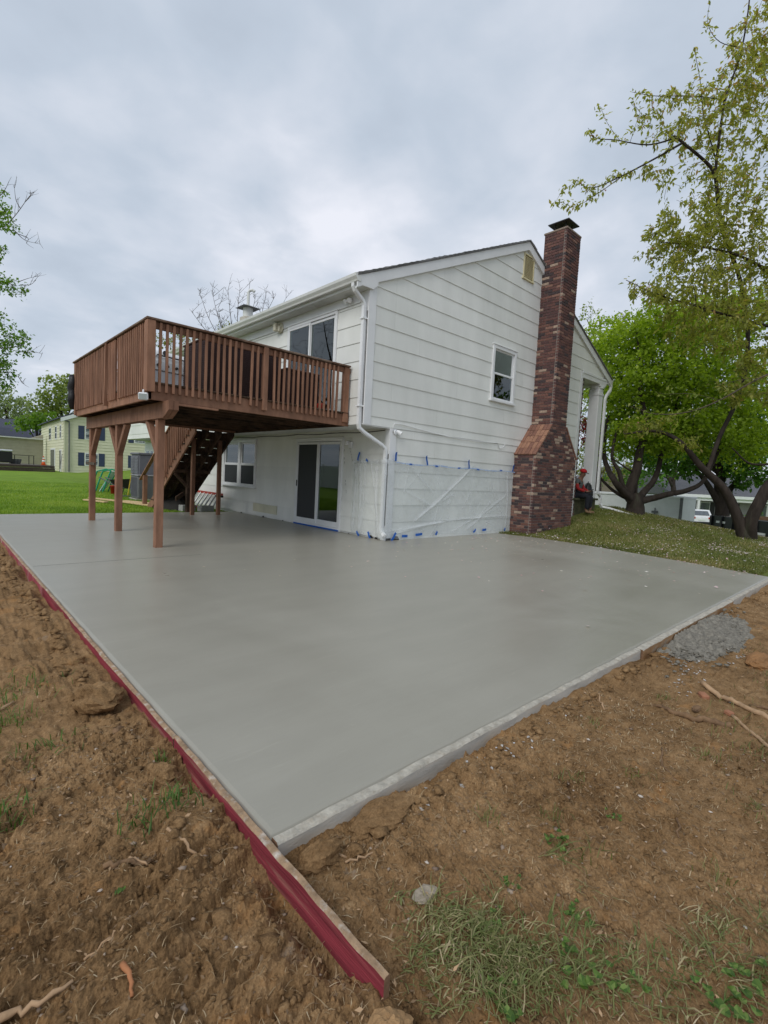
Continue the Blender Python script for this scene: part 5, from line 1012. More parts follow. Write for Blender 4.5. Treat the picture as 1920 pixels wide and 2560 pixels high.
# white SUV rear beyond
s0 = at(1752, 1310, 38); sz = zt_(s0[0], s0[1]); fw = np.array([CD[0], CD[1], 0]); fw /= np.linalg.norm(fw); ri = np.array([CR[0], CR[1], 0]); ri /= np.linalg.norm(ri)
cr_ = empty('parked_car', (s0[0], s0[1], sz), 0, 'white car seen from behind beside the enclosed trailer', 'car'); M_CARW = pm('car_white', (.75, .76, .78), .2, .03, 3, 0, spec=.6)
m = MB(); m.prism([z(.35), fw*4.3+z(.35), fw*4.35+z(.75), fw*3.3+z(.95), fw*2.7+z(1.45), fw*.5+z(1.48), fw*.1+z(1.0), -fw*.06+z(.9), -fw*.08+z(.5)], ri*1.75); m.v = [tuple(np.array(v)-ri*.87) for v in m.v]; m.build('body', M_CARW, cr_)
m = MB(); m.obox(fw*.30+z(1.22)-fw*.06, ri, np.array([0, 0, 1.0])*.75+fw*.66, np.cross(ri, np.array([0, 0, .75])+fw*.66), .68, .20, .02); m.build('rear_window', M_NWIN, cr_)
for s_ in (-1, 1): m = MB(); m.obox(-fw*.075+ri*s_*.68+z(.86), ri, fw, (0, 0, 1), .17, .03, .07, .01); m.build('tail_light', MATS['red_plastic'], cr_)
m = MB(); m.obox(-fw*.1+z(.45), ri, fw, (0, 0, 1), .85, .06, .12, .03); m.build('bumper', M_BLACK, cr_); m = MB(); m.obox(-fw*.09+z(.72), ri, fw, (0, 0, 1), .26, .015, .06); m.build('number_plate', M_TRIM, cr_)
for s_ in (-1, 1):
    for u in (.75, 3.5): m = MB(); m.tube([fw*u+ri*s_*.70+z(.33), fw*u+ri*s_*.90+z(.33)], .33, 16); m.build('wheel', M_BLACK, cr_)
# house across the street
g0 = at(1640, 1300, 42); gzz = at(1740, 1240, 42)[2]-2.55; U = ri; oh = empty('street_house', (g0[0], g0[1], gzz), 0, 'white single-storey house with grey roof and covered porch across the street', 'house')
m = MB(); m.prism([U*1.6, U*14, U*14+z(2.6), U*1.6+z(2.6)], fw*8); m.v = [tuple(np.array(v)+fw*1.8) for v in m.v]; m.build('wall', pm('street_siding', (.35, .34, .33), .8, .1, 4, .1), oh)
m = MB(); m.prism([U*1+z(2.55)-fw*.4, U*1+fw*4.6+z(4.6), U*1+fw*10.4+z(2.55)], U*13.6); m.build('roof', pm('grey_shingle', (.14, .14, .155), .9, .3, 14, .5, 60), oh); m = MB(); m.obox(U*7.8-fw*.42+z(2.58), U, fw, (0, 0, 1), 6.8, .05, .12); m.build('gutter', M_TRIM, oh)
m = MB(); m.obox(U*7.8-fw*.2+z(2.34), U, fw, (0, 0, 1), 6.6, .1, .14); m.build('porch_beam', M_TRIM, oh)
for u in (3.35, 6.3, 9.4): m = MB(); m.obox(U*u-fw*.2+z(1.15), U, fw, (0, 0, 1), .09, .09, 1.15); m.build('porch_post', M_TRIM, oh)
m = MB(); m.obox(U*7.8+fw*.7+z(.1), U, fw, (0, 0, 1), 6.6, 1.1, .12); m.build('porch_floor', M_TRIMO, oh)
for u in (5.2, 7.4, 10.3):
    m = MB(); m.obox(U*u+fw*1.77+z(1.4), U, fw, (0, 0, 1), .45, .04, .65); wo_ = m.build('window', M_TRIM, oh); m = MB(); m.obox(U*u+fw*1.72+z(1.4), U, fw, (0, 0, 1), .38, .02, .57); m.build('pane', M_NWIN, wo_)
    for s_ in (-1, 1): m = MB(); m.obox(U*(u+s_*.68)+fw*1.76+z(1.4), U, fw, (0, 0, 1), .2, .03, .65); m.build('shutter', M_BLACK, oh)
lc = empty('lounge_chair', tuple(np.array([g0[0], g0[1], gzz])+U*3.9+fw*.5+z(.23)), math.atan2(U[1], U[0]), 'white folding lounge chair on the porch across the street', 'chair')
m = MB(); m.beam((-.1, 0, .3), (.5, 0, .35), .5, .04); m.build('seat', M_TRIM, lc); m = MB(); m.beam((-.1, 0, .3), (-.5, 0, .95), .5, .04, (1, 0, .3)); m.build('backrest', M_TRIM, lc)
for sx_ in (-.1, .45):
    for sy_ in (-.22, .22): MB().box(sx_-.015, sx_+.015, sy_-.015, sy_+.015, 0, .31).build('leg', M_GREYD, lc)
h2 = at(1560, 1190, 58); h2o = empty('far_house', (h2[0], h2[1], -1.6), 0, 'brown gabled house half hidden behind the forked tree', 'house'); m = MB(); m.prism([U*-5, U*6, U*6+z(2.8), U*.5+z(5.2), U*-5+z(2.8)], fw*8); m.build('wall', pm('brown_siding', (.20, .17, .13), .8, .1), h2o)
m = MB(); m.prism([U*-5.6-fw*.4+z(2.6), U*.5-fw*.4+z(5.35), U*.5-fw*.4+z(5.52), U*-5.6-fw*.4+z(2.78)], fw*8.8); m.prism([U*6.6-fw*.4+z(2.6), U*.5-fw*.4+z(5.35), U*.5-fw*.4+z(5.52), U*6.6-fw*.4+z(2.78)], fw*8.8); m.build('roof', MATS['grey_shingle'], h2o)
# asphalt street and driveway
m = MB(); xs_ = np.linspace(17.5, 33, 30); ys_ = np.linspace(-60, 60, 40); V = [(x, y, Hs(x, y)+.03) for y in ys_ for x in xs_]; m.add(V, [[j*30+i, j*30+i+1, (j+1)*30+i+1, (j+1)*30+i] for j in range(39) for i in range(29)]); tag(m.build('road', pm('asphalt', (.055, .055, .058), .9, .2, 20, .3, 100), None, True), 'grey asphalt street below the grass bank', 'road', kind='structure')
# ------------------------------------------------------------------ trees
M_BARK = pm('bark', (.085, .066, .052), .95, .35, 9, .9, 35, .15, (1, 1, .3), (.12, .12, .095), .35, 3)
M_BARKD = pm('bark_dark', (.045, .036, .030), .95, .35, 9, .9, 35, .15, (1, 1, .3), (.07, .075, .05), .3, 3)
def catmull(P, n=5):
    P = [np.array(p, float) for p in P]; P = [2*P[0]-P[1]]+P+[2*P[-1]-P[-2]]; out = []
    for i in range(1, len(P)-2):
        for k in range(n): t = k/n; a, b, c, d = P[i-1:i+3]; out.append(.5*((2*b)+(c-a)*t+(2*a-5*b+4*c-d)*t*t+(-a+3*b-3*c+d)*t**3))
    out.append(P[-2]); return np.array(out)
def limb_px(pts, n=5): return catmull([at(*p) for p in pts], n)
class Tree:
    def __init__(s, seed): s.r = np.random.default_rng(seed); s.tubes = []; s.nodes = []; s.nr = []; s.twigs = []
    def limb(s, P, r0, r1, leafy=0):
        P = np.asarray(P); rad = r0+(r1-r0)*np.linspace(0, 1, len(P))**.8; s.tubes.append((P, rad)); s.nodes += list(P); s.nr += list(rad)
        if leafy: s.twigs.append((P[int(len(P)*(1-leafy)):], 1.0))
    def grow(s, targets, rt=.004, droop=.12, ext=.35, rmax=.03, wig=.10):
        'connect target points to the nearest wood, nearest first, so that branches fork naturally'
        T = np.array(targets); nodes = np.array(s.nodes); d0 = np.array([np.min(np.sum((nodes-t)**2, 1)) for t in T]); T = T[np.argsort(d0)]
        cap = len(nodes)+len(T)*5; arr = np.zeros((cap, 3)); rr = np.zeros(cap); k = len(nodes); arr[:k] = nodes; rr[:k] = s.nr
        for t in T:
            D = arr[:k]-t; dd = np.sum(D*D, 1); up = np.clip(D[:, 2], 0, None); i = int(np.argmin(dd+.6*up*up)); a = arr[i]; l = math.sqrt(dd[i])
            if l < .04: continue
            m = max(3, min(7, int(l/.22)+2)); u = np.linspace(0, 1, m)[:, None]; P = a+(t-a)*u
            P = P+np.array([0, 0, 1.0])*(np.sin(u*math.pi)*droop*l)+s.r.normal(0, wig*l*.22, (m, 3))*np.sin(u*math.pi)
            ra = min(rr[i]*.7, rmax*(.4+l*.35)); ra = max(ra, rt*1.3); rad = ra+(rt-ra)*u[:, 0]; s.tubes.append((P, rad)); s.twigs.append((P, min(1, .25+ext/l) if l > ext else 1.0))
            n = min(m-1, 5); sel = np.linspace(1, m-1, n).astype(int); arr[k:k+n] = P[sel]; rr[k:k+n] = rad[sel]; k += n
        s.nodes = list(arr[:k]); s.nr = list(rr[:k])
    def wood(s, name, mat, parent, rmin=0.0):
        V = []; F = []; base = 0
        for P, rad in s.tubes:
            if rad[0] < rmin: continue
            m = len(P); n = 10 if rad[0] > .09 else 6 if rad[0] > .02 else 4; T = np.gradient(P, axis=0); T /= np.linalg.norm(T, axis=1)[:, None]+1e-9
            ref = np.array([.3, .2, 1.0]) if abs(T[0][2]) < .85 else np.array([1.0, .2, 0]); A = np.cross(T, ref); A /= np.linalg.norm(A, axis=1)[:, None]+1e-9; B = np.cross(T, A); th = 2*np.pi*np.arange(n)/n
            rr = rad[:, None]*(1+(.10 if rad[0] > .06 else 0)*np.sin(th*3+P[:, :1]*9+P[:, 2:]*4))
            ring = P[:, None, :]+rr[..., None]*(A[:, None, :]*np.cos(th)[None, :, None]+B[:, None, :]*np.sin(th)[None, :, None]); V.append(ring.reshape(-1, 3))
            i = np.arange((m-1)*n); r_, c_ = i//n, i % n; F.append(base+np.stack([r_*n+c_, r_*n+(c_+1) % n, (r_+1)*n+(c_+1) % n, (r_+1)*n+c_], -1)); base += m*n
        return link(name, npmesh(name, np.concatenate(V), np.concatenate(F), mat, smooth=True), parent)
    def leaves(s, name, mat, parent, per_m, size, asp=.45, spread=.10, droop=.5, fold=.25, hbias=0, clump=3, curl=.15):
        C = []; Dr = []
        for P, fr in s.twigs:
            m = len(P); seg = np.linalg.norm(np.diff(P, axis=0), axis=1); L_ = seg.sum()*fr; n = s.r.poisson(max(.4, L_*per_m))
            if n == 0: continue
            t = 1-s.r.random(n)*fr; f = t*(m-1); i = np.minimum(f.astype(int), m-2); u = (f-i)[:, None]; C.append(P[i]*(1-u)+P[i+1]*u); Dr.append(np.repeat((P[-1]-P[0])[None]/(np.linalg.norm(P[-1]-P[0])+1e-9), n, 0))
        C = np.concatenate(C); Dr = np.concatenate(Dr); C = np.repeat(C, clump, 0); Dr = np.repeat(Dr, clump, 0); n = len(C)
        C = C+s.r.normal(0, spread*.5, (n, 3)); d = Dr*.5+s.r.normal(0, .8, (n, 3)); d[:, 2] -= droop; d /= np.linalg.norm(d, axis=1)[:, None]
        up = np.array([0, 0, 1.0])+s.r.normal(0, .55, (n, 3)); w_ = np.cross(d, up); w_ /= np.linalg.norm(w_, axis=1)[:, None]+1e-9; nn_ = np.cross(w_, d)
        sz = (size*s.r.uniform(.55, 1.25, n))[:, None]; hw = sz*asp*.5; lift = hw*fold
        b = C; tip = C+d*sz-nn_*sz*curl; l = C+d*sz*.45+w_*hw+nn_*lift; r_ = C+d*sz*.45-w_*hw+nn_*lift
        V = np.stack([b, r_, tip, l], 1).reshape(-1, 3); q = np.arange(n)*4; F = np.concatenate([np.stack([q, q+1, q+2], -1), np.stack([q, q+2, q+3], -1)])
        v = np.clip(s.r.normal(.5, .22, n)+hbias*(C[:, 2]-C[:, 2].mean()), 0, 1); return link(name, npmesh(name, V, F, mat, attr=np.concatenate([v, v])), parent)
def blob(r, px, py, D, rx, ry, rd, n, shell=.0):
    'n points inside an ellipsoid given by its pixel centre and radii at depth D'
    k = D/FPX; q = r.normal(0, 1, (n, 3)); q /= np.linalg.norm(q, axis=1)[:, None]; q *= ((shell+(1-shell)*r.random(n))**.45)[:, None]; c = at(px, py, D)
    return c+q[:, :1]*CR*rx*k+q[:, 1:2]*CU*ry*k+q[:, 2:]*CD*rd
L_CH = leafmat('cherry_leaf', (.19, .225, .045), (.42, .43, .11), (.46, .30, .17), .6)
L_CHL = leafmat('young_cherry_leaf', (.13, .19, .03), (.26, .30, .07), (.28, .15, .08), .42)
L_MA = leafmat('maple_leaf', (.17, .27, .018), (.36, .50, .045), (.52, .64, .09), .55)
L_DK = leafmat('dark_leaf', (.045, .12, .012), (.12, .27, .028), (.20, .36, .05), .45)
L_LF = leafmat('left_leaf', (.065, .15, .016), (.18, .32, .04), (.28, .40, .07), .48)
L_PALE = leafmat('pale_leaf', (.13, .19, .05), (.29, .36, .11), (.40, .45, .18), .5)
L_YEL = leafmat('yellow_leaf', (.15, .18, .03), (.30, .31, .06), (.36, .36, .10), .4)
L_RED = leafmat('red_leaf', (.06, .006, .006), (.22, .015, .015), (.30, .03, .02), .35)
L_PINK = leafmat('blossom', (.40, .12, .17), (.55, .22, .27), (.70, .45, .45), .4)
def troot(name, base, label, cat='tree'): return empty(name, tuple(base), 0, label, cat)
def unparent(o, root): o.location = (-root.location[0], -root.location[1], -root.location[2])
def fin(t, root, leafm, per_m, size, bark=None, rmin=0, **kw):
    o = t.wood('trunk', bark or M_BARK, root, rmin); unparent(o, root)
    if leafm: c = t.leaves('crown', leafm, root, per_m, size, **kw); unparent(c, root)
# --- cherry tree (right, olive and reddish young leaves)
t = Tree(11); base = np.array([9.85, -3.85, Hs(9.85, -3.85)-.05]); root = troot('cherry_tree', base, 'large cherry tree with olive-red young leaves overhanging from the right')
b0 = tuple
def L(pts, r0, r1, lf=0): t.limb(limb_px(pts), r0, r1, lf)
t.limb(catmull([base, at(1848, 1300, 12.7), at(1812, 1225, 12.7), at(1752, 1165, 12.7), at(1700, 1105, 12.6), at(1640, 1078, 12.6), at(1560, 1085, 12.5)]), .17, .015)
t.limb(catmull([base+np.array([.1, -.1, 0]), at(1880, 1300, 12.5), at(1915, 1225, 12.4), at(1985, 1150, 12.2), at(2010, 1000, 12), at(1990, 850, 12)]), .16, .11)
L([(1770, 1175, 12.7), (1800, 1090, 12.8), (1850, 980, 12.9), (1870, 850, 12.9), (1850, 700, 12.8), (1805, 570, 12.5), (1788, 430, 12.2)], .055, .045)
L([(1990, 1010, 12), (1960, 1140, 12.2), (1880, 1160, 12.6), (1830, 1120, 12.6)], .05, .015)
L([(1788, 440, 12.2), (1770, 410, 12.1), (1705, 355, 12), (1685, 340, 12)], .045, .028)
L([(1705, 358, 12), (1640, 395, 11.9), (1560, 437, 11.8), (1480, 470, 11.7), (1440, 450, 11.7)], .028, .006, .6)
L([(1560, 437, 11.8), (1500, 480, 11.7), (1440, 515, 11.7), (1400, 505, 11.7)], .012, .004, .8)
L([(1440, 455, 11.7), (1405, 480, 11.7), (1378, 525, 11.7)], .006, .003, .9)
L([(1690, 345, 12), (1620, 362, 11.9), (1540, 350, 11.9), (1490, 345, 11.9), (1470, 320, 11.9)], .022, .005, .6)
L([(1550, 352, 11.9), (1520, 310, 11.9), (1500, 265, 11.9)], .006, .003, .8); L([(1575, 356, 11.9), (1590, 310, 11.9), (1600, 280, 11.9)], .006, .003, .8)
L([(1788, 430, 12.2), (1800, 330, 12.1), (1815, 240, 12), (1850, 140, 12), (1870, 30, 12), (1880, -80, 12)], .035, .012)
L([(1790, 400, 12.2), (1760, 290, 12), (1750, 200, 11.9), (1735, 120, 11.9)], .016, .004, .5); L([(1860, 120, 12), (1800, 105, 12), (1770, 60, 12), (1775, 0, 12)], .012, .004, .8); L([(1815, 250, 12), (1730, 240, 11.9), (1640, 240, 11.8), (1580, 230, 11.8)], .02, .005, .6)
L([(1990, 860, 12), (1960, 700, 11.9), (1940, 500, 11.8), (1960, 300, 11.8)], .12, .05); L([(1960, 700, 11.9), (1850, 640, 11.8), (1740, 615, 11.8), (1650, 605, 11.8)], .05, .008, .5)
L([(1985, 830, 12), (1860, 800, 11.6), (1740, 765, 11.4), (1640, 735, 11.3), (1565, 700, 11.3)], .045, .007, .6); L([(1740, 765, 11.4), (1735, 720, 11.3), (1715, 660, 11.3), (1700, 620, 11.3)], .012, .004, .7)
blobs = [(1830, 330, 12, 110, 190, 1.4, 260), (1900, 150, 12, 75, 150, 1.2, 230), (1700, 300, 11.9, 95, 90, .9, 100), (1790, 560, 12, 150, 130, 1.3, 270), (1880, 640, 11.9, 100, 190, 1.3, 270), (1700, 600, 11.8, 110, 70, .9, 130), (1790, 790, 11.5, 160, 90, 1.0, 260), (1660, 730, 11.3, 90, 40, .6, 70), (1620, 430, 11.9, 100, 60, .6, 22), (1640, 250, 11.9, 70, 40, .5, 14), (1880, 930, 11.6, 90, 90, .9, 150), (1740, 690, 11.6, 110, 50, .8, 90), (1630, 1065, 12.5, 80, 26, .5, 40), (1720, 1110, 12.6, 60, 30, .5, 30)]
tg = np.concatenate([blob(t.r, *b) for b in blobs]); t.grow(tg, .0035, .10, .4, .022)
fin(t, root, L_CH, 15, .125, M_BARKD, 0, asp=.46, spread=.10, droop=.6, clump=3, hbias=.03, curl=.2)
# blossom remnants on the outer twigs
bl_ = Tree(12); bl_.twigs = [(P, f_) for P, f_ in t.twigs if (P[-1]-CP)@CR/((P[-1]-CP)@CD)*FPX+960 < 1640][:90]
if bl_.twigs: o = bl_.leaves('blossom', L_PINK, root, 1.5, .05, asp=.8, spread=.05, droop=.2, clump=2); unparent(o, root)
# low foreground branch of the cherry with pale new leaves
t = Tree(13); L([(2010, 900, 9.4), (1900, 945, 9.2), (1800, 1000, 9.0), (1720, 1030, 8.9), (1640, 1035, 8.8), (1575, 1015, 8.8)], .022, .004, .8); L([(1800, 1000, 9), (1730, 985, 8.9), (1660, 985, 8.9), (1640, 980, 8.9)], .006, .003, .9); L([(1900, 945, 9.2), (1850, 950, 9.1), (1790, 965, 9)], .007, .003, .9)
t.twigs = t.twigs[:]; o = t.wood('low_branch', M_BARK, root); unparent(o, root); o = t.leaves('low_branch_leaves', L_CHL, root, 26, .085, asp=.45, spread=.10, droop=.35, clump=1); unparent(o, root)
# --- bright green maple with several stems
t = Tree(21); base = at(1588, 1296, 15.2); base[2] = Hs(base[0], base[1])-.1; root = troot('maple_tree', base, 'multi-stemmed bright green maple beside the porch column')
st = at(1588, 1255, 15.2)
for pts, r0 in (([(1572, 1235, 15.2), (1590, 1180, 15.2), (1602, 1120, 15.2), (1615, 1060, 15.3), (1600, 980, 15.4)], .20), ([(1555, 1225, 15), (1535, 1200, 14.9), (1515, 1160, 15.6), (1510, 1110, 16), (1520, 1040, 16.4)], .13), ([(1560, 1220, 15), (1548, 1180, 15), (1530, 1140, 15.1), (1545, 1060, 15.3)], .10), ([(1615, 1225, 15.3), (1640, 1190, 15.5), (1655, 1130, 15.7), (1680, 1060, 15.8), (1700, 980, 16)], .12), ([(1615, 1250, 15.2), (1660, 1238, 15.2), (1720, 1225, 15.3), (1760, 1200, 15.4), (1800, 1120, 15.6)], .13), ([(1545, 1235, 15.4), (1510, 1205, 15.8), (1480, 1165, 16.2), (1470, 1120, 16.6)], .07), ([(1590, 1190, 15.2), (1565, 1170, 15.1), (1530, 1145, 15)], .05)):
    t.limb(catmull([st]+[at(*p) for p in pts]), r0, r0*.35)
t.limb(catmull([base, (base+st)/2+np.array([.03, 0, 0]), st, st+np.array([.03, .02, .25])]), .31, .2)
t.limb(limb_px([(1600, 980, 15.4), (1600, 900, 15.5), (1590, 820, 15.6)]), .07, .02); t.limb(limb_px([(1700, 980, 16), (1710, 880, 16.2), (1700, 800, 16.3)]), .05, .02); t.limb(limb_px([(1800, 1120, 15.6), (1830, 1000, 16), (1830, 880, 16.3)]), .06, .02)
blobs = [(1570, 910, 17, 85, 130, 1.4, 200), (1640, 830, 16, 110, 75, 1.6, 230), (1640, 960, 15.8, 130, 100, 1.8, 330), (1740, 950, 16.2, 120, 140, 1.8, 300), (1575, 1040, 16.8, 70, 80, 1.2, 150), (1620, 1090, 15.4, 110, 50, 1.4, 180), (1840, 980, 16.3, 100, 130, 1.6, 230), (1740, 1090, 15.8, 110, 60, 1.4, 170), (1870, 1110, 15.8, 70, 60, 1.2, 90), (1800, 800, 17, 130, 70, 1.5, 200), (1740, 1060, 15, 90, 40, .8, 60), (1510, 950, 18, 50, 80, 1.0, 110), (1500, 850, 19, 45, 60, 1.0, 60)]
tg = np.concatenate([blob(t.r, *b) for b in blobs]); t.grow(tg, .0035, .10, .35, .02)
fin(t, root, L_MA, 30, .12, M_BARKD, 0, asp=.8, spread=.24, droop=.15, clump=3, hbias=.05, curl=.1)
# --- big dark tree behind, sparse light tree, red maple, porch-side shrubs
def simple(name, seed, px, py, D, r0, blobs, leafm, per_m, size, label, height_px, bark=None, cat='tree', asp=.7, clump=3, bare=False, droop=.2, spread=.2, rmin=0, lean=0):
    t = Tree(seed); b = at(px, py, D); b[2] = Hs(b[0], b[1])-.1; root = troot(name, b, label, cat); top = at(px+lean, height_px, D); P = catmull([b, b+(top-b)*.35+t.r.normal(0, .1, 3), b+(top-b)*.7+t.r.normal(0, .15, 3), top]); t.limb(P, r0, r0*.25)
    for q in blobs[:10]:
        c = at(q[0], q[1], q[2]); i = int(len(P)*t.r.uniform(.35, .75)); t.limb(catmull([P[i], (P[i]+c)/2+np.array([0, 0, .12])*np.linalg.norm(c-P[i]), c], 4), r0*.4, r0*.1)
    tg = np.concatenate([blob(t.r, *q) for q in blobs]); t.grow(tg, .005 if not bare else .006, .10, .5, .05); fin(t, root, None if bare else leafm, per_m, size, bark or M_BARKD, rmin, asp=asp, spread=spread, droop=droop, clump=clump, hbias=.03)
    return t
simple('shade_tree', 31, 1812, 1300, 22, .42, [(1800, 1120, 22, 130, 70, 2.5, 170), (1700, 1150, 22, 90, 50, 2, 110), (1640, 1120, 23, 80, 60, 2, 90), (1880, 1180, 21, 60, 50, 1.6, 80), (1870, 1020, 22, 90, 90, 2, 110), (1700, 1030, 23, 110, 80, 2, 110)], L_DK, 16, .20, 'thick dark-trunked shade tree standing behind the cherry fork', 1120)
simple('roadside_tree', 32, 1500, 1290, 30, .22, [(1468, 800, 30, 26, 55, 1.2, 22), (1462, 900, 30, 28, 60, 1.5, 40), (1530, 830, 30, 45, 40, 1.6, 26), (1500, 900, 30, 55, 60, 2, 60), (1560, 790, 30, 25, 40, 1.2, 14), (1475, 1010, 30, 40, 80, 2, 130), (1470, 1120, 30, 35, 70, 2, 120)], L_PALE, 8, .17, 'loose pale green tree rising behind the house roof on the right', 800, clump=2, spread=.22)
simple('red_maple', 33, 1468, 1260, 26, .10, [(1472, 1085, 26, 18, 36, .8, 60), (1462, 1060, 26, 12, 20, .6, 20)], L_RED, 14, .13, 'dark red maple glimpsed between the brick wall and porch column', 1090, spread=.15)
simple('green_shrub', 34, 1490, 1285, 34, .12, [(1470, 1160, 34, 40, 45, 1.6, 60), (1530, 1165, 36, 50, 50, 1.6, 60), (1440, 1180, 34, 30, 30, 1.4, 30)], L_YEL, 10, .16, 'yellow-green bush behind the porch beyond the trailer', 1180, cat='bush')
simple('shade_tree', 35, 1690, 1300, 40, .35, [(1620, 1130, 40, 100, 60, 3, 90), (1740, 1120, 42, 110, 70, 3, 100), (1850, 1100, 40, 120, 80, 3, 100), (1530, 1090, 42, 60, 70, 2.5, 70), (1600, 1190, 40, 110, 30, 2.5, 80)], L_DK, 7, .26, 'dense dark tree behind the enclosed trailer', 1150, spread=.35)
q_ = at(1895, 1262, 30); sb = Tree(36); b = np.array([q_[0], q_[1], Hs(q_[0], q_[1])]); root = troot('porch_shrub', b, 'small pruned shrub in front of the house across the street', 'bush'); sb.limb(catmull([b, b+np.array([0, 0, .5]), b+np.array([.05, 0, 1.0])]), .06, .02); sb.grow(b+np.array([0, 0, 1.15])+sb.r.normal(0, .32, (60, 3)), .005); fin(sb, root, L_DK, 12, .09, None, 0, asp=.6, clump=3)
# --- left side
t = Tree(41); base = at(-260, 1180, 23); base[2] = Hs(base[0], base[1])-.1; root = troot('edge_tree', base, 'leafy tree reaching into the frame at the left edge'); top = at(-150, 380, 23); t.limb(catmull([base, at(-240, 950, 23), at(-190, 700, 23), top]), .35, .10)
for pts in ([(-190, 700, 23), (-90, 590, 23), (-10, 540, 23), (30, 520, 23)], [(-200, 740, 23), (-100, 720, 23), (0, 705, 23), (40, 715, 23)], [(-210, 850, 23), (-100, 850, 22.5), (0, 870, 22.5), (60, 862, 22.5)], [(-220, 900, 23), (-90, 910, 22.5), (0, 930, 22.5), (30, 930, 22.5)], [(-180, 640, 23), (-60, 600, 23), (10, 622, 23)]): t.limb(limb_px(pts, 4), .07, .012, .4)
bare_l = [[(20, 560, 23), (45, 530, 23), (70, 495, 23), (84, 480, 23)], [(50, 520, 23), (40, 500, 23), (36, 470, 23)], [(62, 505, 23), (76, 490, 23), (75, 475, 23)], [(-10, 500, 23), (10, 478, 23), (22, 455, 23)], [(35, 575, 23), (62, 600, 23), (100, 610, 23)], [(45, 585, 23), (70, 595, 23), (66, 608, 23)], [(45, 705, 23), (70, 696, 23), (95, 690, 23)], [(50, 712, 23), (75, 712, 23), (90, 700, 23)], [(60, 880, 22.5), (85, 880, 22.5), (105, 884, 22.5)], [(45, 940, 22.5), (55, 955, 22.5), (62, 962, 22.5)]]
for pts in bare_l: t.limb(limb_px(pts, 3), .02, .006)
for pts in bare_l:
    P = limb_px(pts, 3)
    for k in range(5): a = P[t.r.integers(2, len(P))]; e_ = a+CR*t.r.normal(.1, .2)+CU*t.r.normal(.18, .25)+CD*t.r.normal(0, .1); t.limb(np.array([a, (a+e_)/2+t.r.normal(0, .02, 3), e_]), .009, .004)
nb = len(t.twigs); tg = np.concatenate([blob(t.r, *b_) for b_ in [(-10, 530, 23, 45, 45, 1, 40), (20, 560, 23, 35, 22, .6, 20), (-5, 622, 23, 28, 12, .5, 12), (20, 715, 23, 45, 25, .8, 30), (-10, 785, 23, 25, 25, .7, 18), (5, 835, 22.5, 50, 30, .9, 40), (55, 860, 22.5, 30, 25, .6, 22), (5, 905, 22.5, 50, 40, .9, 45), (0, 960, 22.5, 35, 18, .7, 18), (-120, 700, 23, 100, 250, 2, 160), (-40, 450, 23, 40, 40, 1, 20)]]); t.grow(tg, .006, .05, .5, .03)
fin(t, root, L_LF, 11, .15, M_BARK, 0, asp=.7, spread=.22, droop=.2, clump=3, hbias=.03)
simple('backyard_tree', 42, 150, 1170, 62, .35, [(150, 975, 62, 48, 40, 2.5, 90), (115, 1010, 62, 42, 35, 2.5, 80), (190, 1000, 62, 55, 60, 2.5, 120), (100, 1040, 62, 35, 20, 2, 30), (240, 1010, 62, 50, 60, 2.5, 80)], leafm := L_PALE, 6, .42, 'rounded yellow-green tree behind the yellow house', 1000, spread=.5, clump=3, rmin=.02)
simple('backyard_tree', 43, 20, 1160, 75, .4, [(10, 1010, 75, 45, 40, 3, 90), (55, 1025, 75, 25, 35, 2.5, 50), (-40, 1020, 75, 50, 50, 3, 60), (30, 1050, 75, 60, 18, 3, 50)], leafmat('grey_green_leaf', (.14, .20, .09), (.28, .35, .17), (.38, .43, .24), .45), 5, .5, 'pale grey-green tree at the far left above the slate roofs', 1010, spread=.6, clump=3, rmin=.02)
simple('hedge_tree', 44, 90, 1160, 58, .2, [(85, 1055, 58, 40, 18, 2, 60), (60, 1062, 58, 40, 14, 2, 40), (120, 1050, 58, 30, 25, 2, 40)], L_LF, 6, .4, 'low bright tree between the slate roof and the yellow house', 1060, spread=.5, clump=3, rmin=.02)
# --- bare tree and yellowish tree beyond the roof
t = Tree(51); base = at(590, 1180, 34); base[2] = -.2; root = troot('bare_tree', base, 'bare branching tree showing above the roof beside the metal flue'); t.limb(catmull([base, at(592, 1000, 34), at(595, 900, 34)]), .28, .2)
r51 = t.r
for (x1, y1) in ((500, 735), (530, 730), (570, 725), (600, 720), (625, 705), (640, 735), (665, 740), (690, 735), (545, 770), (480, 780), (715, 745)):
    x0 = 595+(x1-595)*.35; P = limb_px([(595, 920, 34), (x0, 870, 34+r51.normal(0, .5)), (x0+(x1-x0)*.6+r51.normal(0, 4), 870+(y1-870)*.55, 34+r51.normal(0, .8)), (x1, y1, 34+r51.normal(0, 1))]); t.limb(P, .05, .009)
    for k in range(13):
        a = P[r51.integers(5, len(P))]; l = r51.uniform(.3, 1.1); e_ = a+CR*l*r51.normal(0, .45)+CU*l*r51.uniform(.4, 1)+CD*l*r51.normal(0, .4); m_ = (a+e_)/2+r51.normal(0, .04, 3); t.limb(np.array([a, m_, e_]), .015, .007)
        for k2 in range(2): e2 = m_+CR*l*r51.normal(0, .35)+CU*l*r51.uniform(.1, .5)+CD*l*r51.normal(0, .3); t.limb(np.array([m_, (m_+e2)/2+r51.normal(0, .02, 3), e2]), .010, .006)
o = t.wood('trunk', pm('pale_bark', (.13, .11, .11), .95, .2, 8, .3), root); unparent(o, root)
simple('spring_tree', 52, 440, 1180, 30, .15, [(425, 860, 30, 40, 40, 1.5, 34), (455, 850, 30, 35, 30, 1.5, 26), (600, 830, 31, 60, 18, 1.5, 26), (660, 815, 31, 40, 14, 1.5, 10)], L_YEL, 7, .16, 'thin yellow-green spring tree seen through the deck balusters', 880, spread=.25)
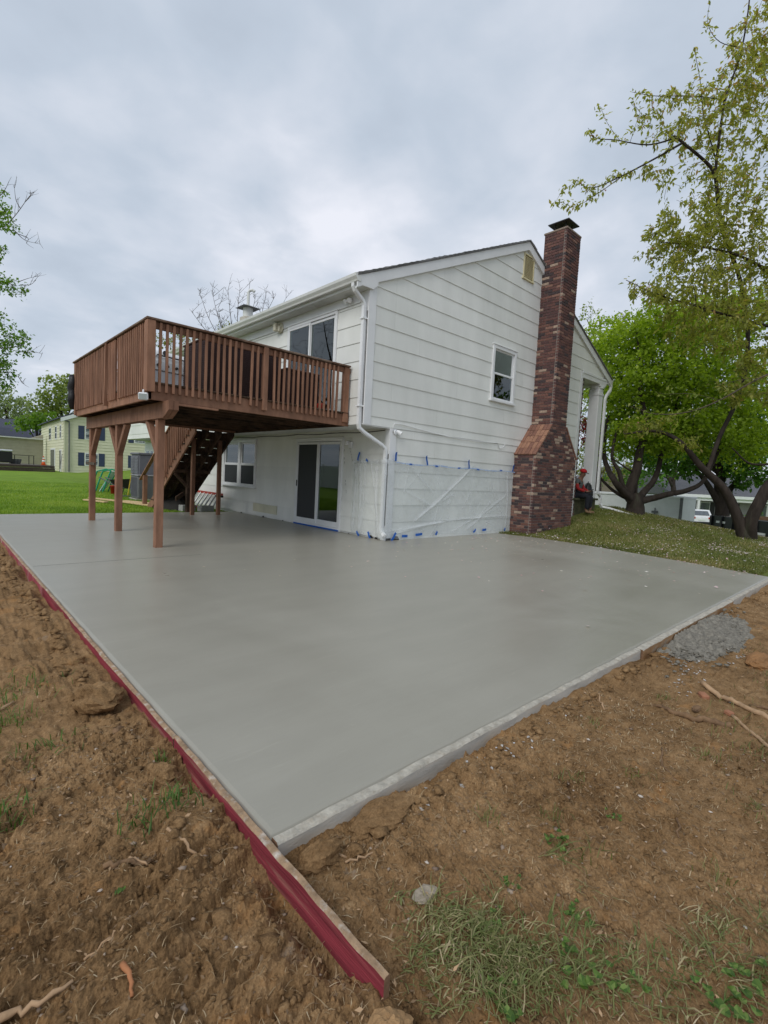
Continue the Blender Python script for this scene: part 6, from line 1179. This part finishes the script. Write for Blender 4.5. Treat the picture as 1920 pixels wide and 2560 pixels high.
# off-frame trees that show up mirrored in the glass
def offtree(name, seed, x, y, h, rad, leafm, label, n=260):
    t = Tree(seed); b = np.array([x, y, Hs(x, y)-.1]); root = troot(name, b, label); t.limb(catmull([b, b+np.array([.1, 0, h*.3]), b+np.array([-.1, .2, h*.6]), b+np.array([0, 0, h*.9])]), .3, .05)
    for k in range(8): a_ = k*.8; p = b+np.array([0, 0, h*(.35+.05*k)]); t.limb(catmull([p, p+np.array([math.cos(a_)*rad*.5, math.sin(a_)*rad*.5, h*.1]), p+np.array([math.cos(a_)*rad*.9, math.sin(a_)*rad*.9, h*.22])]), .09, .02)
    q = t.r.normal(0, 1, (n, 3)); q /= np.linalg.norm(q, axis=1)[:, None]; q *= (t.r.random(n)**.4)[:, None]; t.grow(b+np.array([0, 0, h*.66])+q*np.array([rad, rad, h*.36]), .008, .1, .5, .04); fin(t, root, leafm, 7, .22, M_BARKD, 0, asp=.7, spread=.3, clump=3)
offtree('yard_tree', 61, 17, -11, 11, 4.5, L_DK, 'full green tree standing off to the right of the yard')
offtree('yard_tree', 62, -17, 24, 13, 4, None, 'bare tree standing off to the left by the white fence', 420)
# ------------------------------------------------------------------ grass, petals and debris
def blades(name, pts, zf, hgt, wid, mat, label, cat, lean=.5, flat=0.0, seed=1, parent=None):
    r = np.random.default_rng(seed); pts = np.asarray(pts); n = len(pts); a = r.uniform(0, 2*np.pi, n); h = hgt*r.uniform(.5, 1.3, n); w_ = wid*r.uniform(.6, 1.3, n); ln = lean*r.uniform(.2, 1.2, n); z0 = np.array([zf(x, y) for x, y in pts]) if callable(zf) else zf
    d = np.stack([np.cos(a), np.sin(a)], -1); s_ = np.stack([-np.sin(a), np.cos(a)], -1); b = np.concatenate([pts, z0[:, None]-.004], 1)
    up = np.sqrt(np.clip(1-ln**2, .02, 1)); up2 = up*(1-flat)
    mid = b+np.concatenate([d*(h*ln*.4)[:, None], (h*.6*up2+.004)[:, None]], 1); tip = b+np.concatenate([d*(h*ln)[:, None], (h*up2*r.uniform(.6, 1, n)+.003)[:, None]], 1); sw = np.concatenate([s_*(w_/2)[:, None], np.zeros((n, 1))], 1)
    V = np.stack([b-sw, b+sw, mid+sw*.8, mid-sw*.8, tip], 1).reshape(-1, 3); q = np.arange(n)*5; F = np.concatenate([np.stack([q, q+1, q+2], -1), np.stack([q, q+2, q+3], -1), np.stack([q+3, q+2, q+4], -1)])
    v = np.clip(r.normal(.5, .22, n)+1.1*fbm(pts[:, 0]*.7, pts[:, 1]*.7, 3, 71)+.5*fbm(pts[:, 0]*3, pts[:, 1]*3, 2, 72), 0, 1); o = link(name, npmesh(name, V, F, mat, attr=np.tile(v, 3)), parent)
    return tag(o, label, cat, kind='stuff') if label else o
G_LAWN = leafmat('grass_blade', (.11, .21, .018), (.26, .40, .04), (.38, .47, .09), .42); G_THIN = leafmat('thin_grass', (.10, .13, .028), (.22, .23, .065), (.38, .31, .16), .35); G_DRY = leafmat('dry_grass', (.11, .12, .035), (.26, .24, .10), (.42, .36, .20), .3); G_STRAW = leafmat('straw', (.20, .13, .065), (.40, .29, .165), (.58, .47, .31), .2); G_WEED = leafmat('weed_leaf', (.05, .11, .018), (.12, .20, .035), (.20, .28, .07), .3)
r = np.random.default_rng(77)
def Hv(p): return H(p[:, 0], p[:, 1])
n = 90000; u = r.random(n)**1.7; y = 6.22+u*16; x = -7+r.random(n)*(8.0+u*6); p = np.stack([x, y], -1); p = p[(x < CX-.1) | (y > 14.3)]
blades('lawn_grass', p, Hv(p)+.01, .055, .010, G_LAWN, 'short mown green lawn behind the concrete slab', 'grass', .6, seed=2)
n = 60000; y = r.uniform(-5.2, .1, n); x = edge_x(y)-.02+r.random(n)**1.4*8.5; p = np.stack([x, y], -1); cl = fbm(x*1.2, y*1.2, 3, 41); keep = (r.random(n) < .35+2.2*np.clip(cl+.1, 0, .3))&~((x > 4.8) & (x < 6.9) & (y > -.6)) & ~((y > -.02)); p = p[keep]
blades('bank_grass', p, Hv(p)+.005, .06, .011, G_THIN, 'thin worn grass on the bank right of the chimney', 'grass', .7, seed=3)
# petals
def flakes(name, P, size, mat, label, cat, seed, flatn=.35, asp=.7):
    r = np.random.default_rng(seed); P = np.asarray(P, float); n = len(P); a = r.uniform(0, 6.28, n); s_ = size*r.uniform(.6, 1.4, n); d = np.stack([np.cos(a), np.sin(a), r.normal(0, flatn*.5, n)], -1); e_ = np.stack([-np.sin(a), np.cos(a), r.normal(0, flatn*.5, n)], -1); c = P+np.array([0, 0, 1])*(.004+np.abs(d[:, 2])*s_+np.abs(e_[:, 2])*s_)[:, None]*.6; sd = (s_*asp)[:, None]; sl_ = s_[:, None]
    V = np.stack([c-d*sl_*.5, c-d*sl_*.1+e_*sd*.5, c+d*sl_*.5, c-d*sl_*.1-e_*sd*.5], 1).reshape(-1, 3); q = np.arange(n)*4; F = np.stack([q, q+1, q+2, q+3], -1); o = link(name, npmesh(name, V, F, mat, attr=r.random(n))); return tag(o, label, cat, kind='stuff')
L_PET = leafmat('petal', (.62, .42, .46), (.78, .68, .70), (.85, .82, .82), .3)
q1 = np.stack([edge_x(np.full(330, -2.))-r.exponential(1.9, 330), r.uniform(-5.2, -.1, 330), np.full(330, .002)], -1); q1 = q1[(q1[:, 0] > -4.5)]; q1[:, 0] = np.minimum(q1[:, 0], edge_x(q1[:, 1])-.1)
flakes('fallen_petals', q1, .042, L_PET, 'scattered white cherry petals on the right part of the slab', 'petals', 5, .3)
n = 9000; y = r.uniform(-5.1, -.2, n); x = edge_x(y)+r.random(n)*7.5; cl = fbm(x*.9, y*.9, 3, 42); k = r.random(n) < np.clip(.12+3.5*np.clip(cl, 0, .3), 0, 1)*(.35+.65*sst(0, -3, y)); q2 = np.stack([x[k], y[k], H(x[k], y[k])+.03], -1)
flakes('fallen_petals', q2, .034, L_PET, 'pink and white cherry petals strewn over the grass bank', 'petals', 6, .5)
# foreground debris on the soil
def soilpts(n, zone, rr, gap=0):
    x0, x1, y0, y1 = zone; P = np.stack([rr.uniform(x0, x1, n), rr.uniform(y0, y1, n)], -1); k = (P[:, 0] < -4.90-gap) | (P[:, 1] < -5.42-gap); return P[k]
def z3(P, dz=0): return np.array([[a, b, gz(a, b)+dz] for a, b in P])
zl = (-7.2, -4.9, -6.6, 2.5); zr = (-4.95, 2.5, -7.2, -5.4); znr = (-5.7, -2.6, -6.7, -4.2)
chips = np.concatenate([soilpts(1500, zl, r), soilpts(1800, zr, r), soilpts(2600, znr, r)])
M_CHIP = leafmat('wood_chip', (.12, .075, .040), (.26, .17, .095), (.46, .30, .17), .0, .8); flakes('wood_chips', z3(chips, .002), .016, M_CHIP, 'small wood chips and bark bits littering the soil', 'wood chips', 8, .5, .4)
peb = np.concatenate([soilpts(6500, znr, r), soilpts(4500, zl, r), soilpts(4500, zr, r)]); 
def lumps(name, P, size, mat, label, cat, seed, kind='stuff'):
    r = np.random.default_rng(seed); base = np.array([(1, 0, 0), (-1, 0, 0), (0, 1, 0), (0, -1, 0), (0, 0, 1), (0, 0, -1), (.6, .6, .5), (-.6, .6, .5), (.6, -.6, .5), (-.6, -.6, .5)], float); tri = np.array([(0, 6, 4), (6, 2, 4), (2, 7, 4), (7, 1, 4), (1, 9, 4), (9, 3, 4), (3, 8, 4), (8, 0, 4), (0, 2, 6), (2, 1, 7), (1, 3, 9), (3, 0, 8), (2, 0, 5), (1, 2, 5), (3, 1, 5), (0, 3, 5)])
    n = len(P); s_ = size*np.minimum(r.lognormal(0, .55, n), 2.0); V = base[None]*(1+r.normal(0, .22, (n, 10, 1)))*s_[:, None, None]*np.array([1.2, .9, .55]); a = r.uniform(0, 6.28, n); c_, sn = np.cos(a), np.sin(a); X = V[..., 0]*c_[:, None]-V[..., 1]*sn[:, None]; Y = V[..., 0]*sn[:, None]+V[..., 1]*c_[:, None]; V = np.stack([X, Y, V[..., 2]], -1)+np.asarray(P)[:, None, :]
    F = (np.arange(n)*10)[:, None, None]+tri[None]; o = link(name, npmesh(name, V.reshape(-1, 3), F.reshape(-1, 3), mat, attr=np.repeat(r.random(n), 16), smooth=False)); return tag(o, label, cat, kind=kind)
lumps('soil_crumbs', z3(peb, .0), .0052, M_DIRT, 'loose crumbs of brown soil over the bare ground', 'soil', 9)
st_ = soilpts(420, znr, r); lumps('pebbles', z3(st_, .002), .0055, leafmat('pebble', (.20, .14, .10), (.36, .28, .21), (.58, .52, .46), 0, .8), 'small pale pebbles scattered over the soil', 'pebbles', 10)
# clods pushed against the boards
edge = [(-4.96-abs(r.normal(0, .07)), r.uniform(-5.8, 2.4)) for _ in range(240)]+[(r.uniform(-4.7, 3.4), -5.46-abs(r.normal(0, .035))) for _ in range(200)]; lumps('edge_clods', z3(edge, .004), .017, M_DIRT, 'broken clods of soil along the form boards', 'soil', 11)
# straw, rootlets
s1 = np.concatenate([soilpts(9500, znr, r), soilpts(5500, zl, r), soilpts(7500, zr, r)]); blades('straw_bits', s1, np.array([gz(a, b) for a, b in s1])+.003, .042, .0026, G_STRAW, 'dry straw and rootlets lying on the soil', 'straw', .98, .75, 12)
# patches of cut grass in the foreground: combed clumps of mixed length and width
def patch(n, cx, cy, sx, sy, ang, rr):
    q = rr.normal(0, 1, (n, 2))*np.array([sx, sy]); c_, s_ = math.cos(ang), math.sin(ang); return np.stack([cx+q[:, 0]*c_-q[:, 1]*s_, cy+q[:, 0]*s_+q[:, 1]*c_], -1)
def clumps(name, C, per, rad, hgt, wid, mat, label, seed, flat=.6, spread=.55):
    rr = np.random.default_rng(seed); V = []; F = []; A = []; k = 0
    for (cx, cy) in C:
        if not ((cx < -4.93) or (cy < -5.47)): continue
        d0 = rr.uniform(0, 6.28); tone = rr.normal(.5, .18); hh = hgt*rr.lognormal(0, .3); lay = flat*rr.uniform(.5, 1.2)
        for _ in range(rr.poisson(per)):
            bx, by = cx+rr.normal(0, rad), cy+rr.normal(0, rad); a = d0+rr.normal(0, spread); l = hh*rr.uniform(.4, 1.3); w_ = wid*rr.uniform(.5, 1.5); d = np.array([math.cos(a), math.sin(a)]); s_ = np.array([-d[1], d[0]]); bend = rr.normal(0, .35); z0 = gz(bx, by); pts = []
            for t in (0, .4, .75, 1.0):
                p2 = np.array([bx, by])+d*l*t*(.35+.65*min(1, lay))+s_*bend*l*t*t; zz = z0-.003+l*(1-min(1, lay))*t*(1-.35*t)+.012*math.sin(t*3)*rr.uniform(.2, 1); zz = max(zz, gz(p2[0], p2[1])+.002); pts.append((p2, zz))
            for i_, (p2, zz) in enumerate(pts): ww = w_*(1, .95, .7, .12)[i_]/2; V += [(*(p2-s_*ww), zz), (*(p2+s_*ww), zz+.0006)]
            for i_ in range(3): F.append((k+2*i_, k+2*i_+1, k+2*i_+3, k+2*i_+2)); A.append(np.clip(tone+rr.normal(0, .2), 0, 1))
            k += 8
    return tag(link(name, npmesh(name, np.array(V), np.array(F), mat, attr=np.array(A))), label, 'grass', kind='stuff')
G_MIX = leafmat('mixed_grass', (.10, .135, .03), (.25, .235, .095), (.44, .36, .21), .2)
C = np.concatenate([patch(66, -4.54, -5.98, .10, .05, -.75, r), patch(60, -4.60, -6.06, .10, .05, -.75, r), patch(40, -4.44, -6.17, .14, .05, -.6, r), patch(26, -4.2, -6.42, .14, .06, -.5, r), patch(12, -4.55, -5.86, .08, .05, 0, r), patch(14, -4.40, -6.0, .16, .08, 0, r), patch(22, -3.95, -6.45, .12, .05, -.4, r)])
clumps('cut_grass', C, 10, .024, .062, .0030, G_MIX, 'matted patch of half-dry grass at the bottom of the view', 13)
g = np.concatenate([patch(160, -5.36, -3.5, .16, .10, .5, r), patch(120, -5.42, -3.85, .08, .06, 0, r), patch(120, -5.50, -4.65, .06, .05, 0, r), patch(110, -5.03, -4.95, .07, .05, 0, r), patch(70, -4.92, -4.66, .03, .05, 0, r), patch(60, -5.3, -4.2, .1, .06, 0, r)]); g = g[g[:, 0] < -4.92]
blades('grass_tufts', g, np.array([gz(a, b) for a, b in g])+.004, .075, .0045, G_WEED, 'few green grass tufts left in the soil on the left', 'grass', .8, .2, 14)
tf = [(-3.05, -5.62), (-3.62, -5.78), (-3.9, -5.85), (-4.0, -6.02), (-2.6, -6.3), (-2.9, -6.1), (-3.2, -6.35), (-3.35, -5.95), (-1.2, -6.2), (-1.5, -6.3), (-2.35, -5.75), (-3.7, -6.35), (-1.0, -6.05), (-4.1, -5.7)]
g = np.concatenate([patch(26, a, b, .035, .03, 0, r) for a, b in tf]+[patch(200, -1.3, -6.15, .5, .08, .3, r), patch(160, -2.5, -6.2, .3, .12, .2, r)]); blades('grass_tufts', g, np.array([gz(a, b) for a, b in g])+.004, .06, .0035, leafmat('olive_grass', (.09, .11, .025), (.19, .20, .06), (.34, .30, .14), .3), 'sparse olive grass tufts in the soil on the right', 'grass', .85, .3, 15)
# broad-leaved weeds
WEEDS = [(-4.02, -5.94, .05, 11), (-4.24, -6.12, .045, 9), (-4.43, -6.20, .06, 12), (-4.36, -6.30, .05, 9), (-4.18, -6.47, .07, 16), (-4.05, -6.52, .07, 14), (-4.63, -6.12, .05, 9), (-4.30, -5.93, .03, 5), (-3.72, -6.0, .03, 5), (-4.45, -5.98, .03, 5), (-5.25, -5.2, .025, 4)]
WL = ['weed with round leaves near the middle of the bare soil', 'small two-leaved weed beside the matted grass', 'leafy green weed at the right end of the matted grass', 'low green weed below the matted grass on the right', 'dense leafy weed at the bottom right corner', 'broad-leaved weed at the right frame edge', 'green weed sprouting at the bottom centre', 'tiny clover sprout above the matted grass', 'tiny green sprout far out on the right soil', 'tiny seedling left of the matted grass', 'tiny seedling in the soil left of the red board']
for (a, b, s_, n_), lb in zip(WEEDS, WL):
    m = MB(); vs = []; zz = gz(a, b)
    V = []; F = []
    for k in range(int(n_*1.4)):
        th = random.uniform(0, 6.28); l = s_*random.uniform(.4, 1.0); el = random.uniform(.2, .9); rr_ = random.uniform(.006, .011)*(s_/.05)**.5; d = np.array([math.cos(th), math.sin(th), 0]); sd = np.array([-d[1], d[0], 0]); c = np.array([a, b, zz])+d*l+np.array([0, 0, l*el]); nrm = np.array([0, 0, 1.0])-d*.3
        ring = [c+d*rr_*math.cos(q)*1.2+sd*rr_*math.sin(q)+np.array([0, 0, .004*math.cos(2*q)-.2*rr_*math.cos(q)]) for q in np.linspace(0, 2*math.pi, 9)[:-1]]; i0 = len(V); V += ring; V.append(c-np.array([0, 0, .003])); F += [[i0+q, i0+(q+1) % 8, i0+8] for q in range(8)]; V += [np.array([a, b, zz]), np.array([a, b, zz])+sd*.002, c-d*rr_]; F.append([len(V)-3, len(V)-2, len(V)-1])
    o = link('weed', npmesh('weed', np.array(V), np.array(F), G_WEED, attr=np.random.default_rng(int(abs(a*100))).random(len(F)))); tag(o, lb, 'weed', 'weeds in the soil')
# twigs and branches
M_STICK = pm('dead_wood', (.22, .135, .075), .9, .3, 20, .6, 60, .15, (1, 1, 1), (.12, .075, .045), .45, 12); M_ROOT = pm('pale_root', (.40, .26, .15), .85, .25, 20, .4, 60)
def stick(pts, r0, r1, label, mat=None, name='fallen_branch', bump=.012, cat='branch'):
    P = catmull([np.array([a, b, gz(a, b)+.8*r0+(c if len(q) > 2 else 0)]) for q in pts for a, b, c in [tuple(q)+((0,) if len(q) == 2 else ())]], 5); rr = np.random.default_rng(int(abs(pts[0][0]*1000))); P[1:-1] += rr.normal(0, bump*.35, (len(P)-2, 3)); m = MB(); rad = np.linspace(r0, r1, len(P))*(1+rr.normal(0, .10, len(P))); m.tube(P, rad, 8); return tag(m.build(name, mat or M_STICK, None, True), label, cat)
stick([(-2.51, -5.735), (-2.53, -5.83), (-2.53, -5.92), (-2.46, -6.0), (-2.40, -6.11)], .008, .021, 'thick brown branch lying on the soil near the right edge')
stick([(-1.954, -5.859, .015), (-2.02, -5.98), (-2.07, -6.08), (-2.15, -6.24), (-2.2, -6.34)], .016, .012, 'long straight branch at the right edge of the soil', M_ROOT)
stick([(-2.27, -6.09), (-2.36, -6.16), (-2.5, -6.29), (-2.62, -6.36)], .010, .008, 'bent pale branch end below the thick branch', M_ROOT)
stick([(-2.0, -6.12), (-1.98, -6.22), (-1.99, -6.33)], .006, .008, 'thin branch parallel to the long straight one')
stick([(-2.66, -5.49), (-2.74, -5.53), (-2.84, -5.60)], .006, .004, 'small curved root beside the grey form board', M_ROOT)
stick([(-3.0, -5.95), (-3.15, -6.0), (-3.22, -6.08)], .004, .005, 'short twig on the middle of the right soil')
stick([(-3.45, -6.15), (-3.6, -6.2)], .004, .003, 'short straight twig above the bottom right weeds')
stick([(-5.26, -5.09), (-5.20, -5.115), (-5.155, -5.14), (-5.13, -5.135)], .009, .005, 'split brown wood splinter on the left soil', M_STICK); stick([(-5.19, -5.10, .01), (-5.15, -5.15)], .006, .003, 'pale splinter lying across the brown one', M_ROOT)
stick([(-5.07, -5.09), (-5.05, -5.15), (-5.01, -5.20)], .006, .004, 'pale root near the red board on the left', M_ROOT)
stick([(-5.545, -5.37), (-5.48, -5.40), (-5.40, -5.41)], .010, .004, 'long pale root at the bottom left corner', M_ROOT)
stick([(-5.30, -5.44), (-5.295, -5.485), (-5.30, -5.52)], .008, .004, 'orange-brown bark sliver at the lower left', pm('orange_bark', (.40, .17, .075), .8, .2, 20, .3), bump=.004)
stick([(-5.36, -5.33), (-5.30, -5.33), (-5.27, -5.34)], .004, .003, 'thin curled root at the lower left', M_ROOT)
stick([(-4.70, -5.42), (-4.64, -5.50), (-4.60, -5.49), (-4.52, -5.47)], .004, .003, 'pale curved root by the slab corner', M_ROOT); stick([(-4.66, -5.53), (-4.58, -5.55), (-4.50, -5.53)], .004, .003, 'straight pale rootlet below the slab corner', M_ROOT)
stick([(-5.02, -4.28), (-4.975, -4.22)], .016, .013, 'short stub of wood lying against the red board', M_STICK)
stick([(-5.42, -3.72), (-5.33, -3.62)], .010, .006, 'pale bark strip beside the left grass tuft', M_ROOT, bump=.004)
# big clods
def clod(x, y, sx, sy, sz, label, seed, mat=None, name='dirt_clod', cat='clod'):
    rr = np.random.default_rng(seed); nu, nv = 30, 16; V = []; 
    for j in range(nv+1):
        ph = math.pi*j/nv
        for i in range(nu):
            th = 2*math.pi*i/nu; d = np.array([math.cos(th)*math.sin(ph), math.sin(th)*math.sin(ph), math.cos(ph)]); k = 1+.55*fbm(np.array([d[0]*1.6+seed]), np.array([d[1]*1.6+d[2]*2.1]), 4, 50)[0]+.35*fbm(np.array([d[0]*6+seed]), np.array([d[1]*6+d[2]*7]), 3, 51)[0]; V.append(np.array([x, y, gz(x, y)+sz*.25])+d*k*np.array([sx, sy, sz]))
    F = [[j*nu+i, j*nu+(i+1) % nu, (j+1)*nu+(i+1) % nu, (j+1)*nu+i] for j in range(nv) for i in range(nu)]; m = MB(); m.add(V, F); return tag(m.build(name, mat or M_DIRT, None, False), label, cat)
clod(-4.72, -5.47, .085, .045, .05, 'large soil clod lying against the grey form board at the corner', 3)
clod(-4.90, -5.99, .055, .05, .035, 'ochre clod of clay at the very bottom by the red board end', 5, pm('clay', (.33, .20, .095), .95, .3, 14, .8, 60))
clod(-5.0, -3.9, .11, .13, .07, 'dark crumbly mound of soil beside the red board on the left', 8); clod(-5.02, -3.2, .10, .09, .05, 'smaller soil mound further along the red board', 9); clod(-4.96, -4.72, .05, .06, .04, 'dark clod below the joint of the two red boards', 10)
clod(-1.0, -6.0, .18, .08, .05, 'orange clay lump at the right edge beside the spilled concrete', 11, pm('orange_clay', (.29, .15, .062), .95, .3, 10, .8, 50)); clod(-4.55, -5.78, .042, .030, .009, 'flat grey splat of dried cement on the soil', 13, pm('dry_cement', (.33, .28, .215), .95, .3, 20, .8, 70), 'cement_splat', 'cement')
clod(-4.42, -5.45, .16, .07, .035, 'cracked soil lump under the grey form board', 14); clod(-2.35, -5.93, .05, .02, .012, 'broken piece of bark on the right soil', 15, M_STICK, 'bark_piece', 'bark')
m = MB(); m.obox((-2.1, -5.905, gz(-2.1, -5.905)+.012), (.8, .6, 0), (-.6, .8, 0), (0, 0, 1), .036, .022, .014, .006); tag(m.build('brick_fragment', pm('broken_brick', (.33, .15, .085), .9, .2, 20, .5)), 'orange brick fragment lying between the branches on the right', 'brick fragment')
m = MB(); m.obox((-2.25, -6.07, gz(-2.25, -6.07)+.01), (.5, .85, 0), (-.85, .5, 0), (0, 0, 1), .022, .018, .012, .005); tag(m.build('brick_fragment', MATS['broken_brick']), 'small dark brick chip under the long straight branch', 'brick fragment')
# spilled concrete heap outside the right form
def spill():
    n = 90; xs = np.linspace(-1.75, .75, 130); ys = np.linspace(-6.0, -5.41, 50); X, Y = np.meshgrid(xs, ys); cx, cy = -.55, -5.5; e_ = ((X-cx+.35*(Y+5.5))/1.05)**2+((Y-cy)/.36)**2; e_ = e_*(1+1.6*fbm(X*3, Y*4, 4, 61)); Z = np.array([gz(a, b) for a, b in zip(X.ravel(), Y.ravel())]).reshape(X.shape)
    hgt = .028*np.clip(1-e_, -.6, 1)+.050*(np.abs(fbm(X*12, Y*12, 4, 62, .6))*2.2-.1)*sst(1.15, .8, e_)+.012*fbm(X*40, Y*40, 2, 63)*sst(1.15, .8, e_); Z = Z+hgt-.02*sst(.9, 1.3, e_)
    nx, ny = len(xs), len(ys); V = np.stack([X, Y, Z], -1).reshape(-1, 3); i = np.arange((nx-1)*(ny-1)); r_, c_ = i//(nx-1), i % (nx-1); a = r_*nx+c_; F = np.stack([a, a+1, a+nx+1, a+nx], -1); keep = (e_[:-1, :-1].ravel() < 1.12); F = F[keep]
    o = link('concrete_spill', npmesh('concrete_spill', V, F, pm('rough_cement', (.205, .188, .155), .95, .4, 30, .9, 60), smooth=False)); tag(o, 'rough heap of spilled grey concrete outside the right form board', 'concrete spill')
spill()
sp = np.concatenate([patch(600, -.55, -5.58, .48, .10, .12, r), patch(70, -1.45, -5.58, .2, .06, .1, r)]); sp = sp[(sp[:, 1] < -5.43)]; lumps('spilled_stones', z3(sp, .016)*np.array([1, 1, 1]), .010, MATS['rough_cement'], 'cement-coated stones on and around the spilled concrete', 'stones', 19)
wf = np.concatenate([patch(60, -1.75, -5.75, .25, .08, .2, r), patch(30, -3.7, -5.5, .25, .03, 0, r), patch(14, -1.0, -5.85, .2, .05, 0, r)]); wf = wf[wf[:, 1] < -5.45]; flakes('cement_flakes', z3(wf, .002), .018, leafmat('cement_flake', (.34, .31, .28), (.46, .44, .42), (.62, .62, .64), 0, .8), 'whitish cement flakes on the soil by the right form', 'cement', 18, .4)
# ------------------------------------------------------------------ seated worker
def skin(name, verts, edges, mat, parent, sub=2):
    me = bpy.data.meshes.new(name); me.from_pydata([v[:3] for v in verts], edges, []); o = link(name, me, parent); md = o.modifiers.new('skin', 'SKIN'); 
    if not me.skin_vertices: me.attributes.new
    for i, v in enumerate(verts): sv_ = me.skin_vertices[0].data[i]; sv_.radius = (v[3], v[4] if len(v) > 4 else v[3]); sv_.use_root = (i == 0)
    md.use_smooth_shade = True; s2 = o.modifiers.new('sub', 'SUBSURF'); s2.levels = sub; s2.render_levels = sub; me.materials.append(mat); return o
ps = empty('person', (8.55, .17, .865), R(-84), 'seated worker in red cap and red sleeves looking at a phone on the porch edge', 'person')
M_SKIN = pm('skin', (.20, .105, .07), .6, .1, 12, 0); M_SHIRT = pm('grey_shirt', (.10, .11, .11), .9, .15, 12, .1); M_SLEEVE = pm('red_sleeve', (.30, .02, .02), .8, .15, 12, .1); M_PANT = pm('dark_jeans', (.018, .020, .026), .9, .2, 12, .1); M_BOOT = pm('tan_boot', (.22, .14, .08), .8, .2, 12, .2)
# local frame: +x the way he faces, z up, seat at 0
body = [(0, 0, .10, .13, .15), (.01, 0, .25, .12, .14), (.05, 0, .42, .11, .15), (.09, 0, .54, .07, .10), (.13, 0, .60, .05), (.17, 0, .66, .075, .07), (.185, 0, .735, .085, .075), (.17, 0, .80, .06, .055), (.24, 0, .70, .022, .03),
        (.08, .17, .50, .05), (.14, .24, .28, .04), (.34, .13, .20, .033), (.08, -.17, .50, .05), (.14, -.24, .28, .04), (.34, -.13, .20, .033), (.05, .09, .08, .085), (.42, .13, .06, .065), (.42, .12, -.36, .045), (.05, -.09, .08, .085), (.42, -.13, .06, .065), (.38, -.12, -.36, .045)]
be = [(0, 1), (1, 2), (2, 3), (3, 4), (4, 5), (5, 6), (6, 7), (5, 8), (3, 9), (9, 10), (10, 11), (3, 12), (12, 13), (13, 14), (0, 15), (15, 16), (16, 17), (0, 18), (18, 19), (19, 20)]
skin('body', body, be, M_SKIN, ps)
skin('shirt', [(-.005, 0, .08, .15, .175), (0, 0, .25, .14, .165), (.045, 0, .42, .13, .17), (.085, 0, .53, .085, .12), (.08, .17, .50, .066), (.11, .205, .40, .058), (.08, -.17, .50, .066), (.11, -.205, .40, .058)], [(0, 1), (1, 2), (2, 3), (3, 4), (4, 5), (3, 6), (6, 7)], M_SHIRT, ps)
skin('trousers', [(-.02, 0, .085, .165, .15), (.10, .10, .085, .115), (.25, .12, .075, .09), (.42, .13, .055, .080), (.415, .125, -.1, .07), (.40, .12, -.33, .064), (.10, -.10, .085, .115), (.25, -.12, .075, .09), (.42, -.13, .055, .080), (.415, -.125, -.1, .07), (.40, -.12, -.33, .064)], [(0, 1), (1, 2), (2, 3), (3, 4), (4, 5), (0, 6), (6, 7), (7, 8), (8, 9), (9, 10)], M_PANT, ps)
for s_ in (-1, 1):
    skin('sleeve', [(.10, s_*.20, .42, .062), (.14, s_*.24, .28, .054), (.20, s_*.21, .25, .052), (.33, s_*.135, .203, .042)], [(0, 1), (1, 2), (2, 3)], M_SLEEVE, ps)
    skin('boot', [(.39, s_*.12, -.33, .055), (.40, s_*.12, -.385, .05, .045), (.48, s_*.125, -.395, .045, .035), (.56, s_*.13, -.40, .04, .028)], [(0, 1), (1, 2), (2, 3)], M_BOOT, ps)
    hv = [(.34, s_*.13, .20, .028), (.39, s_*.105, .205, .030, .018)]; he = [(0, 1)]
    for k in range(4): i = len(hv); hv += [(.42, s_*(.10-.014*k)-s_*.0, .215-.006*k, .009), (.455-.004*k, s_*(.085-.016*k), .225-.004*k, .008), (.46-.006*k, s_*(.065-.016*k), .235-.003*k, .007)]; he += [(1, i), (i, i+1), (i+1, i+2)]
    i = len(hv); hv += [(.38, s_*.085, .222, .010), (.405, s_*.07, .24, .009)]; he += [(1, i), (i, i+1)]; skin('hand', hv, he, M_SKIN, ps, 1)
cpz = MB(); prof = [(.100, 0), (.104, .03), (.095, .065), (.065, .095), (.02, .108)]; cpz.lathe(prof, (0, 0, 0), 16); co_ = cpz.build('cap', pm('red_cap', (.45, .015, .02), .8, .1), ps, True, (.178, 0, .765), (0, R(14), 0))
m = MB(); m.prism([(.06, -.075, .0), (.11, -.07, .0), (.17, -.04, -.008), (.185, 0, -.010), (.17, .04, -.008), (.11, .07, .0), (.06, .075, .0)], (0, 0, .012)); m.build('cap_peak', M_BLACK, ps, False, (.178, 0, .768), (0, R(14), 0))
m = MB(); m.obox((.46, 0, .235), (0, 1, 0), (.8, 0, .6), (-.6, 0, .8), .037, .07, .005, .003); tag(m.build('phone', M_BLACK, None, False, tuple(ps.location), (0, 0, R(-84))), 'black phone held by the seated worker', 'phone')
# backpack
bp_ = empty('backpack', (9.12, .06, .865), R(20), 'black backpack standing on the porch edge beside the worker', 'backpack'); m = MB(); prof = [(.0, 0.), (.20, .01), (.215, .12), (.20, .28), (.15, .40), (.07, .46), (0, .47)]; m.lathe(prof[1:], (0, 0, 0), 18); m.v = [(x*1.0, y*.62, z_) for x, y, z_ in m.v]; m.build('bag', M_BLACK, bp_, True); m = MB(); m.lathe([(.12, .05), (.14, .10), (.13, .22), (.08, .26)], (0, -.09, 0), 14); m.v = [(x, y*.7, z_) for x, y, z_ in m.v]; m.build('pocket', M_BLACK, bp_, True); m = MB(); m.tube([(-.04, 0, .45), (-.03, 0, .50), (.03, 0, .50), (.04, 0, .45)], .01, 6); m.build('handle', M_BLACK, bp_)
